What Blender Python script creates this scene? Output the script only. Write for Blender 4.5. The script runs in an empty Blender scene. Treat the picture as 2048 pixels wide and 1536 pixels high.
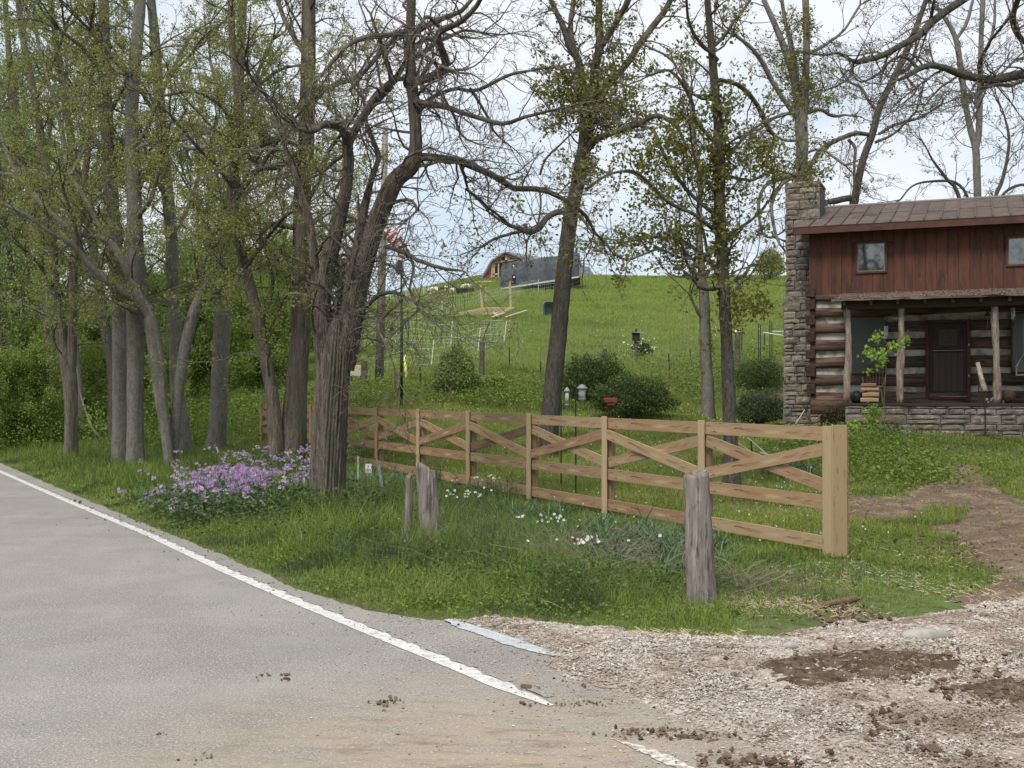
import bpy, math, random
import numpy as np
from mathutils import Vector
random.seed(7)
rng = np.random.default_rng(11)
R = math.radians
scene = bpy.context.scene
COL = scene.collection
# ------------------------------------------------------------------ camera
F = 2313.0; YS = 1.5; CX, CY, HOR = 1024.0, 768.0, 795.0
CH = 1.6
PITCH = math.atan((HOR - CY) / F)
cd = bpy.data.cameras.new("camera"); cam = bpy.data.objects.new("camera", cd); COL.objects.link(cam)
cd.sensor_width = 36.0; cd.lens = F / 2048 * 36.0
cd.clip_start = 0.05; cd.clip_end = 2000
cam.location = (0, 0, CH); cam.rotation_euler = (math.pi / 2 + PITCH, 0, 0)
scene.camera = cam
# ------------------------------------------------------------------ world
SUN_EL, SUN_AZ = 55, 205      # azimuth clockwise from +Y (behind-left of the camera)
w = bpy.data.worlds.new("World"); scene.world = w; w.use_nodes = True
nt = w.node_tree; nt.nodes.clear()
out = nt.nodes.new("ShaderNodeOutputWorld"); bg = nt.nodes.new("ShaderNodeBackground")
sky = nt.nodes.new("ShaderNodeTexSky"); sky.sky_type = 'NISHITA'; sky.sun_disc = False
sky.sun_elevation = R(SUN_EL); sky.sun_rotation = R(SUN_AZ)
tc = nt.nodes.new("ShaderNodeTexCoord")
mp = nt.nodes.new("ShaderNodeMapping"); mp.inputs['Scale'].default_value = (1, 1, 2.2)
n1 = nt.nodes.new("ShaderNodeTexNoise"); n1.inputs['Scale'].default_value = 2.6; n1.inputs['Detail'].default_value = 6
n1.inputs['Roughness'].default_value = 0.5
nt.links.new(tc.outputs['Generated'], mp.inputs[0]); nt.links.new(mp.outputs[0], n1.inputs['Vector'])
cr = nt.nodes.new("ShaderNodeValToRGB")
cr.color_ramp.elements[0].position = 0.36; cr.color_ramp.elements[0].color = (5.2, 6.15, 7.0, 1)
cr.color_ramp.elements[1].position = 0.58; cr.color_ramp.elements[1].color = (7.8, 8.0, 8.3, 1)
nt.links.new(n1.outputs[0], cr.inputs[0])
mx = nt.nodes.new("ShaderNodeMix"); mx.data_type = 'RGBA'; mx.inputs['Factor'].default_value = 0.88
nt.links.new(sky.outputs[0], mx.inputs[6]); nt.links.new(cr.outputs[0], mx.inputs[7])
nt.links.new(mx.outputs[2], bg.inputs['Color']); bg.inputs['Strength'].default_value = 0.10
nt.links.new(bg.outputs[0], out.inputs['Surface'])
# ------------------------------------------------------------------ sun (overcast)
sl = bpy.data.lights.new("sun", 'SUN'); sl.energy = 2.3; sl.angle = R(18); sl.color = (1, .96, .9)
so = bpy.data.objects.new("sun", sl); COL.objects.link(so)
az = R(SUN_AZ); el = R(SUN_EL)
sd = Vector((math.sin(az) * math.cos(el), math.cos(az) * math.cos(el), math.sin(el)))
so.rotation_euler = sd.to_track_quat('Z', 'Y').to_euler()
scene.view_settings.view_transform = 'Standard'; scene.view_settings.look = 'None'
scene.view_settings.exposure = 0.42; scene.view_settings.gamma = 1.0
scene.cycles.max_bounces = 6; scene.cycles.transparent_max_bounces = 8
scene.cycles.diffuse_bounces = 3

# ------------------------------------------------------------------ pixel <-> place
cp, sp = math.cos(PITCH), math.sin(PITCH)
def ray(px, py):
    a = (px - CX) / F; b = -(py - CY) / F
    v = np.array([a, cp - sp * b, sp + cp * b]); return v
def PT(px, py, Y):
    v = ray(px, py); return np.array([0, 0, CH]) + v * (Y / v[1])
def sstep(a, b, x):
    t = np.clip((x - a) / (b - a), 0, 1); return t * t * (3 - 2 * t)
RP = np.array([.196, 5.96]); RD = np.array([-.5066, .8622]); RN = np.array([.8622, .5066])
def roadc(X, Y):
    return (X - RP[0]) * RD[0] + (Y - RP[1]) * RD[1], (X - RP[0]) * RN[0] + (Y - RP[1]) * RN[1]
PY = [-100, 11.5, 15, 18, 22, 30, 70, 90, 100, 112, 140, 400]
PZ = [0, 0, .3, .7, 1.2, 2.6, 11.5, 15.8, 16.6, 16.2, 13, 5]
KA = [-2, -.66, -.31, -.21, -.13, -.04, .3, .6, 2]
KK = [.12, .28, .60, .76, .90, 1.0, 1.0, .93, .8]
def H(X, Y):
    X = np.asarray(X, float); Y = np.asarray(Y, float); Yr = Y; Y = Y / YS
    z = np.interp(Y, PY, PZ)
    z2 = (np.interp(Y - 1.5, PY, PZ) + np.interp(Y + 1.5, PY, PZ) + 2 * z) / 4
    a = X / np.maximum(Y, 4)
    k = np.interp(a, KA, KK)
    z = z2 * k
    wz = sstep(4.6, 6.6, X) * (1 - sstep(25, 33, Y))
    z = z * (1 - wz) + np.minimum(z, .70) * wz
    s, q = roadc(X, Yr); q = q / 1.15
    m = sstep(1.2, 7, q)
    z = z * m
    b = .03 * np.sin(X * 1.7 + 1.3 * np.sin(Y * .9)) * np.sin(Y * 1.3 + .7) + .25 * np.sin(X * .21 + 1) * np.sin(Y * .17) * sstep(30, 60, Y)
    z = z + b * sstep(1.6, 4, q)
    return z
def G(px, py):
    v = ray(px, py); o = np.array([0, 0, CH]); t = 1.0
    prev = 1.0
    while t < 450:
        p = o + v * t
        if p[2] < H(p[0], p[1]):
            lo, hi = prev, t
            for _ in range(30):
                m = (lo + hi) / 2; p = o + v * m
                if p[2] < H(p[0], p[1]): hi = m
                else: lo = m
            return o + v * hi
        prev = t; t *= 1.01
    return o + v * 100
def onz(x, y): return float(H(x, y))

# ------------------------------------------------------------------ objects
def tag(o, label=None, cat=None, group=None, kind=None):
    if label: o['label'] = label
    if cat: o['category'] = cat
    if group: o['group'] = group
    if kind: o['kind'] = kind
    return o
def thing(name, label, cat, loc=(0, 0, 0), rz=0, group=None):
    o = bpy.data.objects.new(name, None); COL.objects.link(o); o.location = loc; o.rotation_euler = (0, 0, rz)
    o.empty_display_size = .1
    return tag(o, label, cat, group)
def link(name, me, mats, parent=None):
    o = bpy.data.objects.new(name, me); COL.objects.link(o)
    for m in (mats if isinstance(mats, (list, tuple)) else [mats]): me.materials.append(m)
    if parent is not None:
        o.parent = parent
    return o
def tris_mesh(name, V, Fs, rnd=None, matidx=None, smooth=False):
    """V (n,3); Fs list of int arrays (m,k)"""
    me = bpy.data.meshes.new(name)
    V = np.asarray(V, np.float32)
    Fs = [np.asarray(f, np.int32) for f in Fs if len(f)]
    nl = sum(f.size for f in Fs); npoly = sum(len(f) for f in Fs)
    me.vertices.add(len(V)); me.vertices.foreach_set('co', V.ravel())
    me.loops.add(nl); me.loops.foreach_set('vertex_index', np.concatenate([f.ravel() for f in Fs]))
    me.polygons.add(npoly)
    st = []; c = 0
    for f in Fs:
        k = f.shape[1]; st.append(np.arange(len(f), dtype=np.int32) * k + c); c += f.size
    me.polygons.foreach_set('loop_start', np.concatenate(st))
    if matidx is not None: me.polygons.foreach_set('material_index', np.asarray(matidx, np.int32))
    me.polygons.foreach_set('use_smooth', np.full(npoly, bool(smooth)))
    if rnd is not None:
        a = me.attributes.new('rnd', 'FLOAT', 'POINT'); a.data.foreach_set('value', np.asarray(rnd, np.float32))
    me.update(calc_edges=True)
    return me
class MB:
    """collects solid pieces into one mesh"""
    def __init__(s): s.V = []; s.Q = []; s.T = []; s.r = []; s.n = 0
    def add(s, V, Q=(), T=(), rnd=None):
        V = np.asarray(V, float)
        if len(Q): s.Q.append(np.asarray(Q) + s.n)
        if len(T): s.T.append(np.asarray(T) + s.n)
        s.V.append(V); s.r.append(np.full(len(V), random.random() if rnd is None else rnd)); s.n += len(V); return s
    def box(s, x0, x1, y0, y1, z0, z1, rnd=None, jit=0, rot=None):
        V = np.array([(x, y, z) for z in (z0, z1) for y in (y0, y1) for x in (x0, x1)], float)
        if jit: V += rng.uniform(-jit, jit, V.shape)
        if rot is not None:
            c = V.mean(0); V = (V - c) @ rot.T + c
        return s.add(V, [(0, 2, 3, 1), (4, 5, 7, 6), (0, 1, 5, 4), (1, 3, 7, 5), (3, 2, 6, 7), (2, 0, 4, 6)], rnd=rnd)
    def bar(s, a, b, w, h, up=(0, 0, 1), rnd=None):
        """rectangular bar from a to b; w across, h along up"""
        a = np.array(a, float); b = np.array(b, float); t = b - a; t /= np.linalg.norm(t)
        u = np.cross(t, up); u /= np.linalg.norm(u); v = np.cross(u, t)
        V = []
        for p in (a, b):
            for i, j in ((-1, -1), (1, -1), (1, 1), (-1, 1)): V.append(p + u * i * w / 2 + v * j * h / 2)
        return s.add(V, [(0, 1, 2, 3), (7, 6, 5, 4), (0, 4, 5, 1), (1, 5, 6, 2), (2, 6, 7, 3), (3, 7, 4, 0)], rnd=rnd)
    def tube(s, pts, rad, sides=8, rnd=None, caps=True):
        P = np.array(pts, float)[None]; r = np.array(rad, float)
        if r.ndim == 0: r = np.full(P.shape[1], float(r))
        V, Q = tube_batch(P, r[None], sides); n = P.shape[1]
        T = []
        if caps:
            V = np.vstack([V, P[0, 0], P[0, -1]]); m = n * sides
            for i in range(sides):
                j = (i + 1) % sides
                T.append((m, j, i)); T.append((m + 1, (n - 1) * sides + i, (n - 1) * sides + j))
        return s.add(V, Q, T, rnd=rnd)
    def ball(s, c, r, rnd=None, seg=12, rings=8, jit=0):
        r = np.array([r, r, r], float) if np.ndim(r) == 0 else np.array(r, float)
        V = [(0, 0, 1)]
        for i in range(1, rings):
            t = math.pi * i / rings
            for j in range(seg):
                p = 2 * math.pi * j / seg; V.append((math.sin(t) * math.cos(p), math.sin(t) * math.sin(p), math.cos(t)))
        V.append((0, 0, -1)); V = np.array(V)
        if jit: V *= 1 + rng.uniform(-jit, jit, (len(V), 1))
        Q = []; T = []
        for j in range(seg):
            k = (j + 1) % seg; T.append((0, 1 + j, 1 + k)); b = 1 + (rings - 2) * seg
            T.append((len(V) - 1, b + k, b + j))
            for i in range(rings - 2):
                a = 1 + i * seg; Q.append((a + j, a + seg + j, a + seg + k, a + k))
        return s.add(V * r + np.array(c, float), Q, T, rnd=rnd)
    def lathe(s, prof, c=(0, 0, 0), seg=16, rnd=None):
        V = []; Q = []
        for (r, z) in prof:
            for j in range(seg):
                p = 2 * math.pi * j / seg; V.append((c[0] + r * math.cos(p), c[1] + r * math.sin(p), c[2] + z))
        for i in range(len(prof) - 1):
            for j in range(seg):
                k = (j + 1) % seg; Q.append((i * seg + j, i * seg + k, (i + 1) * seg + k, (i + 1) * seg + j))
        return s.add(V, Q, rnd=rnd)
    def build(s, name, mats, parent=None, smooth=False, bevel=0):
        F_ = []
        if s.Q: F_.append(np.vstack(s.Q))
        if s.T: F_.append(np.vstack(s.T))
        me = tris_mesh(name, np.vstack(s.V), F_, rnd=np.concatenate(s.r), smooth=smooth)
        o = link(name, me, mats, parent)
        if bevel:
            m = o.modifiers.new('bevel', 'BEVEL'); m.width = bevel; m.segments = 2; m.limit_method = 'ANGLE'
        return o
def tube_batch(P, r, sides, prof=None):
    """P (B,n,3), r (B,n) -> verts, quads; prof optional (B,n,sides) radius factor"""
    B, n, _ = P.shape
    T = np.empty_like(P); T[:, 1:-1] = P[:, 2:] - P[:, :-2]; T[:, 0] = P[:, 1] - P[:, 0]; T[:, -1] = P[:, -1] - P[:, -2]
    T /= np.linalg.norm(T, axis=2, keepdims=True) + 1e-9
    av = P[:, -1] - P[:, 0]; av /= np.linalg.norm(av, axis=1, keepdims=True) + 1e-9
    ref = np.where(np.abs(av[:, 2:3]) < .7, np.array([[0, 0, 1.]]), np.array([[1., 0, 0]]))
    U = ref[:, None] - (ref[:, None] * T).sum(2, keepdims=True) * T
    U /= np.linalg.norm(U, axis=2, keepdims=True) + 1e-9
    W = np.cross(T, U)
    ang = np.arange(sides) * 2 * math.pi / sides
    rr = r[:, :, None] * (prof if prof is not None else 1.0) * np.ones(sides)
    V = P[:, :, None] + rr[..., None] * (np.cos(ang)[:, None] * U[:, :, None] + np.sin(ang)[:, None] * W[:, :, None])
    V = V.reshape(-1, 3)
    i = np.arange(n - 1)[:, None] * sides; j = np.arange(sides)[None]; k = (j + 1) % sides
    q = np.stack([i + j, i + k, i + sides + k, i + sides + j], -1).reshape(-1, 4)
    Q = (q[None] + (np.arange(B) * n * sides)[:, None, None]).reshape(-1, 4)
    return V, Q

# ------------------------------------------------------------------ materials
MATS = {}
def mat(name, base, var=None, rough=.8, metal=0, nscale=4.0, stretch=(1, 1, 1), bump=0, bscale=30, rndmix=0, rndcol=None, spec=.3,
        trans=0, detail=5, coord='Object', extra=None, bdist=.01):
    """base colour, optional var colour mixed in by noise, optional rndcol mixed in by the per-piece 'rnd' attribute"""
    if name in MATS: return MATS[name]
    m = bpy.data.materials.new(name); m.use_nodes = True; nt = m.node_tree; N = nt.nodes; L = nt.links
    b = N['Principled BSDF']; b.inputs['Roughness'].default_value = rough; b.inputs['Metallic'].default_value = metal
    b.inputs['Specular IOR Level'].default_value = spec
    rgb = N.new('ShaderNodeRGB'); rgb.outputs[0].default_value = (*base, 1); c = rgb.outputs[0]
    tcn = N.new('ShaderNodeTexCoord'); mpn = N.new('ShaderNodeMapping'); mpn.inputs['Scale'].default_value = stretch
    L.new(tcn.outputs[coord], mpn.inputs[0])
    def mixc(c1, col, fac):
        mm = N.new('ShaderNodeMix'); mm.data_type = 'RGBA'; L.new(fac, mm.inputs[0]); L.new(c1, mm.inputs[6]); mm.inputs[7].default_value = (*col, 1)
        return mm.outputs[2]
    at = None
    if rndcol is not None or rndmix:
        at = N.new('ShaderNodeAttribute'); at.attribute_name = 'rnd'
    if rndcol is not None:
        cols = rndcol if isinstance(rndcol, list) else [rndcol]
        rp = N.new('ShaderNodeValToRGB'); rp.color_ramp.interpolation = 'LINEAR'
        al = [base] + cols
        rp.color_ramp.elements[0].color = (*al[0], 1); rp.color_ramp.elements[1].color = (*al[-1], 1)
        for i, cc in enumerate(al[1:-1]):
            e = rp.color_ramp.elements.new((i + 1) / (len(al) - 1)); e.color = (*cc, 1)
        L.new(at.outputs['Fac'], rp.inputs[0]); c = rp.outputs[0]
    if var is not None:
        vs = var if isinstance(var, list) else [(var, nscale, .4, .65)]
        for (vc, sc, lo, hi) in vs:
            nz = N.new('ShaderNodeTexNoise'); nz.inputs['Scale'].default_value = sc; nz.inputs['Detail'].default_value = detail
            nz.inputs['Roughness'].default_value = .6
            L.new(mpn.outputs[0], nz.inputs['Vector'])
            mr = N.new('ShaderNodeMapRange'); mr.inputs[1].default_value = lo; mr.inputs[2].default_value = hi
            L.new(nz.outputs[0], mr.inputs[0]); c = mixc(c, vc, mr.outputs[0])
    L.new(c, b.inputs['Base Color'])
    if bump:
        nz = N.new('ShaderNodeTexNoise'); nz.inputs['Scale'].default_value = bscale; nz.inputs['Detail'].default_value = 4
        L.new(mpn.outputs[0], nz.inputs['Vector'])
        bp = N.new('ShaderNodeBump'); bp.inputs['Strength'].default_value = bump; bp.inputs['Distance'].default_value = bdist
        L.new(nz.outputs[0], bp.inputs['Height']); L.new(bp.outputs[0], b.inputs['Normal'])
    if trans:
        tr = N.new('ShaderNodeBsdfTranslucent'); L.new(c, tr.inputs[0]); ms = N.new('ShaderNodeMixShader'); ms.inputs[0].default_value = trans
        L.new(b.outputs[0], ms.inputs[1]); L.new(tr.outputs[0], ms.inputs[2])
        L.new(ms.outputs[0], N['Material Output'].inputs['Surface'])
    MATS[name] = m
    return m

def inpoly(X, Y, poly):
    X = np.asarray(X); Y = np.asarray(Y); c = np.zeros(X.shape, bool); n = len(poly)
    d = np.full(X.shape, 1e9)
    for i in range(n):
        x0, y0 = poly[i]; x1, y1 = poly[(i + 1) % n]
        cond = ((y0 > Y) != (y1 > Y)) & (X < (x1 - x0) * (Y - y0) / (y1 - y0 + 1e-12) + x0)
        c ^= cond
        dx, dy = x1 - x0, y1 - y0; t = np.clip(((X - x0) * dx + (Y - y0) * dy) / (dx * dx + dy * dy + 1e-12), 0, 1)
        d = np.minimum(d, np.hypot(X - x0 - t * dx, Y - y0 - t * dy))
    return np.where(c, d, -d)      # signed: positive inside
def wob(X, Y, s=1.0):
    return (np.sin(X * 3.1 * s + 2 * np.sin(Y * 2.3 * s)) + np.sin(Y * 4.7 * s + 1.7 * np.sin(X * 3.9 * s)) + .6 * np.sin(X * 11 * s + Y * 7 * s) + .5 * np.sin(Y * 17 * s - X * 13 * s)) / 3.1
def pix_poly(L): return [tuple(G(x, y)[:2]) for x, y in L]
# ================================================================== GROUND AND ROAD
edge_px = [(0, 926), (150, 990), (300, 1052), (450, 1112), (600, 1180), (740, 1222), (885, 1243), (1000, 1275), (1100, 1310), (1250, 1388), (1400, 1450), (1620, 1536), (1900, 1700)]
def flat(px, py):
    v = ray(px, py); t = -CH / v[2]; return np.array([0, 0, CH]) + v * t
ed = np.array([roadc(*flat(x, y)[:2]) for x, y in edge_px]); ed = ed[np.argsort(ed[:, 0])]
def edge_q(s): return np.interp(s, ed[:, 0], ed[:, 1])
GRAVEL = [tuple(flat(x, y)[:2]) for x, y in [(885, 1238), (980, 1240), (1100, 1252), (1240, 1265), (1400, 1278), (1560, 1272), (1720, 1250), (1850, 1232), (1960, 1212), (2048, 1195), (2400, 1180)]] + [(7, 3.0), (4, -1.5), (1, -6), (-1.0, 0), (.6, 3.9)] + \
    [tuple(flat(x, y)[:2]) for x, y in [(1620, 1545), (1400, 1456), (1250, 1394), (1100, 1316)]]
MUD = [tuple(G(x, y)[:2]) for x, y in [(1900, 925), (1960, 935), (2000, 985), (2048, 1010), (2300, 1000), (2400, 1180), (2048, 1215), (1960, 1205), (1985, 1150), (1960, 1112), (1885, 1085), (1880, 1050), (1830, 1035), (1700, 1040), (1640, 1010), (1690, 990), (1790, 995), (1880, 960)]]
BARE = [tuple(G(x, y)[:2]) for x, y in [(1440, 1190), (1500, 1140), (1700, 1118), (1850, 1150), (1950, 1215), (1720, 1262), (1560, 1268), (1460, 1240)]]
GISL = [tuple(G(x, y)[:2]) for x, y in [(1780, 1045), (1850, 1012), (1960, 1015), (1940, 1050), (1830, 1060)]]
def grav_d(X, Y): return inpoly(X, Y, GRAVEL) + .16 * wob(X, Y)
def mud_d(X, Y): return np.minimum(inpoly(X, Y, MUD) + .22 * wob(X, Y, .8), .1 - inpoly(X, Y, GISL))

m_ground = mat('soil_and_turf', (.09, .115, .04), var=[((.16, .125, .08), 1.3, .44, .58), ((.12, .17, .045), .35, .4, .7), ((.05, .055, .025), 9, .5, .7)], rough=.95, bump=.6, bscale=25, bdist=.03, spec=.1)
def axis(lo, hi, fine_lo, fine_hi, f, grow=1.06, cap=4):
    a = list(np.arange(fine_lo, fine_hi, f)); st = f; x = fine_lo
    left = []
    while x > lo: st = min(st * grow, cap); x -= st; left.append(x)
    x = a[-1]; st = f
    while x < hi: st = min(st * grow, cap); x += st; a.append(x)
    return np.array(left[::-1] + a)
xs = axis(-260, 260, -12, 12, .13); ys = axis(-60, 620, 3, 33, .15)
X, Y = np.meshgrid(xs, ys); Z = H(X, Y)
s_, q_ = roadc(X, Y); eq = edge_q(s_)
inroad = (q_ < eq - .02) & (q_ > -7.6)
Z = np.where(inroad, -.10, Z - .0)
Z = np.where((q_ > eq - .05) & (q_ < eq + .25) & ~inroad, -.015, Z)
V = np.stack([X, Y, Z], -1).reshape(-1, 3)
nx, ny = len(xs), len(ys)
i = (np.arange(ny - 1)[:, None] * nx + np.arange(nx - 1)[None]).ravel()
me = tris_mesh('ground', V, [np.stack([i, i + 1, i + nx + 1, i + nx], -1)], smooth=True)
tag(link('ground', me, m_ground), kind='structure')

# road -------------------------------------------------------------
def road_material():
    m = bpy.data.materials.new('asphalt'); m.use_nodes = True; N = m.node_tree.nodes; L = m.node_tree.links; b = N['Principled BSDF']
    b.inputs['Roughness'].default_value = .9; b.inputs['Specular IOR Level'].default_value = .25
    tc = N.new('ShaderNodeTexCoord')
    def noise(sc, det=4, ro=.6, st=(1, 1, 1), loc=(0, 0, 0)):
        mp = N.new('ShaderNodeMapping'); mp.inputs['Scale'].default_value = st; mp.inputs['Location'].default_value = loc
        L.new(tc.outputs['Object'], mp.inputs[0])
        n = N.new('ShaderNodeTexNoise'); n.inputs['Scale'].default_value = sc; n.inputs['Detail'].default_value = det; n.inputs['Roughness'].default_value = ro
        L.new(mp.outputs[0], n.inputs['Vector']); return n.outputs[0]
    def rng_(x, a, b_, c=0, d=1):
        r = N.new('ShaderNodeMapRange'); r.inputs[1].default_value = a; r.inputs[2].default_value = b_; r.inputs[3].default_value = c; r.inputs[4].default_value = d
        L.new(x, r.inputs[0]); return r.outputs[0]
    def mix(f, a, c):
        mm = N.new('ShaderNodeMix'); mm.data_type = 'RGBA'
        L.new(f, mm.inputs[0])
        if isinstance(a, tuple): mm.inputs[6].default_value = (*a, 1)
        else: L.new(a, mm.inputs[6])
        if isinstance(c, tuple): mm.inputs[7].default_value = (*c, 1)
        else: L.new(c, mm.inputs[7])
        return mm.outputs[2]
    def mul(a, b_):
        q = N.new('ShaderNodeMath'); q.operation = 'MULTIPLY'; L.new(a, q.inputs[0]); L.new(b_, q.inputs[1]); return q.outputs[0]
    c = mix(rng_(noise(.6, 5), .35, .65), (.29, .264, .234), (.36, .332, .298))
    c = mix(rng_(noise(95, 3, .75), .36, .58), (.10, .092, .082), c)          # aggregate
    c = mix(rng_(noise(62, 3, .8), .56, .64), c, (.58, .54, .49)); c = mix(rng_(noise(26, 4, .8), .56, .70, 0, .55), c, (.17, .155, .14)); c = mix(rng_(noise(1.3, 6, .72, (1, 1, 1), (7, 1, 0)), .46, .66, 0, .35), c, (.39, .35, .31)); c = mix(rng_(noise(.9, 5, .7, (1, 1, 1), (2, 8, 0)), .50, .64, 0, .35), c, (.26, .255, .215)); c = mix(rng_(noise(5, 6, .8, (1, 1, 1), (3, 1, 0)), .60, .72, 0, .5), c, (.16, .15, .13))
    c = mix(rng_(noise(1.6, 5, .7, (1, 1, 1), (5, 3, 0)), .62, .78, 0, .5), c, (.16, .15, .14))
    # dirt tracked onto the road by the driveway: an area of the place round (0.3, 2.7)
    vm = N.new('ShaderNodeVectorMath'); vm.operation = 'DISTANCE'; mp = N.new('ShaderNodeMapping'); mp.inputs['Scale'].default_value = (.55, .62, 1)
    L.new(tc.outputs['Object'], mp.inputs[0]); L.new(mp.outputs[0], vm.inputs[0]); vm.inputs[1].default_value = (.05, 3.05, 0)
    area = rng_(vm.outputs['Value'], .35, 1.35, 1, 0)
    tr = mul(area, rng_(noise(3.2, 7, .72, (.45, 1.5, 1)), .32, .60))
    c = mix(rng_(tr, 0, 1, 0, .85), c, (.37, .29, .205))
    tr2 = mul(area, rng_(noise(7, 7, .75, (.5, 1.4, 1), (9, 2, 0)), .50, .68))
    c = mix(tr2, c, (.20, .145, .10))
    tr3 = mul(area, rng_(noise(40, 3, .7), .60, .68))
    c = mix(tr3, c, (.50, .45, .38))
    L.new(c, b.inputs['Base Color'])
    bp = N.new('ShaderNodeBump'); bp.inputs['Strength'].default_value = .5; bp.inputs['Distance'].default_value = .004; L.new(noise(170, 2), bp.inputs['Height']); L.new(bp.outputs[0], b.inputs['Normal'])
    return m
def strip(name, ss, qa, qb, z, m, nq=2):
    V = []
    for s, a, b in zip(ss, qa, qb):
        for k in range(nq):
            q = a + (b - a) * k / (nq - 1); V.append((RP[0] + RD[0] * s + RN[0] * q, RP[1] + RD[1] * s + RN[1] * q, z))
    n = len(ss); Q = [(i * nq + j, i * nq + j + 1, (i + 1) * nq + j + 1, (i + 1) * nq + j) for i in range(n - 1) for j in range(nq - 1)]
    return tag(link(name, tris_mesh(name, V, [Q]), m), kind='structure')
ss = np.concatenate([np.arange(-50, -6, 2.), np.arange(-6, 30, .09), np.arange(30, 130, 2.)])
eqs = edge_q(ss) + .03 * wob(ss * 1.3, ss * 0) + .012 * wob(ss * 9, ss)
m_road = road_material()
strip('road', ss, np.full(len(ss), -7.4), eqs, 0.0, m_road)
m_paint = mat('road_paint', (.66, .65, .62), var=[((.48, .46, .43), 14, .46, .62), ((.28, .265, .24), 60, .55, .66), ((.32, .30, .27), 5, .62, .70)], rough=.7)
# white edge line, its outer side scalloped by the rumble strip
s0, s1 = roadc(*flat(1105, 1412)[:2])[0], 60
sa = np.arange(s0, 33, .03); W = .042
sc_ = np.abs(np.sin(sa * math.pi / .40)) ** .6
qo = W + .046 * sc_ + .006 * wob(sa * 8, sa); fade = np.clip((sa - s0) / .5, 0, 1)
qi = -W + .004 * wob(sa * 6, sa * 3)
qq = np.array([roadc(*flat(x, y)[:2]) for x, y in [(1105, 1414), (1000, 1374), (900, 1331), (750, 1270), (600, 1208), (450, 1143), (300, 1072), (130, 1001), (0, 944)]])
off = np.interp(sa, qq[:, 0], qq[:, 1])
strip('edge_line', sa, off + qi * (.3 + .7 * fade), off + qo * (.3 + .7 * fade), .004, m_paint)
sb = np.arange(33, 90, .5); strip('edge_line', sb, np.full(len(sb), off[-1] - W), np.full(len(sb), off[-1] + W + .03), .004, m_paint)
# rumble grooves beside/through the line: shallow dips read as raised scallop ridges
mbr = MB()
for s in np.arange(s0 + .15, 20, .40):
    o_ = float(np.interp(s, qq[:, 0], qq[:, 1]))
    V = []
    for k in range(7):
        t = k / 6; hh = .005 * math.sin(math.pi * t)
        for q in (o_ + .07, o_ + .13 - .0 * t): V.append((RP[0] + RD[0] * (s + .2 * t) + RN[0] * q, RP[1] + RD[1] * (s + .2 * t) + RN[1] * q, .0045 + hh * (1 if q < o_ + .1 else .2)))
    mbr.add(V, [(2 * i, 2 * i + 1, 2 * i + 3, 2 * i + 2) for i in range(6)])
tag(mbr.build('rumble_strip', m_paint if False else m_road, None, True), kind='structure')
# worn remainder of the line near the camera
fa = [flat(x, y)[:2] for x, y in [(1222, 1478), (1290, 1500), (1362, 1533), (1430, 1570)]]
fs = np.array([roadc(*p) for p in fa]); o2 = np.argsort(fs[:, 0]); fs = fs[o2]
sc2 = np.arange(fs[0, 0], fs[-1, 0], .02)
qc = np.interp(sc2, fs[:, 0], fs[:, 1]); ww = .045 * (1 - .75 * np.clip((wob(sc2 * 5, sc2 * 2) + .1), 0, 1)) * np.clip((fs[-1, 0] - sc2) / .25, .15, 1)
m_worn = mat('worn_paint', (.62, .60, .56), var=[((.34, .28, .21), 25, .45, .58)], rough=.8)
strip('edge_line', sc2, qc - ww, qc + ww, .004, m_worn)
# pale painted strip along the driveway mouth
ps = np.array([roadc(*flat(x, y)[:2]) for x, y in [(893, 1240), (950, 1260), (1010, 1280), (1060, 1297), (1115, 1312)]]); o2 = np.argsort(ps[:, 0]); ps = ps[o2]
sd_ = np.arange(ps[0, 0], ps[-1, 0], .02); qd = np.interp(sd_, ps[:, 0], ps[:, 1]) ; tt = (sd_ - sd_[0]) / (sd_[-1] - sd_[0])
wd = .075 * np.sin(math.pi * np.clip(tt * .9 + .08, 0, 1)) ** .5
m_strip = mat('faded_edge_paint', (.47, .50, .52), var=[((.40, .42, .43), 14, .45, .6), ((.25, .22, .2), 50, .6, .66)], rough=.8)
so_ = strip('edge_paint', sd_, qd - wd + .02 * wob(sd_ * 4, sd_), qd + wd + .01 * wob(sd_ * 3, sd_ * 2), .006, m_strip)

# driveway -----------------------------------------------------------
def patch(name, fn, x0, x1, y0, y1, st, m, amp, lift):
    xs = np.arange(x0, x1, st); ys = np.arange(y0, y1, st); X, Y = np.meshgrid(xs, ys)
    d = fn(X, Y); base = np.maximum(H(X, Y), .0)
    b = amp * (wob(X * 1.1, Y * .9) * .5 + wob(X * 3.3 + 4, Y * 4.1) * .35 + rng.uniform(-.35, .35, X.shape))
    Z = base + np.clip(d * .18, -.06, lift) + b * np.clip(d * 4, 0, 1)
    keep = d > -.12
    V = np.stack([X, Y, Z], -1).reshape(-1, 3); nx, ny = len(xs), len(ys)
    i = (np.arange(ny - 1)[:, None] * nx + np.arange(nx - 1)[None]).ravel(); k = keep.ravel()
    i = i[k[i] & k[i + 1] & k[i + nx] & k[i + nx + 1]]
    Q = np.stack([i, i + 1, i + nx + 1, i + nx], -1); u, inv = np.unique(Q, return_inverse=True)
    return tag(link(name, tris_mesh(name, V[u], [inv.reshape(Q.shape)], smooth=True), m), kind='structure')
m_grav = mat('crushed_limestone', (.42, .36, .31), var=[((.27, .205, .16), 1.1, .45, .61), ((.15, .105, .075), 2.3, .50, .64), ((.58, .53, .47), 22, .52, .66), ((.17, .125, .09), 45, .55, .7)], rough=.95, bump=.8, bscale=60, bdist=.02, spec=.1)
patch('driveway', grav_d, -2, 8.5, -4, 12.3, .045, m_grav, .020, .045)
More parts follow.
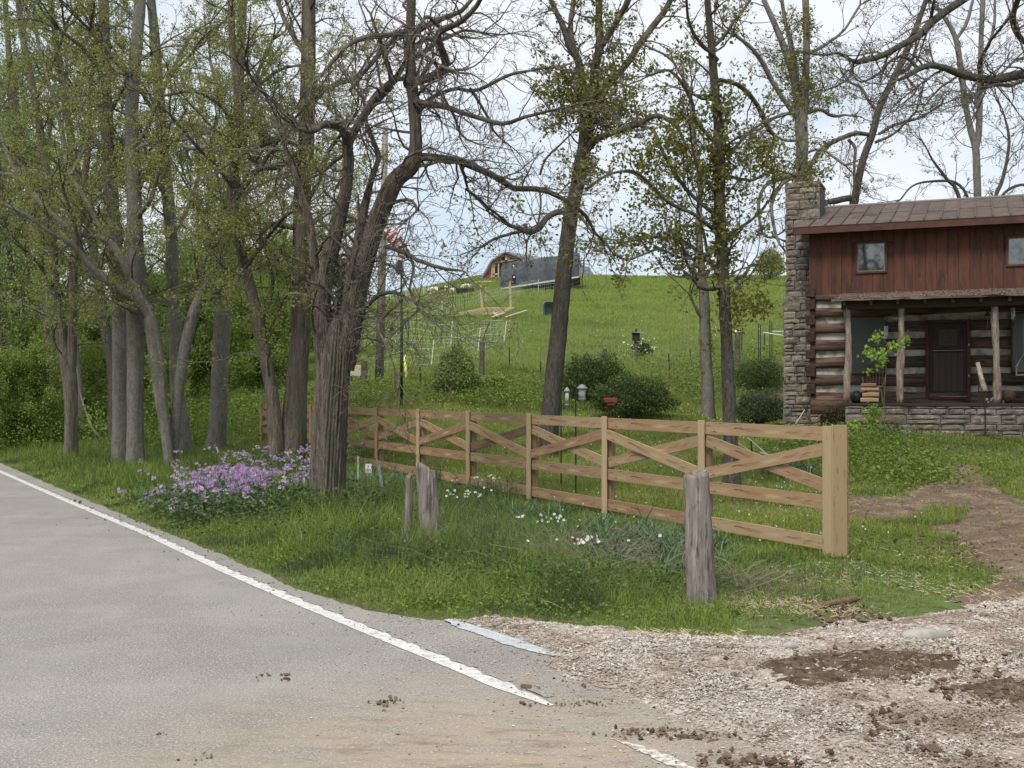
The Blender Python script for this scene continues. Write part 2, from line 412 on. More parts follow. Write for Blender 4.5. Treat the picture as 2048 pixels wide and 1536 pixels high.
m_mud = mat('bare_earth', (.15, .10, .068), var=[((.23, .175, .12), 1.6, .45, .65), ((.085, .055, .038), 5, .5, .68), ((.34, .28, .20), 30, .58, .68)], rough=.95, bump=.9, bscale=35, bdist=.03, spec=.15)
patch('dirt_track', mud_d, 3, 15, 8, 22.5, .06, m_mud, .035, .03)
# churned dark patches of soil lying on the gravel
SOIL = [[(1490, 1345), (1600, 1320), (1750, 1312), (1900, 1315), (1960, 1335), (1900, 1358), (1780, 1385), (1640, 1395), (1550, 1378)],
        [(1900, 1392), (1960, 1370), (2060, 1372), (2200, 1390), (2200, 1440), (2040, 1440), (1960, 1415)],
        [(1725, 1478), (1790, 1448), (1812, 1452), (1790, 1476), (1740, 1498)],
        [(1420, 1520), (1500, 1505), (1640, 1535), (1600, 1560), (1480, 1545)], [(1290, 1462), (1400, 1466), (1500, 1480), (1400, 1486), (1300, 1474)]]
SOILW = [[tuple(flat(x, y)[:2]) for x, y in pl] for pl in SOIL]
def soil_d(X, Y):
    d = np.full(np.shape(X), -9.)
    for p in SOILW: d = np.maximum(d, inpoly(X, Y, p))
    return d + .10 * wob(X * 2, Y * 2) + .05 * wob(X * 6, Y * 6) - .05
def soil_patch():
    xs = np.arange(0, 7, .03); ys = np.arange(3.3, 9, .03); X, Y = np.meshgrid(xs, ys); d = soil_d(X, Y)
    Z = np.clip(grav_d(X, Y) * .3, 0.0, .045) + np.clip(d * .25, -.05, .012) + .018 * np.clip(d * 6, 0, 1) * (wob(X * 4, Y * 5) + rng.uniform(-1, 1, X.shape) * .7)
    keep = d > -.06; V = np.stack([X, Y, Z], -1).reshape(-1, 3); nx, ny = len(xs), len(ys)
    i = (np.arange(ny - 1)[:, None] * nx + np.arange(nx - 1)[None]).ravel(); k = keep.ravel()
    i = i[k[i] & k[i + 1] & k[i + nx] & k[i + nx + 1]]
    Q = np.stack([i, i + 1, i + nx + 1, i + nx], -1); u, inv = np.unique(Q, return_inverse=True)
    m = mat('dark_churned_soil', (.10, .066, .045), var=[((.19, .135, .095), 9, .45, .62), ((.045, .03, .02), 16, .52, .66), ((.42, .37, .31), 55, .62, .70)], rough=.95, bump=1, bscale=60, bdist=.02, spec=.1)
    tag(link('churned_soil', tris_mesh('churned_soil', V[u], [inv.reshape(Q.shape)], smooth=True), m), kind='structure')
soil_patch()

# scattered stones, clods, chips ---------------------------------------
OV = np.array([(1, 0, 0), (0, 1, 0), (-1, 0, 0), (0, -1, 0), (0, 0, 1), (0, 0, -1)], float)
OF = np.array([(0, 1, 4), (1, 2, 4), (2, 3, 4), (3, 0, 4), (1, 0, 5), (2, 1, 5), (3, 2, 5), (0, 3, 5)])
def rotz(n):
    a = rng.uniform(0, 2 * math.pi, n); c, s = np.cos(a), np.sin(a); z = np.zeros(n); o = np.ones(n)
    return np.stack([np.stack([c, -s, z], -1), np.stack([s, c, z], -1), np.stack([z, z, o], -1)], 1)
def stones(name, P, size, m, flatz=.6, label=None, kind='stuff'):
    n = len(P); V = OV[None] * rng.uniform(.55, 1.25, (n, 6, 1)) + rng.uniform(-.25, .25, (n, 6, 3))
    V = V * size[:, None, None] * np.array([1, 1, flatz]) * rng.uniform(.6, 1.3, (n, 1, 3)); V = np.einsum('nij,nkj->nki', rotz(n), V) + P[:, None]
    Fa = (OF[None] + (np.arange(n) * 6)[:, None, None]).reshape(-1, 3)
    me = tris_mesh(name, V.reshape(-1, 3), [Fa], rnd=np.repeat(rng.random(n), 6)); return tag(link(name, me, m), label=label, kind=kind)
m_peb = mat('limestone_chips', (.31, .255, .21), rndcol=[(.41, .355, .305), (.56, .51, .455), (.23, .18, .14), (.66, .615, .56)], var=[((.22, .165, .12), 1.3, .48, .64), ((.16, .115, .08), 3.1, .58, .68)], rough=.9, spec=.2)
def scat(n, fn, x0, x1, y0, y1, pw=1.0):
    P = np.stack([rng.uniform(x0, x1, n), y0 + (y1 - y0) * rng.random(n) ** pw], -1)
    k = fn(P[:, 0], P[:, 1]); return P[k]
P = scat(420000, lambda X, Y: (grav_d(X, Y) > -.02) & (Y > 3.0) & (np.abs(X / np.maximum(Y, .1)) < .5) & (rng.random(len(X)) < np.where(soil_d(X, Y) > 0, .22, 1)), -.6, 5.6, 3.6, 10.8, 1.2)[:82000]
d = grav_d(P[:, 0], P[:, 1]); z = np.clip(d * .18, -.02, .045) + np.maximum(H(P[:, 0], P[:, 1]), 0) + rng.uniform(-.004, .010, len(P))
stones('gravel', np.column_stack([P, z]), (.004 + .012 * rng.random(len(P)) ** 2.2) * np.clip(P[:, 1] / 6.8, .8, 1.3), m_peb)
# stones strayed onto the asphalt
P = scat(60000, lambda X, Y: (grav_d(X, Y) < .02) & (roadc(X, Y)[1] < edge_q(roadc(X, Y)[0])) & (rng.random(len(X)) < np.exp(np.minimum(grav_d(X, Y), 0) * 2.2) * .40), -3, 3, 3.4, 9)
stones('loose_stones', np.column_stack([P, np.full(len(P), .005)]), rng.uniform(.003, .009, len(P)), m_peb)
m_clod = mat('soil_clods', (.07, .045, .03), rndcol=[(.13, .09, .06), (.20, .145, .10)], rough=1)
def clods(cent, name='soil_clods'):
    PP = []; SS = []
    for (px, py, n, rx, ry, sz) in cent:
        c = G(px, py); k = n
        dx = rng.normal(0, rx, k); dy = rng.normal(0, ry * YS, k); X_ = c[0] + dx; Y_ = c[1] + dy
        z = np.maximum(H(X_, Y_), 0) + np.where(grav_d(X_, Y_) > .1, .04, 0) + rng.uniform(0, sz * 1.0, k)
        PP.append(np.column_stack([X_, Y_, z])); SS.append(sz * rng.uniform(.25, 1.1, k) ** 1.3)
    stones(name, np.vstack(PP), np.concatenate(SS), m_clod, .8)
clods([(550, 1352, 7, .05, .02, .02), (560, 1360, 7, .06, .02, .016), (785, 1405, 15, .04, .03, .02), (790, 1412, 9, .05, .03, .015), (1052, 1378, 11, .05, .015, .014), (395, 1515, 12, .05, .03, .012), (325, 1472, 4, .02, .02, .012),
       (1130, 1410, 28, .12, .02, .012), (1190, 1405, 28, .12, .03, .01), (1310, 1465, 42, .12, .02, .018), (1400, 1475, 42, .12, .02, .016), (1340, 1470, 42, .2, .03, .012), (1260, 1470, 21, .12, .02, .014),
       (1500, 1525, 112, .14, .04, .022), (1720, 1340, 182, .5, .16, .022), (1850, 1335, 140, .3, .14, .024), (1600, 1370, 98, .3, .12, .02), (2030, 1395, 182, .3, .12, .028), (1990, 1410, 70, .2, .1, .026),
       (1790, 1460, 84, .10, .08, .022), (1740, 1490, 42, .1, .05, .02), (1890, 1530, 42, .12, .06, .024), (1970, 1450, 21, .1, .05, .02), (1660, 1220, 112, .16, .18, .03), (1690, 1245, 62, .14, .08, .028),
       (1960, 1030, 112, .5, .7, .03), (1980, 1100, 210, .5, .6, .035), (1900, 1100, 84, .3, .3, .03), (1780, 1022, 84, .5, .2, .03), (2040, 1060, 140, .5, .8, .03), (1500, 1210, 49, .3, .1, .02), (1990, 1240, 28, .2, .1, .02), (1340, 1275, 42, .2, .04, .014), (1220, 1350, 35, .16, .1, .012), (1420, 1325, 28, .3, .1, .014)])
# straw, chips and dead stalks lying about
def litter(name, cent, m, r=.003):
    PP = []; RR = []
    for (px, py, n, rx, ry, L) in cent:
        c = G(px, py); X_ = c[0] + rng.normal(0, rx, n); Y_ = c[1] + rng.normal(0, ry * YS, n); a = rng.uniform(0, math.pi, n); l = L * rng.uniform(.4, 1.4, n)
        z = np.maximum(H(X_, Y_), 0) + .02 + (rng.uniform(0, .16, n) if L > .25 else 0) + np.where(grav_d(X_, Y_) > .1, .03, 0)
        el = rng.normal(.1, .22, n)
        p0 = np.column_stack([X_, Y_, z]); dv = np.column_stack([np.cos(a) * np.cos(el), np.sin(a) * np.cos(el), np.abs(np.sin(el))]) * l[:, None]
        mid = p0 + dv * .5 + rng.normal(0, .06, (n, 3)) * l[:, None]
        PP.append(np.stack([p0, mid, p0 + dv], 1)); RR.append(np.column_stack([np.full(n, r), np.full(n, r), np.full(n, r * .5)]) * rng.uniform(.6, 1.5, (n, 1)))
    P = np.vstack(PP); V, Q = tube_batch(P, np.vstack(RR), 3)
    tag(link(name, tris_mesh(name, V, [Q], rnd=np.repeat(rng.random(len(P)), 9)), m), kind='stuff')
m_straw = mat('dry_straw', (.22, .16, .10), rndcol=[(.45, .36, .22), (.60, .52, .36)], rough=.9)
litter('straw_litter', [(1700, 1010, 500, .8, .35, .06), (1620, 1000, 200, .4, .3, .06), (1850, 990, 300, .6, .4, .06), (1550, 1210, 420, .3, .14, .05), (1480, 1215, 260, .25, .12, .05), (1660, 1225, 200, .2, .15, .05), (1720, 1150, 420, .6, .3, .045), (1900, 1170, 320, .4, .3, .045),
                        (2030, 1200, 260, .25, .12, .05), (1960, 1120, 200, .6, .5, .08), (1330, 1282, 120, .3, .06, .07), (1180, 1180, 240, .5, .25, .16), (1000, 1110, 300, .6, .4, .18), (1900, 1330, 80, .3, .1, .05), (1780, 1420, 60, .3, .1, .05)], m_straw, .002)
# ================================================================== GRASS AND HERBS
def blades(name, P, h, wd, bend, m, kind='stuff', rnd=None, label=None, parent=None, segs=2, az_=None):
    """curved tapering blades; P (n,3), h, wd, bend (n,)"""
    n = len(P); az = rng.uniform(0, 2 * math.pi, n) if az_ is None else az_
    dx = np.column_stack([np.cos(az), np.sin(az), np.zeros(n)]); fa = az + rng.uniform(-1.2, 1.2, n) + math.pi / 2
    sx = np.column_stack([np.cos(fa), np.sin(fa), np.zeros(n)])
    rows = []
    for k in range(segs + 1):
        t = k / segs
        ang = bend * t
        c = P + dx * (h * t * np.sin(ang * .9))[:, None] + np.array([0, 0, 1.]) * (h * t * np.cos(ang * .9))[:, None]
        wk = wd * (1 - .35 * t)
        if k < segs: rows += [c - sx * (wk / 2)[:, None], c + sx * (wk / 2)[:, None]]
        else: rows += [c]
    V = np.stack(rows, 1); nv = V.shape[1]; b = np.arange(n) * nv; Q = []; T = []
    for k in range(segs - 1): Q.append(np.stack([b + 2 * k, b + 2 * k + 1, b + 2 * k + 3, b + 2 * k + 2], -1))
    k = segs - 1; T = np.stack([b + 2 * k, b + 2 * k + 1, b + 2 * k + 2], -1)
    r = rng.random(n) if rnd is None else rnd
    me = tris_mesh(name, V.reshape(-1, 3), ([np.vstack(Q)] if Q else []) + [T], rnd=np.repeat(r, nv))
    o = link(name, me, m, parent)
    if parent is None: tag(o, label=label, kind=kind)
    return o
m_grass = mat('grass_blades', (.095, .13, .024), rndcol=[(.15, .20, .033), (.205, .26, .045), (.26, .30, .065), (.36, .32, .15)], var=[((.08, .105, .022), .5, .5, .68)], rough=.6, trans=.35, spec=.3)
m_verge = mat('verge_grass', (.065, .105, .025), rndcol=[(.125, .185, .036), (.19, .265, .048), (.27, .33, .075), (.36, .33, .18)], var=[((.05, .08, .035), .9, .50, .66)], rough=.55, trans=.35, spec=.3)
m_meadow = mat('meadow_grass', (.15, .22, .044), rndcol=[(.205, .285, .058), (.255, .33, .076), (.32, .38, .12)], var=[((.26, .325, .072), .12, .42, .62), ((.11, .155, .03), .6, .56, .70)], rough=.7, trans=.3, spec=.15)
def polar(n, r0, r1, a0=-.74, a1=.74, pw=1.0):
    u = rng.random(n); 
    r = (r0 ** (2 - pw) + u * (r1 ** (2 - pw) - r0 ** (2 - pw))) ** (1 / (2 - pw))
    a = rng.uniform(a0, a1, n); return r * np.sin(a), r * np.cos(a) * YS
HOUSE_C = np.array([7.96, 30.75]); HA = np.array([.9278, -.3731]); HN = np.array([-.3731, -.9278])
def in_house(X, Y):
    u = (X - HOUSE_C[0]) * HA[0] + (Y - HOUSE_C[1]) * HA[1]; v = (X - HOUSE_C[0]) * HN[0] + (Y - HOUSE_C[1]) * HN[1]
    return (u > -.05) & (u < 12) & (v > -7.5) & (v < 2.12)
def keepveg(X, Y):
    s, q = roadc(X, Y); g = grav_d(X, Y); md = mud_d(X, Y); br = inpoly(X, Y, BARE) + .15 * wob(X * 2, Y * 2)
    rr = rng.random(len(X))
    k = (q > edge_q(s) + .03 + .05 * rr) & ((g < -.03) | ((g < .4) & (rr < .09 * (bnoise(X, Y, 2.0) > .5))))
    k &= (md < 0) | (rr < .07); k &= (br < 0) | (rr < .30); k &= ~in_house(X, Y); return k
def bnoise(X, Y, s): return np.clip(.5 + .5 * wob(X * s, Y * s), 0, 1)
# verge between the road and the fence
X, Y = polar(620000, 3.6, 26, -.74, .62, 1.25); s, q = roadc(X, Y); q = q / 1.15
k = keepveg(X, Y) & (q < 4.9) & ((rng.random(len(X)) < .9)); X, Y, q = X[k], Y[k], q[k]
tall = sstep(.25, 1.5, q - 0) * (1 - .75 * sstep(3.3, 4.6, q)); 
tall = tall * (1 - .8 * sstep(-.4, 1.6, X) * 1) * (.35 + .85 * bnoise(X, Y, .55))
dist = np.hypot(X, Y / YS)
h = (.085 + .40 * tall) * rng.uniform(.5, 1.25, len(X)); wd = .0042 * np.clip(dist / 5, 1, 3.2) * rng.uniform(.7, 1.4, len(X))
edge = np.clip(-grav_d(X, Y) / .9, .28, 1) * np.clip((q * 1.15 - edge_q(roadc(X, Y)[0])) / .30, .55, 1); h = h * edge
rn = np.clip(.42 * bnoise(X, Y, .35) + .38 * rng.random(len(X)) + .1 * (1 - tall) + .25 * (rng.random(len(X)) < .04), 0, 1)
blades('verge_grass', np.column_stack([X, Y, H(X, Y) - .01]), h, wd, rng.uniform(.1, 1.5, len(X)), m_verge, rnd=rn)
# lawn behind the fence
X, Y = polar(520000, 5.5, 30, -.60, .76, 1.15); s, q = roadc(X, Y); q = q / 1.15
k = keepveg(X, Y) & (q > 4.6); X, Y, q = X[k], Y[k], q[k]; dist = np.hypot(X, Y / YS)
tuft = np.clip(wob(X * .9 + 3, Y * .8), 0, 1) ** 2
h = (.05 + .07 * bnoise(X, Y, .4) + .10 * tuft + .22 * sstep(21, 25, Y / YS) * (X < 6.5)) * rng.uniform(.5, 1.3, len(X))
wd = .0045 * np.clip(dist / 5, 1, 5) * rng.uniform(.7, 1.4, len(X))
rn = np.clip(.25 + .4 * bnoise(X, Y, .3) + .35 * rng.random(len(X)), 0, 1)
blades('lawn_grass', np.column_stack([X, Y, H(X, Y) - .008]), h, wd, rng.uniform(.1, 1.1, len(X)), m_grass, rnd=rn)
# hillside meadow
X, Y = polar(560000, 26, 108, -.74, .50, 1.35); k = ~in_house(X, Y) & (~((X > 8) & (Y < 45))); X, Y = X[k], Y[k]; dist = np.hypot(X, Y / YS)
h = (.16 + .12 * bnoise(X, Y, .12)) * rng.uniform(.5, 1.4, len(X)) * np.clip(dist / 60, 1, 1.3)
wd = .012 * np.clip(dist / 26, 1, 5) * rng.uniform(.6, 1.5, len(X))
rn = np.clip(.1 + .55 * bnoise(X * 1.0, Y * 1.6, .07) + .25 * rng.random(len(X)), 0, 1)
blades('hill_meadow_grass', np.column_stack([X, Y, H(X, Y) - .02]), h, wd, rng.uniform(.1, .9, len(X)), m_meadow, rnd=rn)

# leaf clouds ---------------------------------------------------------------
def leafmesh(P, size, name=None, tilt=1.0, lw=.5):
    """rhombic folded leaves at P with random attitude -> V, T"""
    n = len(P); d = rng.normal(0, 1, (n, 3)); d[:, 2] = d[:, 2] * tilt; d /= np.linalg.norm(d, axis=1, keepdims=True)
    u = np.cross(d, rng.normal(0, 1, (n, 3))); u /= np.linalg.norm(u, axis=1, keepdims=True)
    nrm = np.cross(d, u); s = size[:, None]
    a = P; b = P + d * s * .5 + u * s * lw * .5 + nrm * s * .10; c = P + d * s; e = P + d * s * .5 - u * s * lw * .5 + nrm * s * .10
    V = np.stack([a, b, c, e], 1).reshape(-1, 3); i = np.arange(n) * 4
    return V, np.vstack([np.stack([i, i + 1, i + 2], -1), np.stack([i, i + 2, i + 3], -1)])
def leaves(name, P, size, m, parent=None, label=None, kind=None, rnd=None, tilt=1.0, lw=.5, **kw):
    V, T = leafmesh(P, size, tilt=tilt, lw=lw); r = rng.random(len(P)) if rnd is None else rnd
    o = link(name, tris_mesh(name, V, [T], rnd=np.repeat(r, 4)), m, parent); return tag(o, label=label, kind=kind, **kw)
m_weed = mat('weed_leaves', (.09, .14, .02), rndcol=[(.15, .215, .035), (.22, .30, .055)], rough=.5, trans=.35)
m_dweed = mat('dark_weed_leaves', (.05, .09, .03), rndcol=[(.08, .135, .04), (.13, .19, .065)], rough=.5, trans=.3)
# leafy nettles beside the gate end of the fence
def herbs(name, cents, m, ls, kind='stuff'):
    PP = []
    for (px, py, n, rx, ry, hh) in cents:
        c = G(px, py); X_ = c[0] + rng.normal(0, rx, n); Y_ = c[1] + rng.normal(0, ry * YS, n); k = keepveg(X_, Y_) | (rng.random(n) < .3); X_, Y_ = X_[k], Y_[k]
        hmax = hh * (.5 + .7 * bnoise(X_, Y_, 1.3)); PP.append(np.column_stack([X_, Y_, H(X_, Y_) + hmax * rng.random(len(X_)) ** .6]))
    P = np.vstack(PP); return leaves(name, P, ls * rng.uniform(.6, 1.4, len(P)), m, kind=kind, tilt=.5, lw=.7)
herbs('nettle_patch', [(1760, 930, 5200, .9, .9, .40), (1830, 960, 2600, .6, .5, .28), (1700, 900, 2600, .6, .7, .40), (1730, 870, 1600, .8, .6, .3)], m_weed, .06)
herbs('mixed_broadleaf_weeds', [(930, 1150, 700, .5, .3, .34), (760, 1090, 700, .5, .4, .34), (600, 1080, 700, .5, .4, .34), (1040, 1180, 800, .5, .3, .30), (1160, 1190, 500, .4, .25, .28), (480, 1060, 600, .5, .4, .3), (1290, 1180, 400, .4, .2, .24), (1750, 1100, 300, .5, .4, .10), (1880, 1150, 260, .4, .4, .08)], m_dweed, .034)
herbs('verge_weeds', [(820, 1215, 500, .25, .2, .10), (1000, 1220, 600, .3, .25, .12), (1150, 1230, 500, .3, .25, .10), (1300, 1240, 400, .3, .12, .08), (700, 1180, 900, .3, .15, .10), (560, 1120, 900, .4, .2, .10), (400, 1065, 900, .5, .3, .12), (1180, 1180, 700, .4, .2, .2), (980, 1170, 900, .4, .2, .2),
      (870, 1210, 500, .12, .1, .08), (1750, 1180, 300, .4, .2, .06), (1480, 1230, 500, .2, .1, .06), (1660, 1150, 300, .4, .2, .06)], m_weed, .026)
herbs('flowerbed_foliage', [(560, 1040, 6500, .7, .4, .46), (480, 1030, 5500, .7, .45, .40), (430, 1020, 1600, .4, .35, .34), (590, 960, 2600, .6, .6, .6), (740, 990, 900, .4, .3, .2)], m_dweed, .05)
herbs('hill_foot_weeds', [(900, 790, 2500, 1.6, .8, .5), (1010, 800, 2500, 1.3, .8, .4), (1080, 790, 2000, 1.0, 1.0, .5), (1390, 760, 3500, 1.5, 1.2, .6), (1400, 790, 2500, 1, .8, .4), (1480, 740, 2500, 1, 1.5, .5), (720, 800, 3500, 1.0, .8, .7), (1530, 710, 1500, 1, 1, .4), (1000, 760, 1200, 1.5, 1.2, .4), (1300, 770, 1200, .8, 1, .3), (1660, 860, 700, .4, .2, .12),(1900,868,900,.8,.15,.12)], m_weed, .07)
herbs('wood_edge_weeds', [(60, 900, 5000, 1.2, 1.2, .8), (120, 890, 4000, 1.2, 1.2, .7), (320, 905, 2500, .5, .5, .6), (400, 880, 3000, .9, .9, .6), (480, 850, 5000, 1.5, 1.6, .9), (430, 830, 5000, 1.5, 1.5, .9), (520, 830, 3000, 1, 1, .8), (20, 880, 3500, 1, 1, .9)], m_weed, .07)
# long strap leaves: day lilies and irises between road and fence
m_strap = mat('lily_leaves', (.06, .11, .05), rndcol=[(.09, .16, .07), (.13, .21, .10), (.18, .24, .13)], rough=.45, trans=.3)
def straps(name, cents, m):
    PP = []; hh = []
    for (px, py, n, rx, ry, h_) in cents:
        c = G(px, py); nc = max(1, n // 28); cx = c[0] + rng.normal(0, rx, nc); cy = c[1] + rng.normal(0, ry * YS, nc)
        X_ = np.repeat(cx, 28) + rng.normal(0, .035, nc * 28); Y_ = np.repeat(cy, 28) + rng.normal(0, .035, nc * 28)
        PP.append(np.column_stack([X_, Y_, H(X_, Y_)])); hh.append(h_ * rng.uniform(.6, 1.2, len(X_)))
    P = np.vstack(PP); return blades(name, P, np.concatenate(hh), rng.uniform(.010, .017, len(P)), rng.uniform(.4, 1.9, len(P)), m, segs=5)
straps('day_lily_leaves', [(740, 985, 900, .55, .45, .42), (800, 1000, 500, .4, .4, .40), (960, 1060, 500, .4, .35, .36), (1060, 1050, 500, .4, .3, .36), (1180, 1090, 700, .5, .3, .38), (1260, 1110, 620, .3, .25, .36), (1230, 1150, 300, .3, .15, .3), (1000, 1120, 300, .5, .25, .3), (640, 1010, 400, .4, .25, .36), (1330, 1120, 260, .3, .2, .28),
    (1590, 950, 420, .25, .3, .42), (1400, 1100, 200, .2, .2, .3), (880, 1110, 300, .4, .25, .3), (1120, 1130, 400, .4, .2, .32), (1560, 1000, 160, .2, .3, .3)], m_strap)
# dead brambles and fallen stalks
litter('dead_brambles', [(1080, 1130, 900, .55, .35, .26), (980, 1110, 500, .4, .3, .26), (1200, 1120, 500, .4, .3, .26), (1150, 1160, 160, .5, .2, .4), (1500, 1190, 80, .25, .15, .3), (870, 1130, 120, .3, .2, .35), (760, 800, 160, .7, .5, .8), (620, 1020, 60, .3, .2, .4)], mat('dead_stalks', (.08, .065, .045), rndcol=[(.13, .105, .075), (.24, .20, .14)], rough=.9), .0035)

# flowers ---------------------------------------------------------------
m_purple = mat('phlox_petals', (.30, .18, .36), rndcol=[(.38, .23, .44), (.31, .19, .37), (.48, .37, .50), (.62, .56, .62)], rough=.6, trans=.25)
def flowers(name, P, sz, m, parent=None, petals=4, rnd=None, **kw):
    n = len(P); az = rng.uniform(0, 6.28, n); V = []; nrm = rng.normal(0, .5, (n, 3)); nrm[:, 1] -= .7; nrm[:, 2] += .7; nrm /= np.linalg.norm(nrm, axis=1, keepdims=True)
    u = np.cross(nrm, [0, 0, 1.0]); u /= np.linalg.norm(u, axis=1, keepdims=True); v = np.cross(nrm, u); vs = []; T = []
    for k in range(petals):
        a = az + k * 2 * math.pi / petals
        for da, rr in ((0, 0), (-.45, 1), (0, 1.25), (.45, 1)):
            vs.append(P + (u * np.cos(a + da)[:, None] + v * np.sin(a + da)[:, None]) * (sz * rr)[:, None] + nrm * (sz * .25 * rr)[:, None])
        b = np.arange(n) * petals * 4 + 4 * k; T += [np.stack([b, b + 1, b + 2], -1), np.stack([b, b + 2, b + 3], -1)]
    V = np.stack(vs, 1).reshape(-1, 3)
    o = link(name, tris_mesh(name, V, [np.vstack(T)], rnd=np.repeat(rng.random(n) if rnd is None else rnd, petals * 4)), m, parent); return tag(o, **kw)
cent = [(480, 985, 1100, .42, .40, .52, .2), (455, 985, 420, .45, .5, .48, .4), (515, 950, 200, .35, .5, .56, .4), (425, 990, 420, .35, .35, .5, .5), (380, 1000, 220, .3, .25, .42, .7), (490, 1000, 420, .25, .2, .5, .2), (580, 950, 330, .4, .4, .62, .6), (440, 1010, 200, .4, .2, .42, .7), (430, 940, 150, .6, .3, .6, .6), (370, 1000, 60, .4, .3, .4, .8), (600, 975, 120, .2, .2, .5, .5)]
PP = []; RR = []
for (px, py, n, rx, ry, hh, wr) in cent:
    c = G(px + 4, py + 38); rx = rx * .9; ry = ry * .8; nc = int(n * .8) // 7 + 1; cx = c[0] + rng.normal(0, rx, nc); cy = c[1] + rng.normal(0, ry * YS, nc); ch = hh * rng.uniform(.5, 1.25, nc)
    X_ = np.repeat(cx, 7) + rng.normal(0, .028, nc * 7); Y_ = np.repeat(cy, 7) + rng.normal(0, .028, nc * 7)
    PP.append(np.column_stack([X_, Y_, H(X_, Y_) + np.repeat(ch, 7) + rng.normal(0, .025, nc * 7)])); RR.append(np.clip(np.repeat(rng.random(nc) < wr, 7) * .45 + rng.random(nc * 7) * .55, 0, 1))
P = np.vstack(PP); 
flowers('purple_phlox_flowers', P, rng.uniform(.013, .021, len(P)), m_purple, rnd=np.concatenate(RR), kind='stuff', label='purple and lilac flower heads massed beside the road under the trees')
st = P[::7]; g0 = st.copy(); g0[:, 2] = H(st[:, 0], st[:, 1]); 
V, Q = tube_batch(np.stack([g0, (g0 + st) / 2 + rng.normal(0, .02, st.shape), st], 1), np.full((len(st), 3), .003), 3)
tag(link('phlox_stems', tris_mesh('phlox_stems', V, [Q], rnd=rng.random(len(V))), m_dweed), kind='stuff')
m_daff = mat('daffodil_petals', (.80, .78, .66), rndcol=[(.84, .83, .76), (.82, .78, .60)], rough=.6, trans=.3)
m_dcup = mat('daffodil_cup', (.75, .62, .18), rough=.6)
def daffodils(lab, px, py, n, rx, ry, hh, grp='white daffodils in bloom between road and fence'):
    c = G(px, py); t = thing('daffodil_clump', lab, 'flowers', c, 0, grp)
    nl = n * 10; X_ = rng.normal(0, rx, nl); Y_ = rng.normal(0, ry, nl); blades('leaves', np.column_stack([X_, Y_, H(X_ + c[0], Y_ + c[1]) - c[2]]), hh * rng.uniform(.7, 1.1, nl), rng.uniform(.008, .014, nl), rng.uniform(.1, .9, nl), m_strap, parent=t, segs=4)
    X_ = rng.normal(0, rx, n); Y_ = rng.normal(0, ry, n); z0 = H(X_ + c[0], Y_ + c[1]) - c[2]; zz = z0 + hh * rng.uniform(.85, 1.1, n); P = np.column_stack([X_, Y_, zz])
    P0 = np.column_stack([X_, Y_, z0])
    for i in range(n):
        fl = flowers('flower', P[i:i + 1], rng.uniform(.011, .017, 1), m_daff, t, petals=6)
        MB().tube([P0[i], (P0[i] + P[i]) / 2 + [.01, 0, 0], P[i]], .003, 4).build('stem', m_strap, fl)
daffodils('clump of white daffodils beside the leaning grey post', 925, 1040, 24, .22, .2, .36)
daffodils('clump of white daffodils against the lowest fence rail', 985, 1005, 18, .30, .2, .38)
daffodils('few white daffodils at the foot of the thick forked tree', 660, 1035, 8, .14, .1, .30)
daffodils('low spray of white flowers in the brambles before the fence', 1080, 1090, 22, .30, .18, .30)
daffodils('scattered white blossoms among lily leaves nearest the cut post', 1190, 1130, 20, .35, .2, .25)
daffodils('pale daffodils standing at the far end of the board fence', 560, 925, 14, .4, .3, .35)
daffodils('pale lilac bloom alone in grass left of the thick forked tree', 645, 1050, 4, .05, .04, .22)
# small white/yellow dots of clover and daisies through lawn and meadow
X, Y = polar(1100, 8, 45, -.5, .5, 1.1); k = keepveg(X, Y) & (roadc(X, Y)[1] > 1.5); X, Y = X[k], Y[k]
flowers('meadow_daisies', np.column_stack([X, Y, H(X, Y) + rng.uniform(.06, .26, len(X))]), .009 * np.clip(np.hypot(X, Y) / 22, 1, 3), m_daff, kind='stuff', petals=5)
# ================================================================== BOARD FENCE
m_lumber = mat('new_treated_lumber', (.33, .215, .115), rndcol=[(.39, .26, .145), (.28, .16, .095), (.40, .285, .165), (.24, .16, .095)], var=[((.26, .15, .08), 3, .50, .70), ((.44, .33, .19), 2, .52, .7), ((.12, .065, .035), 5, .60, .66)], stretch=(1, 1, 1), rough=.75, bump=.25, bscale=60, bdist=.003, spec=.25)
m_lpale = mat('pale_lumber', (.40, .30, .17), rndcol=[(.47, .365, .215), (.36, .25, .135)], var=[((.33, .22, .12), 3, .52, .7), ((.18, .10, .05), 6, .62, .67)], rough=.75, bump=.25, bscale=60, bdist=.003)
m_ldark = mat('damp_dark_lumber', (.13, .085, .06), var=[((.20, .13, .08), 4, .4, .6)], rough=.75)
m_lpost = mat('treated_post', (.24, .17, .09), var=[((.14, .095, .055), 4, .45, .65)], rough=.85)
FP = np.array([3.18, 11.48]); FD = np.array([-.462, .8869]); FN = np.array([-.8869, -.462])   # along, toward the road
fence = thing('board_fence', 'new wooden board fence with crossed braces along the yard', 'fence', (FP[0], FP[1], 0))
def fpt(t, z, n=0): return np.array([FD[0] * t + FN[0] * n, FD[1] * t + FN[1] * n, z])
def ztop(t): return 1.305 + .00675 * t
def zbot(t): return .06 + .012 * t
PAN = 2.093
mr = random.Random(3)
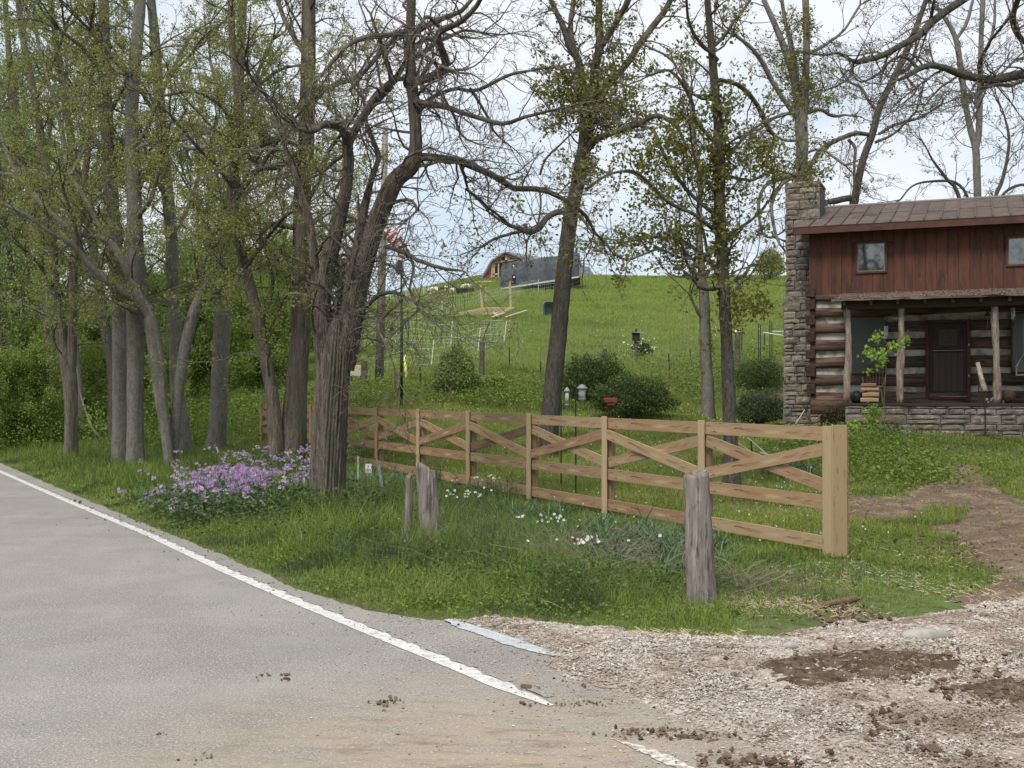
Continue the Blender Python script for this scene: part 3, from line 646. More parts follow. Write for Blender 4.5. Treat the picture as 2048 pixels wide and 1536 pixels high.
def plank(name, a, b, w, m, th=.024):
    # long board whose grain runs along it: built along local x so the stretched noise follows the length
    a = np.array(a); b = np.array(b); d = b - a; L = np.linalg.norm(d); d /= L
    nn = np.array([FN[0], FN[1], 0]); up = np.cross(nn, d); up /= np.linalg.norm(up)
    mb = MB(); n = 8; V = []
    for i in range(n + 1):
        x = L * i / n; wv = w / 2
        for y, z in ((-th / 2, -wv), (th / 2, -wv), (th / 2, wv), (-th / 2, wv)): V.append((x, y, z + .0015 * math.sin(i * 2.1 + L)))
    Q = [(4 * i + j, 4 * i + (j + 1) % 4, 4 * i + 4 + (j + 1) % 4, 4 * i + 4 + j) for i in range(n) for j in range(4)] + [(3, 2, 1, 0), (4 * n, 4 * n + 1, 4 * n + 2, 4 * n + 3)]
    mb.add(V, Q, rnd=mr.random()); o = mb.build(name, m, fence, bevel=.002)
    M = np.eye(4); M[:3, 0] = d; M[:3, 1] = np.cross(up, d); M[:3, 2] = up; M[:3, 3] = a
    from mathutils import Matrix
    o.matrix_local = Matrix(M.tolist()); return o
for nm, st in (('new_treated_lumber', None), ('pale_lumber', None)):
    pass
def grain(m, st=(.35, 6, 6)):
    for n in m.node_tree.nodes:
        if n.type == 'MAPPING': n.inputs['Scale'].default_value = st
for m in (m_lumber, m_ldark): grain(m, (.9, 9, 9))
grain(m_lpale, (7, 7, .8))
grain(m_lpost, (7, 7, 1))
NP = 10
for i in range(NP + 1):
    t = i * PAN + (0 if i else 0)
    gz = onz(FP[0] + FD[0] * t, FP[1] + FD[1] * t)
    if i == 0:
        p = MB(); p.box(-.055, .055, -.055, .055, -.3, 1.28); o = p.build('post', m_lpost, fence, bevel=.01); c = fpt(.03, 0, -.06); o.location = c; o.rotation_euler = (0, 0, math.atan2(FD[1], FD[0]))
        p = MB(); p.box(-.06, .06, -.012, .012, zbot(0) - .03, 1.318, rnd=.05); o = p.build('face_board', m_lpale, fence, bevel=.003); o.location = fpt(.03, 0, .040); o.rotation_euler = (0, 0, math.atan2(FD[1], FD[0]))
        p = MB(); p.box(-.012, .012, -.095, .095, zbot(0) - .035, 1.328, rnd=.95); o = p.build('end_board', m_lpale, fence, bevel=.003); o.location = fpt(-.0435, 0, -.043); o.rotation_euler = (0, 0, math.atan2(FD[1], FD[0]))
        p = MB(); p.box(-.03, .05, -.03, .03, zbot(0) + .0, 1.30, rnd=.5); o = p.build('back_board', m_lumber, fence, bevel=.003); o.location = fpt(.0, 0, -.15); o.rotation_euler = (0, 0, math.atan2(FD[1], FD[0]))
    else:
        mb = MB(); mb.tube([(0, 0, gz - .3), (0, 0, .4), (.004, 0, ztop(t) - .14)], [.058, .057, .055], 12); o = mb.build('post', m_lpost, fence); o.location = fpt(t + .02, 0, -.075)
        p = MB(); p.box(-.052, .052, -.012, .012, zbot(t) - .03, ztop(t) + .02, rnd=mr.random()); o = p.build('face_board', m_lpale, fence, bevel=.003)
        o.location = fpt(t, 0, .040); o.rotation_euler = (0, 0, math.atan2(FD[1], FD[0]) + mr.uniform(-.02, .02))
def dark(i): return m_ldark if i == 5 else m_lumber
for i in range(NP):
    a = i * PAN; b = a + PAN; e0 = .03 if i == 0 else 0.002; e1 = .002
    plank('top_rail', fpt(a + e0, ztop(a) - .07), fpt(b - e1, ztop(b) - .07), .14, m_lumber)
    def zm(t): return zbot(t) + (ztop(t) - zbot(t)) * .395
    plank('middle_rail', fpt(a + e0, zm(a)), fpt(b - e1, zm(b)), .14, m_lumber)
    plank('bottom_rail', fpt(a + e0, zbot(a) + .085), fpt(b - e1, zbot(b) + .085), .14, m_lumber)
    # braces: one rising toward the road end, one falling
    hi = lambda t: ztop(t) - .215; lo = lambda t: zm(t) + .155
    hw = [(0, 1), (1, 0)][i % 2]
    plank('brace', fpt(a + .05, lo(a), .0265 * (i % 2)), fpt(b - .05, hi(b), .0265 * (i % 2)), .13, m_lumber)
    plank('brace', fpt(a + .05, hi(a), .0265 * ((i + 1) % 2)), fpt(b - .05, lo(b), .0265 * ((i + 1) % 2)), .13, m_ldark if i == 3 else m_lumber)

# ================================================================== OLD CUT POSTS
def rough_log(name, lab, px, py, htop_px, rad, lean=(0, 0), cut=.03, m=None, seed=1, group=None, furrow=.10, cat='post'):
    c = G(px, py); D = c[1]; h = (py - htop_px) * D / F
    r_ = np.random.default_rng(seed); sides, n = 44, 46
    ang = np.arange(sides) * 2 * math.pi / sides; V = []
    ph = np.cumsum(r_.normal(0, .16, n)); ph2 = np.cumsum(r_.normal(0, .11, n))
    for i in range(n):
        t = i / (n - 1); z = -.25 + (h + .25) * t
        rr = rad * (1.10 - .20 * t + .12 * max(0, .22 - t) / .22)
        f = 1 - furrow * np.abs(np.sin(ang * 7 + ph[i])) ** 2.5 - furrow * .6 * np.abs(np.sin(ang * 4.5 + ph2[i])) ** 3 + r_.normal(0, .008, sides) + .05 * np.sin(ang * 2 + ph2[i] * .4)
        x = rr * f * np.cos(ang) + lean[0] * t * h; y = rr * f * np.sin(ang) + lean[1] * t * h
        zz = np.full(sides, z)
        if i >= n - 3: zz = z + cut * (np.cos(ang - .6)) * (1 if i == n - 1 else .5) + r_.normal(0, .005, sides)
        V.append(np.stack([x, y, zz], -1))
    for k, s in enumerate((.9, .55, .25)):
        top = V[n - 1].copy(); cc = top.mean(0); tp = cc + (top - cc) * s; tp[:, 2] += (-.008 * k + r_.normal(0, .006, sides)) if True else 0; V.append(tp)
    nn = len(V); V = np.vstack(V); i = np.arange(nn - 1)[:, None] * sides; j = np.arange(sides)[None]; k = (j + 1) % sides
    Q = np.stack([i + j, i + k, i + sides + k, i + sides + j], -1).reshape(-1, 4)
    last = V[(nn - 1) * sides:].mean(0); V = np.vstack([V, last]); T = np.stack([(nn - 1) * sides + np.arange(sides), (nn - 1) * sides + (np.arange(sides) + 1) % sides, np.full(sides, nn * sides)], -1)
    me = tris_mesh(name, V, [Q, T], rnd=np.full(len(V), .5), smooth=True); o = link(name, me, m); o.location = c
    return tag(o, lab, cat, group)
m_grey = mat('weathered_grey_wood', (.24, .205, .18), var=[((.10, .08, .065), 5, .47, .62), ((.36, .32, .29), 7, .5, .68), ((.05, .04, .033), 11, .6, .72)], stretch=(5, 5, .55), rough=.92, bump=.9, bscale=22, bdist=.015, spec=.1)
rough_log('cut_post', 'thick grey cut log post standing before the near fence panel', 1406, 1210, 948, .112, (-.05, 0), .02, m_grey, 5, furrow=.05)
rough_log('cut_post', 'leaning bark-stripped post with slanted top beside the daffodils', 873, 1112, 938, .108, (-.13, .02), -.075, m_grey, 8, furrow=.08)
rough_log('cut_post', 'thin splintered grey post left of the leaning cut post', 816, 1100, 952, .045, (.01, 0), .03, m_grey, 9, furrow=.22)
# ---- metal stakes with a fallen board, and a notice
m_green = mat('faded_green_paint', (.24, .28, .22), var=[((.35, .42, .38), 9, .45, .6)], rough=.7)
m_old = mat('old_grey_board', (.30, .27, .21), var=[((.18, .16, .12), 5, .45, .6)], rough=.9)
c = G(716, 1003); t = thing('stake_frame', 'two pale green stakes with a fallen grey board between them', 'stakes', c)
b = G(768, 1015)
MB().bar((0, 0, -.05), (.0, 0, (1003 - 912) * c[1] / F), .03, .02, (0, 1, 0)).build('stake', m_green, t)
e = b - c; MB().bar((e[0] + .03, e[1], e[2] - .05), (e[0] - .09, e[1], (1015 - 920) * b[1] / F), .04, .022, (0, 1, 0)).build('stake', m_green, t)
f1 = PT(714, 1001, c[1] - .06) - c; f2 = PT(772, 1018, b[1] - .10) - c
MB().bar(f1 + [0, 0, .07], f2 + [0, 0, .07], .05, .09).build('board', m_old, t, bevel=.006)
c = G(737, 960); t = thing('notice', 'small white notice with purple lettering on a thin stake', 'sign', (c[0], c[1], c[2]))
mw = mat('white_notice', (.72, .70, .72), rough=.6); D = c[1]; k = D / F
zt = (960 - 928) * k
MB().tube([(0, .012, -.1), (0, .012, zt + .06)], .005, 6).build('stake', mat('dark_metal', (.03, .03, .03), rough=.6), t)
MB().box(-.054, .054, -.004, .004, zt - .27 + .02, zt, jit=.004).build('notice_board', mw, t)
mp_ = mat('purple_print', (.20, .12, .26), rough=.7)
pr = MB(); pr.box(-.018, -.010, -.007, -.0042, zt - .055, zt - .02)
for zz in (.020, .0345, .049): pr.box(-.010, .012, -.007, -.0042, zt - zz - .006, zt - zz)
for row, y0 in enumerate((.085, .112, .165, .195)):
    x = -.042
    while x < .03:
        wdt = random.uniform(.010, .022); pr.box(x, x + wdt, -.007, -.0042, zt - y0 - .014, zt - y0); x += wdt + .006
pr.build('print', mp_, t)
# ---- rusty pipe end
c = G(1712, 1213); c2 = G(1612, 1224); m_rust = mat('rusty_pipe', (.12, .075, .045), var=[((.20, .13, .07), 20, .45, .6)], rough=.8)
mb = MB(); mb.tube([(c2 - c) + np.array([0, .1, -.01]), ((c2 - c) * .5) + np.array([0, .03, .035]), np.array([0, 0, .06])], [.026] * 3, 14, caps=False)
mb.tube([(c2 - c) + np.array([0, .1, -.01]), ((c2 - c) * .5) + np.array([0, .03, .035]), np.array([0, 0, .06])], [.020] * 3, 14, caps=False)
o = mb.build('pipe', m_rust, None, True); o.location = c; tag(o, 'rusty pipe end sticking out of the ground by the gravel', 'pipe')
# ---- flat pale stone
c = G(1852, 1288); mb = MB(); mb.ball((0, 0, .02), (.17, .085, .045), seg=18, rings=10, jit=.05); o = mb.build('flat_stone', mat('pale_stone', (.38, .35, .31), var=[((.26, .23, .20), 8, .45, .6)], rough=.9, bump=.4, bscale=40), None, True); o.location = c + np.array([0, 0, .035]); tag(o, 'flat pale stone lying half buried in the gravel', 'stone')
c = G(1580, 1312); mb = MB(); mb.ball((0, 0, .02), (.05, .035, .028), seg=12, rings=8, jit=.08); o = mb.build('small_stone', MATS['pale_stone'], None, True); o.location = c + np.array([0, 0, .04]); tag(o, 'small rounded brown-grey stone on the gravel left of the flat one', 'stone')
c = G(1052, 1376); mb = MB(); mb.box(-.03, .03, -.012, .012, 0, .014, jit=.004); o = mb.build('bark_scrap', MATS['rusty_pipe']); o.location = (c[0], c[1], .003); tag(o, 'small brown scrap lying on the asphalt beside the white line', 'debris')
# ---- wheelbarrow lying behind the fence
m_pale = mat('pale_handle', (.55, .50, .38), rough=.6)
Y0 = 9.6
c = G(1545, 960); Y0 = c[1]; t = thing('garden_cart', 'overturned cart with long pale handles behind the near panel', 'cart', c)
def rel(px, py, Y): return PT(px, py, Y) - c
MB().tube([rel(1473, 884, Y0 + .9), rel(1535, 926, Y0 + .2), rel(1548, 940, Y0)], .012, 8).build('handle', m_pale, t, True)
MB().tube([rel(1496, 876, Y0 + 1.3), rel(1540, 914, Y0 + .5), rel(1556, 930, Y0 + .3)], .012, 8).build('handle', m_pale, t, True)
MB().tube([rel(1502, 882, Y0 + 1.1), rel(1504, 905, Y0 + 1.1)], .014, 6).build('leg', MATS['dark_metal'], t)
P = [rel(1540 + 34 * math.cos(a) , 945 + 33 * math.sin(a), Y0 + .1) for a in np.linspace(math.pi * .9, 2.3 * math.pi, 22)]
MB().tube(P, .010, 6).build('wheel_rim', m_pale, t, True)
MB().tube([rel(1520, 905, Y0 + .3), rel(1540, 911, Y0 + .3), rel(1556, 919, Y0 + .3)], .018, 8).build('hub_arm', m_pale, t, True)
c = G(1497, 970); MB_ = MB(); MB_.box(-.03, .03, -.01, .01, 0, .10); o = MB_.build('orange_tag', mat('orange_brown_wood', (.42, .24, .12), rough=.8), None, bevel=.004); o.location = (c[0], c[1], c[2]); o.rotation_euler = (0, .3, 0); tag(o, 'small orange-brown wooden stake seen under the near brace', 'stake')

# ================================================================== CABIN
cabin_z = .70
cabin = thing('log_cabin', 'red-brown sided log cabin with stone chimney and front porch', 'cabin', (HOUSE_C[0], HOUSE_C[1], 0), math.atan2(HA[1], HA[0]))
def hl(px, py, v):
    """pixel -> cabin (x along the front, z) on the plane v metres in front of the wall"""
    r = ray(px, py); o = np.array([0, 0, CH]); base = np.array([HOUSE_C[0] + HN[0] * v, HOUSE_C[1] + HN[1] * v])
    t = ((base - o[:2]) @ HN) / (r[:2] @ HN); p = o + r * t
    return float((p[:2] - HOUSE_C) @ HA), float(p[2])
def hx(px, v): return hl(px, 700, v)[0]
def hz(py, px, v): return hl(px, py, v)[1]
WEND = 9.5
m_red = mat('red_brown_siding', (.102, .038, .023), rndcol=[(.122, .046, .028), (.084, .032, .020)], var=[((.048, .024, .016), 3, .44, .64), ((.125, .060, .038), 6, .56, .7)], stretch=(3, 3, .4), rough=.75, bump=.3, bscale=30, bdist=.004)
m_redtrim = mat('red_brown_trim', (.095, .040, .028), var=[((.07, .027, .02), 4, .45, .6)], rough=.7)
m_log = mat('hewn_log', (.125, .082, .060), rndcol=[(.16, .10, .072), (.095, .066, .052)], var=[((.045, .027, .02), 3, .45, .62), ((.19, .11, .07), 4, .55, .7)], stretch=(.5, 4, 5), rough=.85, bump=.7, bscale=14, bdist=.02)
m_chink = mat('chinking', (.50, .49, .44), var=[((.24, .225, .195), 3, .45, .6)], rough=.95, bump=.4, bscale=18)
m_logend = mat('log_end', (.065, .040, .028), var=[((.03, .02, .015), 12, .45, .6)], rough=.95, bump=.6, bscale=20)
m_roof = mat('weathered_metal_roof', (.115, .088, .074), rndcol=[(.13, .10, .084), (.10, .076, .064)], var=[((.09, .065, .055), 1.6, .47, .66), ((.17, .14, .12), 5, .56, .72)], rough=.85, metal=0, spec=.12, bump=.1, bscale=8)
m_glass = bpy.data.materials.new('window_glass'); m_glass.use_nodes = True; b = m_glass.node_tree.nodes['Principled BSDF']; b.inputs['Base Color'].default_value = (.02, .024, .024, 1); b.inputs['Roughness'].default_value = .04; b.inputs['Specular IOR Level'].default_value = 1.0; b.inputs['IOR'].default_value = 1.9
# wall shell (log storey) as chinking backing
zb0 = hz(830, 1640, 0); 
zsid0 = hz(592, 1640, 0); zsid1 = 6.15
MB().box(0.02, WEND, .03, 6.8, .5, zsid0 + .02).build('wall_core', m_chink, cabin)
MB().box(0.0, WEND, .02, 7.0, zsid0 + .021, zsid1).build('upper_wall_core', m_redtrim, cabin)
# logs
rows = [(792, 822), (757, 770), (722, 736), (687, 702), (655, 667), (622, 633), (598, 602)]
chy = [778, 743, 708, 673, 640, 608]
def log_row(z0, z1, x0, x1, nm='log'):
    mb = MB(); n = max(3, int((x1 - x0) / .25)); V = []; r1 = np.cumsum(rng.normal(0, .008, n + 1)); r2 = np.cumsum(rng.normal(0, .008, n + 1)); r1 -= r1.mean(); r2 -= r2.mean()
    for i in range(n + 1):
        x = x0 + (x1 - x0) * i / n
        for y, z in ((.02, z0 + r1[i]), (-.058, z0 + .015 + r1[i]), (-.065, (z0 + z1) / 2), (-.06, z1 - .012 + r2[i]), (.02, z1 + r2[i])): V.append((x, y + rng.uniform(-.008, .008), z))
    Q = [(5 * i + j, 5 * i + 5 + j, 5 * i + 6 + j, 5 * i + 1 + j) for i in range(n) for j in range(4)]
    T = [(0, 1, 2), (0, 2, 3), (0, 3, 4)]; T += [(5 * n + a, 5 * n + c_, 5 * n + b_) for a, b_, c_ in T]
    mb.add(V, Q, T); return mb
zc = [hz(y, 1660, 0) for y in chy]; bnds = [zb0 + .02] + zc + [zsid0 + .1]
dx0, dx1 = hx(1851, 0), hx(1941, 0); wx0, wx1 = hx(1700, 0), hx(1773, 0); w2x = hx(2021, 0)
dtop = hz(640, 1890, 0); dbot = hz(797, 1890, 0); wtop, wbot = hz(632, 1735, 0), hz(749, 1735, 0)
for i in range(len(bnds) - 1):
    z0 = bnds[i] + (.085 if i else 0); z1 = bnds[i + 1] - .082
    spans = [(-.02, WEND)]
    mid = (z0 + z1) / 2
    def cut(sp, a, b):
        o = []
        for (p, q) in sp:
            if b <= p or a >= q: o.append((p, q))
            else:
                if a > p: o.append((p, a))
                if b < q: o.append((b, q))
        return o
    if dbot - .1 < mid < dtop: spans = cut(spans, dx0, dx1)
    if wbot < mid < wtop: spans = cut(spans, wx0, wx1); spans = cut(spans, w2x, w2x + 1.0)
    for (p, q) in spans: log_row(z0, z1, p, q).build('log', m_log, cabin, True)
    mb = MB(); ze = bnds[i + 1]; mb.box(-.12, .12, -.16, .03, ze - .13, ze + .12, jit=.015); mb.build('log_end', m_logend, cabin, bevel=.015)
# vertical siding boards
mb = MB(); x = 0.0; wx = [(hx(1712, 0), hx(1775, 0)), (hx(2013, 0), hx(2013, 0) + .85)]; wz = (hz(547, 1740, 0), hz(483, 1740, 0)); wz2 = (hz(533, 2030, 0), hz(472, 2030, 0))
while x < WEND:
    wq = .262; segs = [(zsid0, zsid1)]
    for k, (a, b_) in enumerate(wx):
        if x + wq > a + .02 and x < b_ - .02:
            zz = wz if k == 0 else wz2; segs = [(zsid0, zz[0] + .02), (zz[1] - .02, zsid1)]
    r0 = random.random()
    for (p, q) in segs: mb.box(x + .004, x + wq - .004, -.022, .019, p - random.uniform(0, .012), q, rnd=r0)
    x += wq
mb.build('siding', m_red, cabin)
MB().box(-.045, 0.0, -.026, .05, zsid0 - .03, zsid1).build('corner_board', m_redtrim, cabin)
MB().box(-.03, 0.0, .051, 6.9, zsid0 - .02, zsid1).build('gable_siding', m_red, cabin)
m_dglass = m_glass.copy(); m_dglass.name = 'porch_shade_glass'; m_dglass.node_tree.nodes['Principled BSDF'].inputs['Base Color'].default_value = (.075, .085, .08, 1); m_dglass.node_tree.nodes['Principled BSDF'].inputs['Roughness'].default_value = .35; m_dglass.node_tree.nodes['Principled BSDF'].inputs['IOR'].default_value = 1.3  # glass copy with dulled reflection: porch shade put into the lower panes' material
def window(x0, x1, z0, z1, fw=.05, sash=False, v=-.06, m=None):
    f = MB(); m = m or m_redtrim
    f.box(x0, x0 + fw, v, .015, z0, z1); f.box(x1 - fw, x1, v, .015, z0, z1); f.box(x0 + fw, x1 - fw, v + .002, .015, z1 - fw, z1); f.box(x0 + fw, x1 - fw, v + .002, .015, z0, z0 + fw)
    fo = f.build('window', m, cabin, bevel=.003)
    i = MB(); a, b_, c_, d = x0 + fw + .002, x1 - fw - .002, z0 + fw + .002, z1 - fw - .002; g = .022; mid = (c_ + d) / 2
    i.box(a, a + g, v + .012, v + .03, c_, d); i.box(b_ - g, b_, v + .012, v + .03, c_, d); i.box(a + g, b_ - g, v + .013, v + .03, c_, c_ + g); i.box(a + g, b_ - g, v + .013, v + .03, d - g, d)
    if sash: i.box(a + g, b_ - g, v + .010, v + .03, mid - .02, mid + .02)
    i.build('sash', mat('sash_grey', (.16, .15, .12), rough=.6), fo)
    p = MB(); p.box(a + g, b_ - g, v + .020, v + .026, c_ + g, (mid - .02) if sash else d - g)
    if sash: p.box(a + g, b_ - g, v + .018, v + .024, mid + .02, d - g)
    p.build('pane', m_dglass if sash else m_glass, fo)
    return fo
window(wx[0][0], wx[0][1], wz[0], wz[1]); window(wx[1][0], wx[1][1], wz2[0], wz2[1])
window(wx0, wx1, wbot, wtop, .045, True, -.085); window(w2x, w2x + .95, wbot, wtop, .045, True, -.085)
# door with screen door
dm = mat('door_brown', (.050, .030, .024), var=[((.03, .02, .016), 6, .45, .6)], rough=.6)
d = MB(); d.box(dx0 + .09, dx1 - .09, -.03, .0, dbot + .06, dtop - .09); door = d.build('door', dm, cabin)
f = MB(); f.box(dx0, dx0 + .085, -.085, .0, dbot, dtop); f.box(dx1 - .085, dx1, -.085, .0, dbot, dtop); f.box(dx0 + .085, dx1 - .085, -.083, .0, dtop - .085, dtop); f.box(dx0 + .085, dx1 - .085, -.12, .0, dbot - .02, dbot + .05); f.build('door_frame', m_redtrim, cabin, bevel=.004)
s = MB(); X0, X1 = dx0 + .09, dx1 - .09; Z0, Z1 = dbot + .06, dtop - .09; sw = .075; zm_ = hz(702, 1890, 0)
s.box(X0, X0 + sw, -.06, -.035, Z0, Z1); s.box(X1 - sw, X1, -.06, -.035, Z0, Z1); s.box(X0 + sw, X1 - sw, -.059, -.035, Z1 - sw, Z1); s.box(X0 + sw, X1 - sw, -.059, -.035, Z0, Z0 + .11); s.box(X0 + sw, X1 - sw, -.062, -.035, zm_ - .02, zm_ + .045)
s.build('screen_door', mat('screen_frame_brown', (.03, .02, .017), rough=.5), door, bevel=.004)
MB().box(X0 + sw, X1 - sw, -.0655, -.063, zm_ + .010, zm_ + .018).build('push_bar', mat('dull_metal', (.3, .3, .3), rough=.4, metal=.7), door)
MB().box(X0, X1, -.066, -.0625, Z0 - .012, Z0 + .004).build('sweep', MATS['dull_metal'], door)
pn = MB()
for k in range(5):
    a = X0 + sw + .02 + k * (X1 - X0 - 2 * sw) / 5; pn.box(a, a + (X1 - X0 - 2 * sw) / 5 - .015, -.034, -.031, Z0 + .13, zm_ - .05)
pn.build('door_panel', mat('door_panel_brown', (.075, .052, .045), rough=.6), door)
cx = (X0 + X1) / 2; cz = hz(674, 1890, 0); rl = MB(); rl.box(cx - .22, cx + .22, -.034, -.0305, cz - .22, cz + .20)
for a in np.linspace(.5, 2.6, 6): rl.ball((cx + .11 * math.cos(a), -.04, cz - .04 + .13 * math.sin(a)), (.035, .012, .06), seg=8, rings=6)
rl.ball((cx, -.04, cz - .12), (.09, .015, .035), seg=8, rings=6); rl.build('carved_relief', mat('relief_brown', (.085, .058, .05), rough=.6), door)
for zz in (690, 752): MB().box(dx1 - .05, dx1 - .02, -.105, -.087, hz(zz, 1938, 0) - .02, hz(zz, 1938, 0) + .03).build('hinge', MATS['dull_metal'], door)
# porch --------------------------------------------------------------
PV = 1.9; FV = 2.12
pfz = 1.45; px0 = hx(1690, FV)
MB().box(px0, WEND, -FV + .05, -.0, pfz - .05, pfz).build('porch_floor', m_logend, cabin)
def stone_wall(name, x0, x1, z0, z1, y, m, hh=(.10, .2), ww=(.25, .6), depth=.10, parent=None, axis='x', jit=.012):
    mb = MB(); z = z0
    while z < z1 - .02:
        h = min(random.uniform(*hh), z1 - z); x = x0 - random.uniform(0, .1)
        if z1 - z - h < .05: h = z1 - z
        while x < x1 - .01:
            w_ = random.uniform(*ww); a, b_ = max(x, x0), min(x + w_, x1)
            if x1 - b_ < .08: b_ = x1
            sp_ = [(z, z + h)]
            if h > .2 and random.random() < .25: k = z + h * random.uniform(.4, .6); sp_ = [(z, k), (k, z + h)]
            for (p, q) in sp_:
                if b_ - a < .03: continue
                dd = random.uniform(0, .035); g = .008; r0 = random.random()
                # pillowed stone: front face with bulged centre
                n = 4; V = []; 
                for iz in range(n + 1):
                    for ix in range(n + 1):
                        fx = ix / n; fz = iz / n; edge_ = min(fx, 1 - fx, fz, 1 - fz) * 4
                        bul = dd + .022 * min(edge_, 1) + random.uniform(-.006, .006)
                        cxn = random.uniform(-jit, jit) if 0 < ix < n else random.uniform(-.004, .004)
                        X_ = a + g + (b_ - a - 2 * g) * fx + cxn; Z_ = p + g + (q - p - 2 * g) * fz + (random.uniform(-jit, jit) * .6 if 0 < iz < n else random.uniform(-.006, .006))
                        V.append((X_, y - bul, Z_) if axis == 'x' else (y - bul, X_, Z_))
                V += [((a + g, y + .05, p + g) if axis == 'x' else (y + .05, a + g, p + g)), ((b_ - g, y + .05, p + g) if axis == 'x' else (y + .05, b_ - g, p + g)), ((b_ - g, y + .05, q - g) if axis == 'x' else (y + .05, b_ - g, q - g)), ((a + g, y + .05, q - g) if axis == 'x' else (y + .05, a + g, q - g))]
                m1 = (n + 1); Q = [(i * m1 + j, i * m1 + j + 1, (i + 1) * m1 + j + 1, (i + 1) * m1 + j) for i in range(n) for j in range(n)]
                B = m1 * m1
                for j in range(n):
                    pass
                T = []
                for j in range(n): T += [(j, B if j < n / 2 else B + 1, j + 1), (n * m1 + j, n * m1 + j + 1, B + 3 if j < n / 2 else B + 2), (j * m1, (j + 1) * m1, B if j < n / 2 else B + 3), (j * m1 + n, B + 1 if j < n / 2 else B + 2, (j + 1) * m1 + n)]
                T += [(n // 2, B, B + 1), (n * m1 + n // 2, B + 2, B + 3), (n // 2 * m1, B + 3, B), (n // 2 * m1 + n, B + 1, B + 2)]
                mb.add(V, Q, T, rnd=r0)
            x += w_
        z += h
    return mb.build(name, m, parent)
m_stone = mat('stacked_limestone', (.165, .14, .115), rndcol=[(.23, .20, .165), (.125, .112, .10), (.28, .25, .205), (.20, .148, .11), (.165, .15, .135)], var=[((.11, .095, .08), 4, .47, .64), ((.33, .31, .27), 9, .55, .7)], rough=.93, bump=.8, bscale=22, bdist=.02, spec=.1)
m_mortar = mat('dark_mortar', (.09, .08, .07), rough=1)  # plain dark mortar for the cores behind the stones
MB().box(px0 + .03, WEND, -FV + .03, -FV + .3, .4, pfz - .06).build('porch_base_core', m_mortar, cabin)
stone_wall('porch_stone_wall', px0, WEND, .45, pfz - .055, -FV, m_stone, (.13, .26), (.25, .8), parent=cabin)
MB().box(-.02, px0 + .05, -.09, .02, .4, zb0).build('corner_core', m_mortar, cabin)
stone_wall('corner_stone', -.02, px0 + .06, .4, zb0 + .02, -.10, m_stone, (.12, .2), (.25, .5), parent=cabin)
MB().box(px0 - .03, WEND, -FV - .05, -FV + .10, pfz - .05, pfz + .012, jit=.004).build('porch_edge', mat('porch_edge_dark', (.05, .035, .028), rough=.9), cabin, bevel=.008)
# porch posts: crooked stripped logs
m_post = mat('bleached_porch_post', (.27, .215, .175), var=[((.16, .11, .08), 3, .44, .6), ((.36, .32, .28), 5, .52, .66), ((.07, .045, .03), 8, .6, .7)], stretch=(6, 6, .8), rough=.9, bump=.7, bscale=20, bdist=.012)
for px in (1695, 1801, 1992):
    x = hx(px, PV); zt = hz(614, px, PV); n = 16; P = []; Rr = []
    for i in range(n):
        t_ = i / (n - 1); P.append((x + .025 * math.sin(t_ * 5 + px) + rng.normal(0, .006), -PV + rng.normal(0, .008), pfz + (zt - pfz) * t_)); Rr.append(.088 + .012 * math.sin(t_ * 9 + px) + rng.normal(0, .004) - .01 * t_)
    MB().tube(P, Rr, 12).build('porch_post', m_post, cabin, True)
rz0 = hz(603, 1850, PV + .35); bz = hz(615, 1850, PV)
mb = MB(); mb.box(px0 - .1, WEND, -PV - .09, -PV + .09, bz - .01, bz + .20); mb.build('porch_beam', mat('beam_brown', (.055, .036, .028), rough=.85), cabin, bevel=.01)
x = px0 + .0
while x < WEND: MB().bar((x, -PV - .33, rz0 + .01), (x, -.03, zsid0 - .12), .07, .10).build('rafter', MATS['beam_brown'], cabin); x += .62
pr_ = MB(); ov = px0 - .30; n = 26; V = []
for i in range(n + 1):
    x = ov + (WEND - ov) * i / n
    for (y, z) in ((-PV - .40, rz0 + .07), (-.0, zsid0 + .0), (0.0, zsid0 + .045), (-PV - .40, rz0 + .115)): V.append((x, y + (rng.normal(0, .012) if y < -1 else 0), z + (rng.normal(0, .010) if y < -1 else 0)))
pr_.add(V, [(4 * i + j, 4 * i + (j + 1) % 4, 4 * i + 4 + (j + 1) % 4, 4 * i + 4 + j) for i in range(n) for j in range(4)] + [(3, 2, 1, 0), (4 * n, 4 * n + 1, 4 * n + 2, 4 * n + 3)])
pr_.build('porch_roof', m_roof, cabin)
n = 5200; xx = rng.uniform(ov, WEND, n); tt_ = rng.random(n) ** 2 * .95; yy = -(PV + .38) * (1 - tt_); P = np.column_stack([xx, yy, rz0 + .12 + (zsid0 + .045 - rz0 - .115) * tt_ + .03 * np.clip(wob(xx * 1.4, xx), 0, 1) * rng.random(n)])
leaves('leaf_litter', P, rng.uniform(.03, .06, n), mat('dead_leaves', (.12, .075, .045), rndcol=[(.2, .135, .085), (.28, .21, .15)], rough=.95), cabin, tilt=.3)['kind'] = 'stuff'
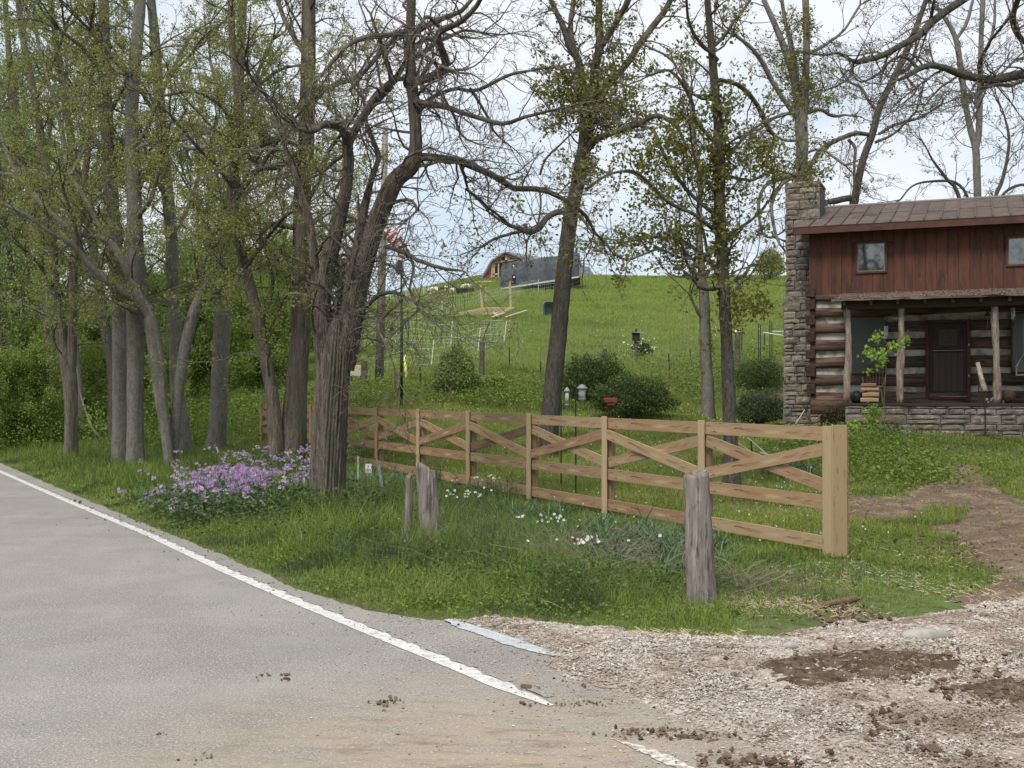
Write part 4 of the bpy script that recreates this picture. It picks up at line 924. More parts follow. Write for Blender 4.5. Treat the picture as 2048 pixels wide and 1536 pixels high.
# main roof -----------------------------------------------------------
OVH = .50; ez = hz(452, 1800, OVH) ; rdx = -.38
e_top = hz(440, 1850, OVH); ridge_v = -3.5; r_top = hz(404, 1850, ridge_v)
mb = MB(); x = rdx; k = 0; W_ = .405
def slope(x0, x1, ya, za, yb, zb_, th=.02, rnd=None):
    mb.add([(x0, ya, za), (x1, ya, za), (x1, yb, zb_), (x0, yb, zb_), (x0, ya, za - th), (x1, ya, za - th), (x1, yb, zb_ - th), (x0, yb, zb_ - th)], [(0, 1, 2, 3), (7, 6, 5, 4), (0, 4, 5, 1), (2, 6, 7, 3), (1, 5, 6, 2), (3, 7, 4, 0)], rnd=rnd)
while x < WEND + .4:
    ym = -(OVH) + (-ridge_v + OVH) * random.uniform(.35, .6); fr = (ym + OVH) / (-ridge_v + OVH); zm2 = e_top + (r_top - e_top) * fr
    slope(x, x + W_ - .012, -OVH - .03, e_top, ym + .05, zm2 + .0, rnd=random.random()); slope(x + .002, x + W_ - .014, ym, zm2 + .006, -ridge_v, r_top + .006, rnd=random.random())
    slope(x + W_ - .024, x + W_ + .012, -OVH - .035, e_top + .03, -ridge_v, r_top + .035, th=.035, rnd=.9)
    slope(x, x + W_, -ridge_v, r_top + .0, -2 * ridge_v + OVH, e_top)
    x += W_; k += 1
mb.build('roof', m_roof, cabin)
MB().tube([(rdx, -ridge_v, r_top + .01), (WEND + .4, -ridge_v, r_top + .01)], .05, 8).build('ridge_cap', mat('ridge_metal', (.17, .15, .14), rough=.7), cabin)
MB().box(rdx, WEND + .4, -OVH - .02, -OVH + .02, e_top - .20, e_top - .025).build('fascia', m_redtrim, cabin, bevel=.004)
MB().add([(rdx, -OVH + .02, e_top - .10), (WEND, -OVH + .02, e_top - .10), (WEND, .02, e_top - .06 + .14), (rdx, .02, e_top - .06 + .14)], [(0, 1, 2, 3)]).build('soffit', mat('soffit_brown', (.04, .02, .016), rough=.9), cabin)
mb = MB(); mb.bar((rdx, -OVH, e_top - .11), (rdx, -ridge_v, r_top - .11), .035, .17); mb.bar((rdx, -ridge_v, r_top - .11), (rdx, -2 * ridge_v + OVH, e_top - .11), .035, .17); mb.build('barge_board', m_redtrim, cabin)
mb = MB(); mb.add([(-.02, .021, zsid1), (-.02, 7.0, zsid1), (-.02, 3.5, r_top - .12)], T=[(0, 1, 2)]); mb.build('gable_wall', m_red, cabin)
# branch twig lying on the roof
# chimney --------------------------------------------------------------
cy0, cy1 = .95, 2.3
x_l = hx(1573, -cy0); x_r = hx(1641, -cy0); sh = hz(606, 1600, -cy0); ct = hz(370, 1600, -cy0 - .3)
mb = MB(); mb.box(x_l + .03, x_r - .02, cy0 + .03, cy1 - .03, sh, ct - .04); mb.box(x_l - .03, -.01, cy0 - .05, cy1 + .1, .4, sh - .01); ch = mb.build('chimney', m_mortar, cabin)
stone_wall('chimney_front_stone', x_l, x_r, sh + .12, ct, cy0, m_stone, (.12, .3), (.22, .55), parent=ch)
stone_wall('chimney_front_stone', x_l - .06, .02, .42, sh, cy0 - .08, m_stone, (.10, .24), (.2, .5), parent=ch)
stone_wall('chimney_side_stone', cy0, cy1, sh + .12, ct, x_l, m_stone, (.12, .3), (.22, .55), parent=ch, axis='y')
stone_wall('chimney_side_stone', cy0 - .08, cy1 + .12, .42, sh, x_l - .06, m_stone, (.10, .24), (.2, .5), parent=ch, axis='y')
mb = MB(); mb.box(x_l - .10, .08, cy0 - .13, cy1 + .15, sh - .03, sh + .14, jit=.03); mb.build('shoulder_slab', m_stone, ch, bevel=.02)
mb = MB(); mb.box(x_l - .01, x_r + .01, cy0 - .01, cy1, ct - .03, ct + .03, jit=.015); mb.build('chimney_cap', m_stone, ch, bevel=.015)
# ------------------------------------------------------------------ porch things
HR = math.atan2(HA[1], HA[0])
def hw(x, y, z): return (HOUSE_C[0] + HA[0] * x - HN[0] * y, HOUSE_C[1] + HA[1] * x - HN[1] * y, z)
m_rod = mat('chime_metal', (.62, .64, .64), rough=.35, metal=.5)
def chime(lab, px, py0, py1, n, v, cross=False):
    x, z1 = hl(px, py0, v); z0 = hz(py1, px, v); t = thing('wind_chime', lab, 'wind chime', hw(x, -v, z1), HR, 'wind chimes on the porch')
    MB().lathe([(0, .02), (.05, .015), (.05, 0), (0, 0)], (0, 0, .05)).build('top_disc', m_logend, t)
    for k in range(n): a = k * 2 * math.pi / n; MB().tube([(.035 * math.cos(a), .035 * math.sin(a), 0), (.035 * math.cos(a), .035 * math.sin(a), (z0 - z1) * (.75 + .25 * k / max(1, n - 1)))], .009, 8).build('rod', m_rod, t)
    MB().tube([(0, 0, .05), (0, 0, .30)], .003, 4).build('cord', MATS['dark_metal'], t)
    MB().tube([(0, 0, 0), (0, 0, (z0 - z1) * 1.2)], .002, 4).ball((0, 0, (z0 - z1) * 1.35), (.03, .01, .04)).build('striker', m_logend, t)
chime('wind chime with pale tubes left of the second porch post', 1772, 652, 678, 4, 1.62)
chime('wind chime with long tubes near the right frame edge', 2026, 616, 640, 4, 1.4)
x, z = hl(1975, 628, 1.3); t = thing('porch_bell', 'small dark bell hanging left of the third porch post', 'bell', hw(x, -1.3, z), HR)
MB().lathe([(0, .05), (.03, .04), (.05, 0), (.085, -.05), (.08, -.05)], (0, 0, 0)).build('bell_body', mat('dark_bronze', (.05, .045, .04), rough=.5, metal=.6), t, True); MB().tube([(0, 0, -.02), (.005, 0, -.2), (-.01, 0, -.36)], [.006, .006, .006], 5).build('pull_cord', mat('cord_tan', (.3, .26, .2)), t)
MB().tube([(0, 0, .05), (0, 0, .26)], .003, 4).build('hanger', MATS['dark_metal'], t)
# thermometer-like stick fixed across the second post
x, z = hl(1797, 637, 1.62); o = MB().bar((-.16, 0, 0), (.09, 0, -.012), .02, .035).bar((.09, 0, -.012), (.19, 0, -.012), .01, .012).build('wooden_bird_perch', mat('pale_stick', (.4, .36, .32), rough=.8)); o.location = hw(x, -1.62, z); o.rotation_euler = (0, 0, HR); tag(o, 'short pale stick fixed across the second porch post', 'ornament')
x, z = hl(1772, 637, 1.6); o = MB().ball((0, 0, 0), (.045, .045, .05)).tube([(0, 0, .05), (0, 0, .2)], .003, 4).build('hanging_ball', mat('mossy_ball', (.13, .12, .06), rough=.9), None, True); o.location = hw(x, -1.6, z); tag(o, 'mossy ball hanging above the pale wind chime', 'ornament')
# rocking chair with spindles, firewood and a black pot
x, z = hl(1748, 800, 1.0); t = thing('porch_chair', 'brown spindle-back chair on the porch under the window', 'chair', hw(x, -1.0, pfz), HR)
mc = mat('chair_brown', (.11, .06, .04), var=[((.17, .10, .07), 6, .45, .6)], rough=.6)
MB().box(-.24, .24, -.22, .22, .40, .44).build('seat', mc, t, bevel=.01)
for sx in (-1, 1):
    for sy in (-1, 1): MB().tube([(sx * .22, sy * .2, .0), (sx * .19, sy * .17, .40)], [.016, .02], 8).build('leg', mc, t)
for k in range(6): MB().tube([(-.18 + k * .072, .2, .44), (-.20 + k * .08, .28, .96)], [.012, .009], 6).build('spindle', mc, t)
MB().bar((-.26, .285, .98), (.26, .285, .98), .03, .08).build('crest_rail', mc, t, bevel=.01)
for sx in (-1, 1): MB().tube([(sx * .25, .22, .66), (sx * .27, -.15, .66), (sx * .23, -.18, .42)], [.015, .017, .013], 7).build('arm', mc, t)
m_fw = mat('firewood', (.26, .17, .10), rndcol=[(.36, .26, .16), (.2, .12, .07)], rough=.95, bump=.5)
x, _ = hl(1740, 800, 1.35); 
fwlab = ['split firewood log on top of the porch pile', 'split firewood log at the middle of the porch pile', 'split firewood log at the bottom of the porch pile', 'squared rough log laid flat above the firewood']
for k, (dz, dx, L_, r_) in enumerate([(.34, .0, .42, .045), (.20, .02, .40, .06), (.07, -.01, .44, .065), (.44, -.03, .36, .05)]):
    mb = MB(); mb.tube([(-L_ / 2, 0, 0), (0, .01, .01), (L_ / 2, 0, .005)], [r_, r_ * 1.05, r_ * .95], 6, rnd=random.random()); o = mb.build('firewood_log', m_fw); o.location = hw(x + dx, -1.35, pfz + dz + .01); o.rotation_euler = (0, 0, HR + random.uniform(-.1, .1)); tag(o, fwlab[k], 'firewood', 'firewood stacked on the porch')
x, _ = hl(1713, 790, 1.3); o = MB().lathe([(0, 0), (.10, .0), (.135, .08), (.14, .18), (.11, .26), (.09, .27), (.08, .30), (0, .33)], (0, 0, 0), 20).build('black_kettle', mat('black_iron', (.012, .012, .012), rough=.5), None, True); o.location = hw(x, -1.3, pfz + .004); tag(o, 'round black iron pot right of the first porch post', 'pot')
# porch swing
x, z = hl(2045, 735, 1.1); t = thing('porch_swing', 'pale wooden porch swing hanging at the right frame edge', 'swing', hw(x + .2, -1.1, 0), HR)
ms_ = mat('pale_swing_wood', (.13, .13, .11), rough=.7); zs = hz(752, 2030, 1.1)
MB().box(-.36, .9, -.25, .25, zs, zs + .04).build('seat', ms_, t, bevel=.005)
MB().box(-.36, .9, .22, .26, zs + .1, zs + .40).build('backrest', ms_, t, bevel=.005)
MB().bar((-.34, -.24, zs + .22), (-.34, .25, zs + .26), .05, .025).build('armrest', ms_, t); MB().bar((-.34, -.22, zs + .03), (-.34, -.22, zs + .22), .03, .03, (0, 1, 0)).build('arm_post', ms_, t)
MB().tube([(-.34, -.22, zs + .22), (-.18, 0, zs + .52), (-.34, .24, zs + .26)], .006, 5).tube([(-.18, 0, zs + .52), (-.18, 0, zs + 1.35)], .006, 5).tube([(-.18, 0, zs + .52), (.05, -.2, zs + .05)], .006, 5).build('chain', mat('chain_metal', (.35, .35, .33), rough=.5, metal=.5), t)
# cut rounds of wood beside swing
x, _ = hl(2012, 795, 1.1); o = MB().tube([(0, -.16, .17), (0, .16, .17)], .165, 18).build('wood_round', m_logend, None, True); o.location = hw(x + .02, -1.1, pfz + .004); o.rotation_euler = (0, 0, HR + .2); tag(o, 'thick cut wood round under the porch swing', 'firewood')
# carved handrail and rail posts at the steps
x, z = hl(1955, 725, 2.1); x2, z2 = hl(1970, 783, 2.3); g0 = .68
t = thing('step_handrail', 'peeled branch handrail on dark iron stakes by the porch steps', 'handrail', hw(x, -2.1, g0), HR)
MB().tube([(0, 0, z - g0), ((x2 - x) * .5, -.08, (z + z2) / 2 - g0 - .02), (x2 - x, -.2, z2 - g0)], [.045, .055, .075], 10).build('rail', mat('peeled_branch', (.40, .34, .25), var=[((.25, .18, .12), 9, .45, .6)], rough=.8), t, True)
MB().tube([(x2 - x, -.2, -.1), (x2 - x, -.2, z2 - g0)], .016, 8).build('stake', MATS['dark_metal'], t); MB().tube([(hx(1957, 2.1) - x, 0, -.1), (hx(1957, 2.1) - x, 0, z - g0 - .2)], .014, 8).build('stake', MATS['dark_metal'], t)
xx_ = hx(2006, 2.1); o = MB().tube([(0, 0, -.1), (0, 0, hz(800, 2006, 2.1) - g0)], .022, 8).build('iron_stake', mat('rusted_stake', (.10, .07, .05), rough=.8)); o.location = hw(xx_, -2.1, g0); tag(o, 'rusty upright stake in front of the porch stones at right', 'stake')
x, z = hl(1983, 800, 1.75); mb = MB()
for k in range(14): mb.ball((random.uniform(-.14, .14), random.uniform(-.03, .03), random.uniform(-.06, .06)), random.uniform(.02, .04), seg=7, rings=5)
o = mb.build('dried_flower_bunch', mat('dusty_mauve', (.25, .2, .2), rndcol=[(.4, .36, .33), (.18, .13, .13)], rough=.95)); o.location = hw(x, -1.75, z); tag(o, 'bunch of dried mauve flowers hanging on the porch edge', 'ornament')
# tools leaning on the chimney
for (a, b_, m_, lab, nm) in (((1589, 851), (1622, 800), 'pale', 'long pale-handled tool leaning against the chimney base', 'garden_tool'), ((1617, 851), (1632, 806), 'dark', 'dark iron bar leaning at the cabin corner', 'iron_bar')):
    Y1 = 30.8; p0 = PT(a[0], a[1], Y1 - .3); p1 = PT(b_[0], b_[1], Y1 + .2); o = MB().tube([(0, 0, 0), (p1 - p0) * .6], .012, 7).build(nm, m_pale if m_ == 'pale' else MATS['dark_metal']); o.location = p0
    tag(o, lab, 'tool')
    MB().tube([(p1 - p0) * .6, (p1 - p0)], .014, 7).build('grip', MATS['dark_metal'], o)
# ================================================================== HILLSIDE
def hpx(py0, py1, Y): return (py0 - py1) * Y / F
m_met = MATS['dark_metal']; m_white = mat('white_plastic', (.70, .72, .68), rough=.6); m_wpost = mat('old_post_wood', (.13, .115, .085), var=[((.07, .06, .045), 6, .45, .6)], rough=.95, bump=.6)
# wire field fence behind the yard
wf = thing('wire_fence', 'wire field fence on dark steel posts at the foot of the hill', 'fence', (0, 0, 0))
posts = [(842, 734, 779, 0), (900, 745, 772, 0), (1019, 694, 742, 0), (1081, 722, 756, 0), (1209, 697, 722, 1), (1339, 707, 744, 0), (1380, 699, 722, 0), (1483, 663, 708, 0), (1528, 667, 705, 0)]
PB = []
for (px, yt, yb, wd) in posts:
    c = G(px, yb); h = hpx(yb, yt, c[1]); PB.append((c, h))
    mb = MB()
    if wd: mb.tube([(0, 0, -.2), (0, 0, h)], [.10, .09], 9); o = mb.build('post', m_wpost, wf)
    else: mb.box(-.022, .022, -.004, .004, -.3, h).box(-.004, .004, -.02, .0, -.3, h); o = mb.build('post', m_met, wf)
    o.location = c; o.rotation_euler = (random.uniform(-.04, .04), random.uniform(-.05, .05), 0)
mb = MB()
for (c0, h0), (c1, h1) in zip(PB[:-1], PB[1:]):
    L = np.linalg.norm(c1 - c0); n = max(2, int(L / .9))
    for fr in (.25, .5, .75, .97):
        P = [];
        for i in range(n + 1):
            t = i / n; p = c0 * (1 - t) + c1 * t; p[2] = onz(p[0], p[1]) * .5 + .5 * p[2] + fr * 1.05; P.append(p)
        mb.tube(P, .0045, 3, caps=False)
    for i in range(int(L / .35)):
        t = i / int(L / .35); p = c0 * (1 - t) + c1 * t; z0 = onz(p[0], p[1]) * .5 + .5 * p[2]; mb.tube([(p[0], p[1], z0), (p[0], p[1], z0 + 1.02)], .003, 3, caps=False)
mb.build('wire_mesh', mat('fence_wire', (.14, .14, .12), rough=.6, metal=.3), wf)
for (px, yt, yb, r_, lab) in [(728, 722, 783, .13, 'thick old wooden fence post in the weeds behind the forked tree'), (964, 684, 763, .10, 'old wooden post beside the pale green conical bush'), (1475, 664, 735, .13, 'pale-topped old wooden post between tree trunk and chimney')]:
    c = G(px, yb); h = hpx(yb, yt, c[1]); mb = MB(); mb.tube([(0, 0, -.2), (0, 0, h * .5), (.01, 0, h)], [r_, r_ * .95, r_ * .85], 12); o = mb.build('wooden_post', m_wpost, None, False); o.location = c; tag(o, lab, 'post', 'old wooden posts at the foot of the hill')
    if px == 1475: MB().ball((0, 0, h + .02), (r_ * .9, r_ * .9, .07), seg=12, rings=8, jit=.1).build('pale_cap', m_white, o)
    if px == 964: MB().tube([(.02, 0, h), (.1, 0, h + .3), (.26, 0, h + .7)], .025, 6).build('stub_branch', m_wpost, o)
cc = [('first', 1517, 648, 744), ('', 1521, 650, 738), ('', 1540, 641, 744), ('', 1544, 643, 732)]
for k, (_, px, yt, yb) in enumerate(cc):
    c = G(px, yb); o = MB().tube([(0, 0, -.2), (0, 0, hpx(yb, yt, c[1]))], .018, 6).build('thin_stake', m_met); o.location = c
    tag(o, 'tall thin dark stake rising from the shrubs left of the chimney', 'stake', 'thin stakes left of the chimney')
a = PT(1527, 665, 40); b = PT(1572, 672, 39); c_ = PT(1545, 663, 41); d_ = PT(1574, 663, 39.5)
o = MB().tube([(0, 0, 0), (b - a)], .02, 5).tube([(c_ - a), (d_ - a)], .02, 5).build('white_tape', m_white); o.location = a; tag(o, 'white fence tape strung just left of the chimney', 'tape')
# utility pole and steel pole with wind sock
c = G(758, 776); D = c[1]; h = hpx(776, 252, D); m_pole = mat('weathered_pole', (.26, .24, .20), var=[((.17, .155, .125), 5, .45, .6)], stretch=(5, 5, .4), rough=.9)
t = thing('utility_pole', 'tall weathered wooden pole behind the thick forked tree', 'pole', c)
top = PT(771, 252, D) - c; MB().tube([(0, 0, -.3), top * .5, top], [14.5 * D / F * .62, 11 * D / F * .72, 7.5 * D / F * .75], 14).build('pole', m_pole, t, True)
MB().tube([top * .62 + np.array([-.35, -.1, 0]), top * .62 + np.array([.9, -.1, .05])], .035, 6).build('bracket_arm', m_met, t)
c = G(803, 818); D = c[1]; h = hpx(818, 530, D)
t = thing('steel_pole', 'slim black steel pole with a dark lamp head behind the fence', 'pole', c)
MB().tube([(0, 0, -.1), (0, 0, h * .5), (-.01, 0, h)], [.045, .042, .03], 10).build('shaft', mat('black_green_paint', (.02, .035, .03), rough=.5), t, True)
MB().lathe([(0, .35), (.05, .33), (.10, .22), (.12, .05), (.10, -.06), (.03, -.1), (0, -.1)], (-.07, 0, h - .18), 12).build('lamp_head', m_met, t, True)
MB().tube([(0, 0, h), (.05, 0, h + .3), (-.04, 0, h + .7)], .012, 6).build('top_rod', m_met, t)
# striped wind sock (curved tube with streamers)
Dk = D - .1; pts = [(768, 462, 9), (780, 470, 12), (792, 480, 14), (802, 495, 13), (806, 508, 10), (802, 516, 8)]
c0 = PT(780, 470, Dk); P = [PT(x, y, Dk) - c0 for x, y, r in pts]; rr = [1.0 * r * Dk / F for _, _, r in pts]
fine = []; fr = []; 
for k in range(61):
    u = k / 60 * 5; i = min(4, int(u)); f_ = u - i; fine.append(P[i] * (1 - f_) + P[i + 1] * f_); fr.append(rr[i] * (1 - f_) + rr[i + 1] * f_ + .01 * math.sin(k * 1.1))
ws = thing('wind_sock', 'red and white striped wind sock curling beside the tall pole', 'wind sock', c0)
red = MB(); whi = MB(); 
for k in range(0, 60, 5):
    (red if (k // 5) % 2 else whi).tube(fine[k:k + 6], fr[k:k + 6], 16, caps=False)
red.build('red_stripes', mat('red_cloth', (.42, .045, .07), rough=.8, trans=.3), ws, True); whi.build('white_stripes', mat('white_cloth', (.82, .79, .79), rough=.8, trans=.3), ws, True)
c = G(815, 782); D = c[1]; p = PT(809, 710, D) - c; o = MB().tube([(0, 0, -.1), p], .045, 10).build('yellow_marker', mat('yellow_plastic', (.62, .66, .10), rough=.5), None, True); o.location = c; tag(o, 'slanting yellow guy-wire marker beside the black pole', 'marker')
c = G(712, 770); D = c[1]; t = thing('hive_box', 'small cream box on legs half hidden by the thick forked tree', 'box', c)
MB().box(-.22, .22, -.2, .2, .35, .78).build('box_body', mat('cream_paint', (.5, .45, .34), rough=.7), t, bevel=.01)
for sx in (-.18, .18): MB().box(sx - .03, sx + .03, -.03, .03, -.1, .35).build('leg', m_wpost, t)
# bird house
c = G(1272, 724); D = c[1]; h = hpx(724, 682, D); t = thing('bird_house', 'dark bird house on a wooden post on the hillside', 'bird house', c)
MB().tube([(0, 0, -.2), (0, 0, h)], .07, 8).build('post', m_wpost, t)
w_ = .15; MB().box(-w_, w_, -w_, w_, h, h + .34).build('box_body', mat('dark_box', (.03, .027, .025), rough=.8), t, bevel=.01)
MB().box(-w_ - .05, w_ + .05, -w_ - .08, w_ + .04, h + .341, h + .38, jit=.01).build('roof', mat('grey_shingle', (.3, .3, .28), rough=.9), t)
o = MB().ball((0, 0, .05), (.05, .10, .055)).ball((0, -.09, .11), .035).build('perched_bird', mat('dark_feathers', (.03, .03, .035), rough=.8), None, True); o.location = (c[0], c[1], c[2] + h + .381); tag(o, 'small dark bird sitting on the bird house roof', 'bird')
# feeders
def feeder(lab, px, y0, y1, yb, rad, Y, pole=True):
    Y = Y * YS
    z1 = PT(px, y0, Y); gz = onz(z1[0], Y); z0 = PT(px, y1, Y)[2]; t = thing('bird_feeder', lab, 'bird feeder', (z1[0], Y, gz), 0, 'bird feeders behind the fence'); a = z1[2] - gz; b = z0 - gz; H_ = a - b
    MB().lathe([(0, a + .015), (rad * .5, a + .005), (rad * 1.6, a - .045), (rad * 1.5, a - .065), (0, a - .05)], seg=18).build('roof', mat('feeder_metal', (.34, .36, .34), rough=.5, metal=.2), t, True)
    MB().tube([(0, 0, b + H_ * .25), (0, 0, a - .06)], rad, 16).build('seed_tube', mat('seed_tube', (.36, .37, .33), var=[((.5, .5, .46), 8, .4, .6)], rough=.25), t, True)
    MB().lathe([(0, b + H_ * .24), (rad * 1.15, b + H_ * .24), (rad, b + H_ * .18), (rad * .35, b + H_ * .12), (rad * .3, b), (0, b)], seg=16).build('base', MATS['feeder_metal'], t, True)
    if pole: MB().tube([(-.10, 0, -.2), (-.10, 0, b + H_ * .4), (-.06, .0, b + H_ * .4)], .012, 6).build('pole', m_met, t)
    return t
feeder('wide-roofed tube feeder on a thin black pole before the bush', 1164, 770, 806, 900, .055, 12.3)
feeder('slender tube feeder hanging just right of the leaning tree trunk', 1134, 776, 818, 900, .033, 13.0)
Y = 18.9; c = PT(1222, 796, Y); gz = onz(c[0], Y); t = thing('red_tray_feeder', 'small red-brown box feeder in front of the round bush', 'bird feeder', (c[0], Y, gz)); b = c[2] - gz
MB().box(-.10, .10, -.08, .08, b - .07, b, jit=.004).build('tray', mat('barn_red', (.25, .06, .04), rough=.7), t, bevel=.006); MB().box(-.055, .055, -.05, .05, b - .12, b - .071).build('underbox', MATS['barn_red'], t, bevel=.004)
MB().tube([(0, 0, -.2), (0, 0, b - .12)], .011, 6).build('pole', m_met, t)
# electric netting -----------------------------------------------------------
m_net = mat('white_netting', (.42, .48, .36), rough=.7)
def netting(lab, pts, hgt=1.0, r_=.010, lean=0, posts_every=5):
    P = [G(x, y) for x, y in pts]; c = P[0]; t = thing('netting_fence', lab, 'netting fence', c, 0, 'white electric netting on the hillside')
    L = [0]
    for a, b in zip(P[:-1], P[1:]): L.append(L[-1] + np.linalg.norm(b - a))
    def at(s):
        i = min(max(int(np.searchsorted(L, s)) - 1, 0), len(P) - 2); u = (s - L[i]) / (L[i + 1] - L[i]); p = P[i] * (1 - u) + P[i + 1] * u; p = p.copy(); p[2] = onz(p[0], p[1]); return p - c
    ln = MB(); st = np.arange(0, L[-1], .42 if hgt < 2 else .5); wv = 1 + .10 * np.sin(st * .9) + .05 * np.sin(st * 2.3)
    for s, k in zip(st, wv): p = at(s); ln.tube([p, p + np.array([lean * .5 * math.sin(s * .6), 0, hgt * k])], r_ * .8, 3, caps=False)
    for f_ in (.1, .4, .7, 1.0):
        ln.tube([at(s) + np.array([lean * .5 * math.sin(s * .6) * f_, 0, hgt * k * f_]) for s, k in zip(st, wv)], r_ * .7, 3, caps=False)
    ln.build('net', m_net, t); s = 0
    while s < L[-1] + .1:
        p = at(min(s, L[-1] - .01)); MB().tube([p, p + np.array([lean * .3, 0, hgt * 1.12])], .022, 5).build('stake', m_white, t); s += posts_every
    return t
netting('netting across the slope left of the pale conical bush', [(700, 700), (760, 692), (830, 690), (900, 690), (955, 690), (1008, 686)], 1.05, .012, .2, 6)
netting('netting running downhill toward the pale conical bush', [(1008, 688), (975, 698), (940, 712), (900, 726), (845, 735), (760, 742)], 1.0, .009, .4, 4)
netting('long netting line climbing past the timber frame to the hoop house', [(740, 655), (800, 648), (860, 636), (905, 626), (950, 612), (1000, 600), (1050, 590), (1100, 583), (1148, 578)], 1.05, .013, 0, 8)
netting('far netting line just under the skyline above the animals', [(700, 622), (780, 604), (860, 594), (900, 590)], 1.1, .012, 0, 8)
# hoop house ------------------------------------------------------------------
cL = G(1001, 579); D = cL[1]; cR = G(1150, 571); 
k = D / F; hh = 57 * k
t = thing('hoop_house', 'dark tarp-covered hoop house near the top of the hill', 'hoop house', cL)
ax = np.array([cR[0] - cL[0] , -.6, cR[2] - cL[2] + .1]); nn = np.array([-ax[1], ax[0], 0]); nn /= np.linalg.norm(nn)
wdt = 5.0; V = []; ns, nr = 20, 24
for i in range(nr + 1):
    u = i / nr; base = ax * u; hgt = hh * (1 - .04 * u + .012 * math.sin(u * 14))
    for j in range(ns + 1):
        th = math.pi * j / ns; V.append(base + nn * (wdt / 2 - wdt / 2 * math.cos(th) * (1 if True else 1)) + np.array([0, 0, (hgt + .2) * math.sin(th) ** .62 - .15]) + rng.normal(0, .015, 3))
Q = [(i * (ns + 1) + j, (i + 1) * (ns + 1) + j, (i + 1) * (ns + 1) + j + 1, i * (ns + 1) + j + 1) for i in range(nr) for j in range(ns)]
m_tarp = mat('grey_tarp', (.055, .062, .068), var=[((.09, .10, .108), .6, .42, .6), ((.035, .04, .045), 1.6, .55, .68)], rough=.7, spec=.2)
m_tarp2 = m_tarp
link('tarp_cover', tris_mesh('tarp_cover', V, [Q], smooth=True), m_tarp, t)
VE = V[:ns + 1]; link('end_panel', tris_mesh('end_panel', np.array(VE), [[list(range(ns + 1))]]), mat('tarp_end', (.022, .025, .028), rough=.6), t)
MB().bar(ax * 0 + np.array([0, -.06, .05]), ax + np.array([0, -.06, .05]), .06, .14).build('base_board', mat('pale_board', (.5, .47, .4), rough=.8), t)
MB().bar(ax * .17 + np.array([0, -.05, .2]), ax * .17 + np.array([0, -.05, hh * .45]), .08, .3, (1, 0, 0)).build('strap', mat('black_strap', (.015, .015, .015), rough=.8), t)
for u, zz in ((.165, .75), (.175, .35)): MB().ball(ax * u + np.array([0, -.10, hh * zz]), .09).build('clip', m_white, t)
g = ax * 1.0; gt = thing('metal_gate', 'grey tube gate at the right end of the hoop house', 'gate', cL + g + np.array([.05, -.2, 0]))
gm = mat('gate_tube', (.22, .27, .26), rough=.5, metal=.3); d = np.array([.9, .5, -.05])
for z in np.linspace(.15, 1.55, 6): MB().tube([(0, 0, z), d + np.array([0, 0, z])], .035, 6).build('rail', gm, gt)
for u in (0, .5, 1): MB().tube([d * u + np.array([0, 0, 0]), d * u + np.array([0, 0, 1.65])], .04, 6).build('upright', gm, gt)
# barn with gambrel roof, gable partly framed -------------------------------------
Yb = D + 18; k = Yb / F
def bp(px, py, y=0): return PT(px, py, Yb + y)
b0 = bp(962, 565); t = thing('gambrel_barn', 'red gambrel barn with unfinished framed gable behind the hoop house', 'barn', b0)
prof = [(962, 562), (984, 523), (1010, 506.5), (1040, 517), (1062, 545), (1070, 562)]
O3 = [bp(x, y) - b0 for x, y in prof]; back = np.array([8, 12, .3])
mb = MB(); mr_ = MB()
for a, b in zip(O3[:-1], O3[1:]):
    u = (b - a) / np.linalg.norm(b - a); n_ = np.array([-u[2], 0, u[0]]) * .16; f_ = np.array([0, -.4, 0])
    mr_.add([a + f_, b + f_, b + f_ + n_, a + f_ + n_, a + back, b + back, b + back + n_, a + back + n_], [(0, 1, 2, 3), (7, 6, 5, 4), (0, 4, 5, 1), (3, 2, 6, 7), (1, 5, 6, 2), (0, 3, 7, 4)])
mr_.build('roof', mat('barn_roof_grey', (.22, .21, .205), var=[((.15, .14, .135), 1.2, .45, .6)], rough=.7), t)
mb.add([b_ * .99 + np.array([.1, 0, -.5 if i in (0, 5) else 0]) for i, b_ in enumerate([O3[0] , O3[1]])] + [bp(984, 562) - b0], T=[(0, 1, 2)])
p984 = bp(984, 525) - b0; p984b = bp(984, 566) - b0
MB().add([O3[0] + [0.05, 0.02, 0], O3[1] + [0, .02, -.05], bp(985.5, 527) - b0 + [0, .02, 0], bp(985.5, 566) - b0 + [0, .02, 0], bp(962, 566) - b0 + [0, .02, 0]], T=[(0, 3, 4), (0, 1, 3), (1, 2, 3)]).build('red_wall', mat('faded_barn_red', (.36, .10, .11), var=[((.28, .075, .085), 2, .45, .6)], rough=.8), t)
MB().add([O3[0] + [0, 2.5, -.3], O3[1] + [0, 2.5, 0], O3[2] + [0, 2.5, 0], O3[3] + [0, 2.5, 0], O3[4] + [0, 2.5, 0], O3[5] + [0, 2.5, -.3]], T=[(0, 1, 2), (0, 2, 3), (0, 3, 4), (0, 4, 5)]).build('dark_interior', mat('barn_inside', (.045, .035, .028), rough=1), t)
m_fr = mat('raw_framing', (.50, .37, .24), rough=.8)
def fb(a, b, w=.16): MB().bar(bp(*a) - b0, bp(*b) - b0, w, .16, (0, 1, 0)).build('framing_stud', m_fr, t)
fb((984, 526), (984, 564)); fb((988, 526), (988, 564)); fb((984, 526), (1038, 518)); fb((984, 549), (996, 548)); fb((984, 556), (996, 555), .12); fb((1012, 508), (1012, 523), .3); fb((986, 524), (1011, 509), .12); fb((1011, 509), (1038, 518), .12)
fb((996, 517), (996, 524), .12); fb((1001, 513), (1001, 523), .12); fb((1025, 513), (1025, 520), .12); fb((1038, 518), (1038, 530), .14); fb((1018, 512), (1018, 521), .12); fb((997, 524), (997, 560), .14)
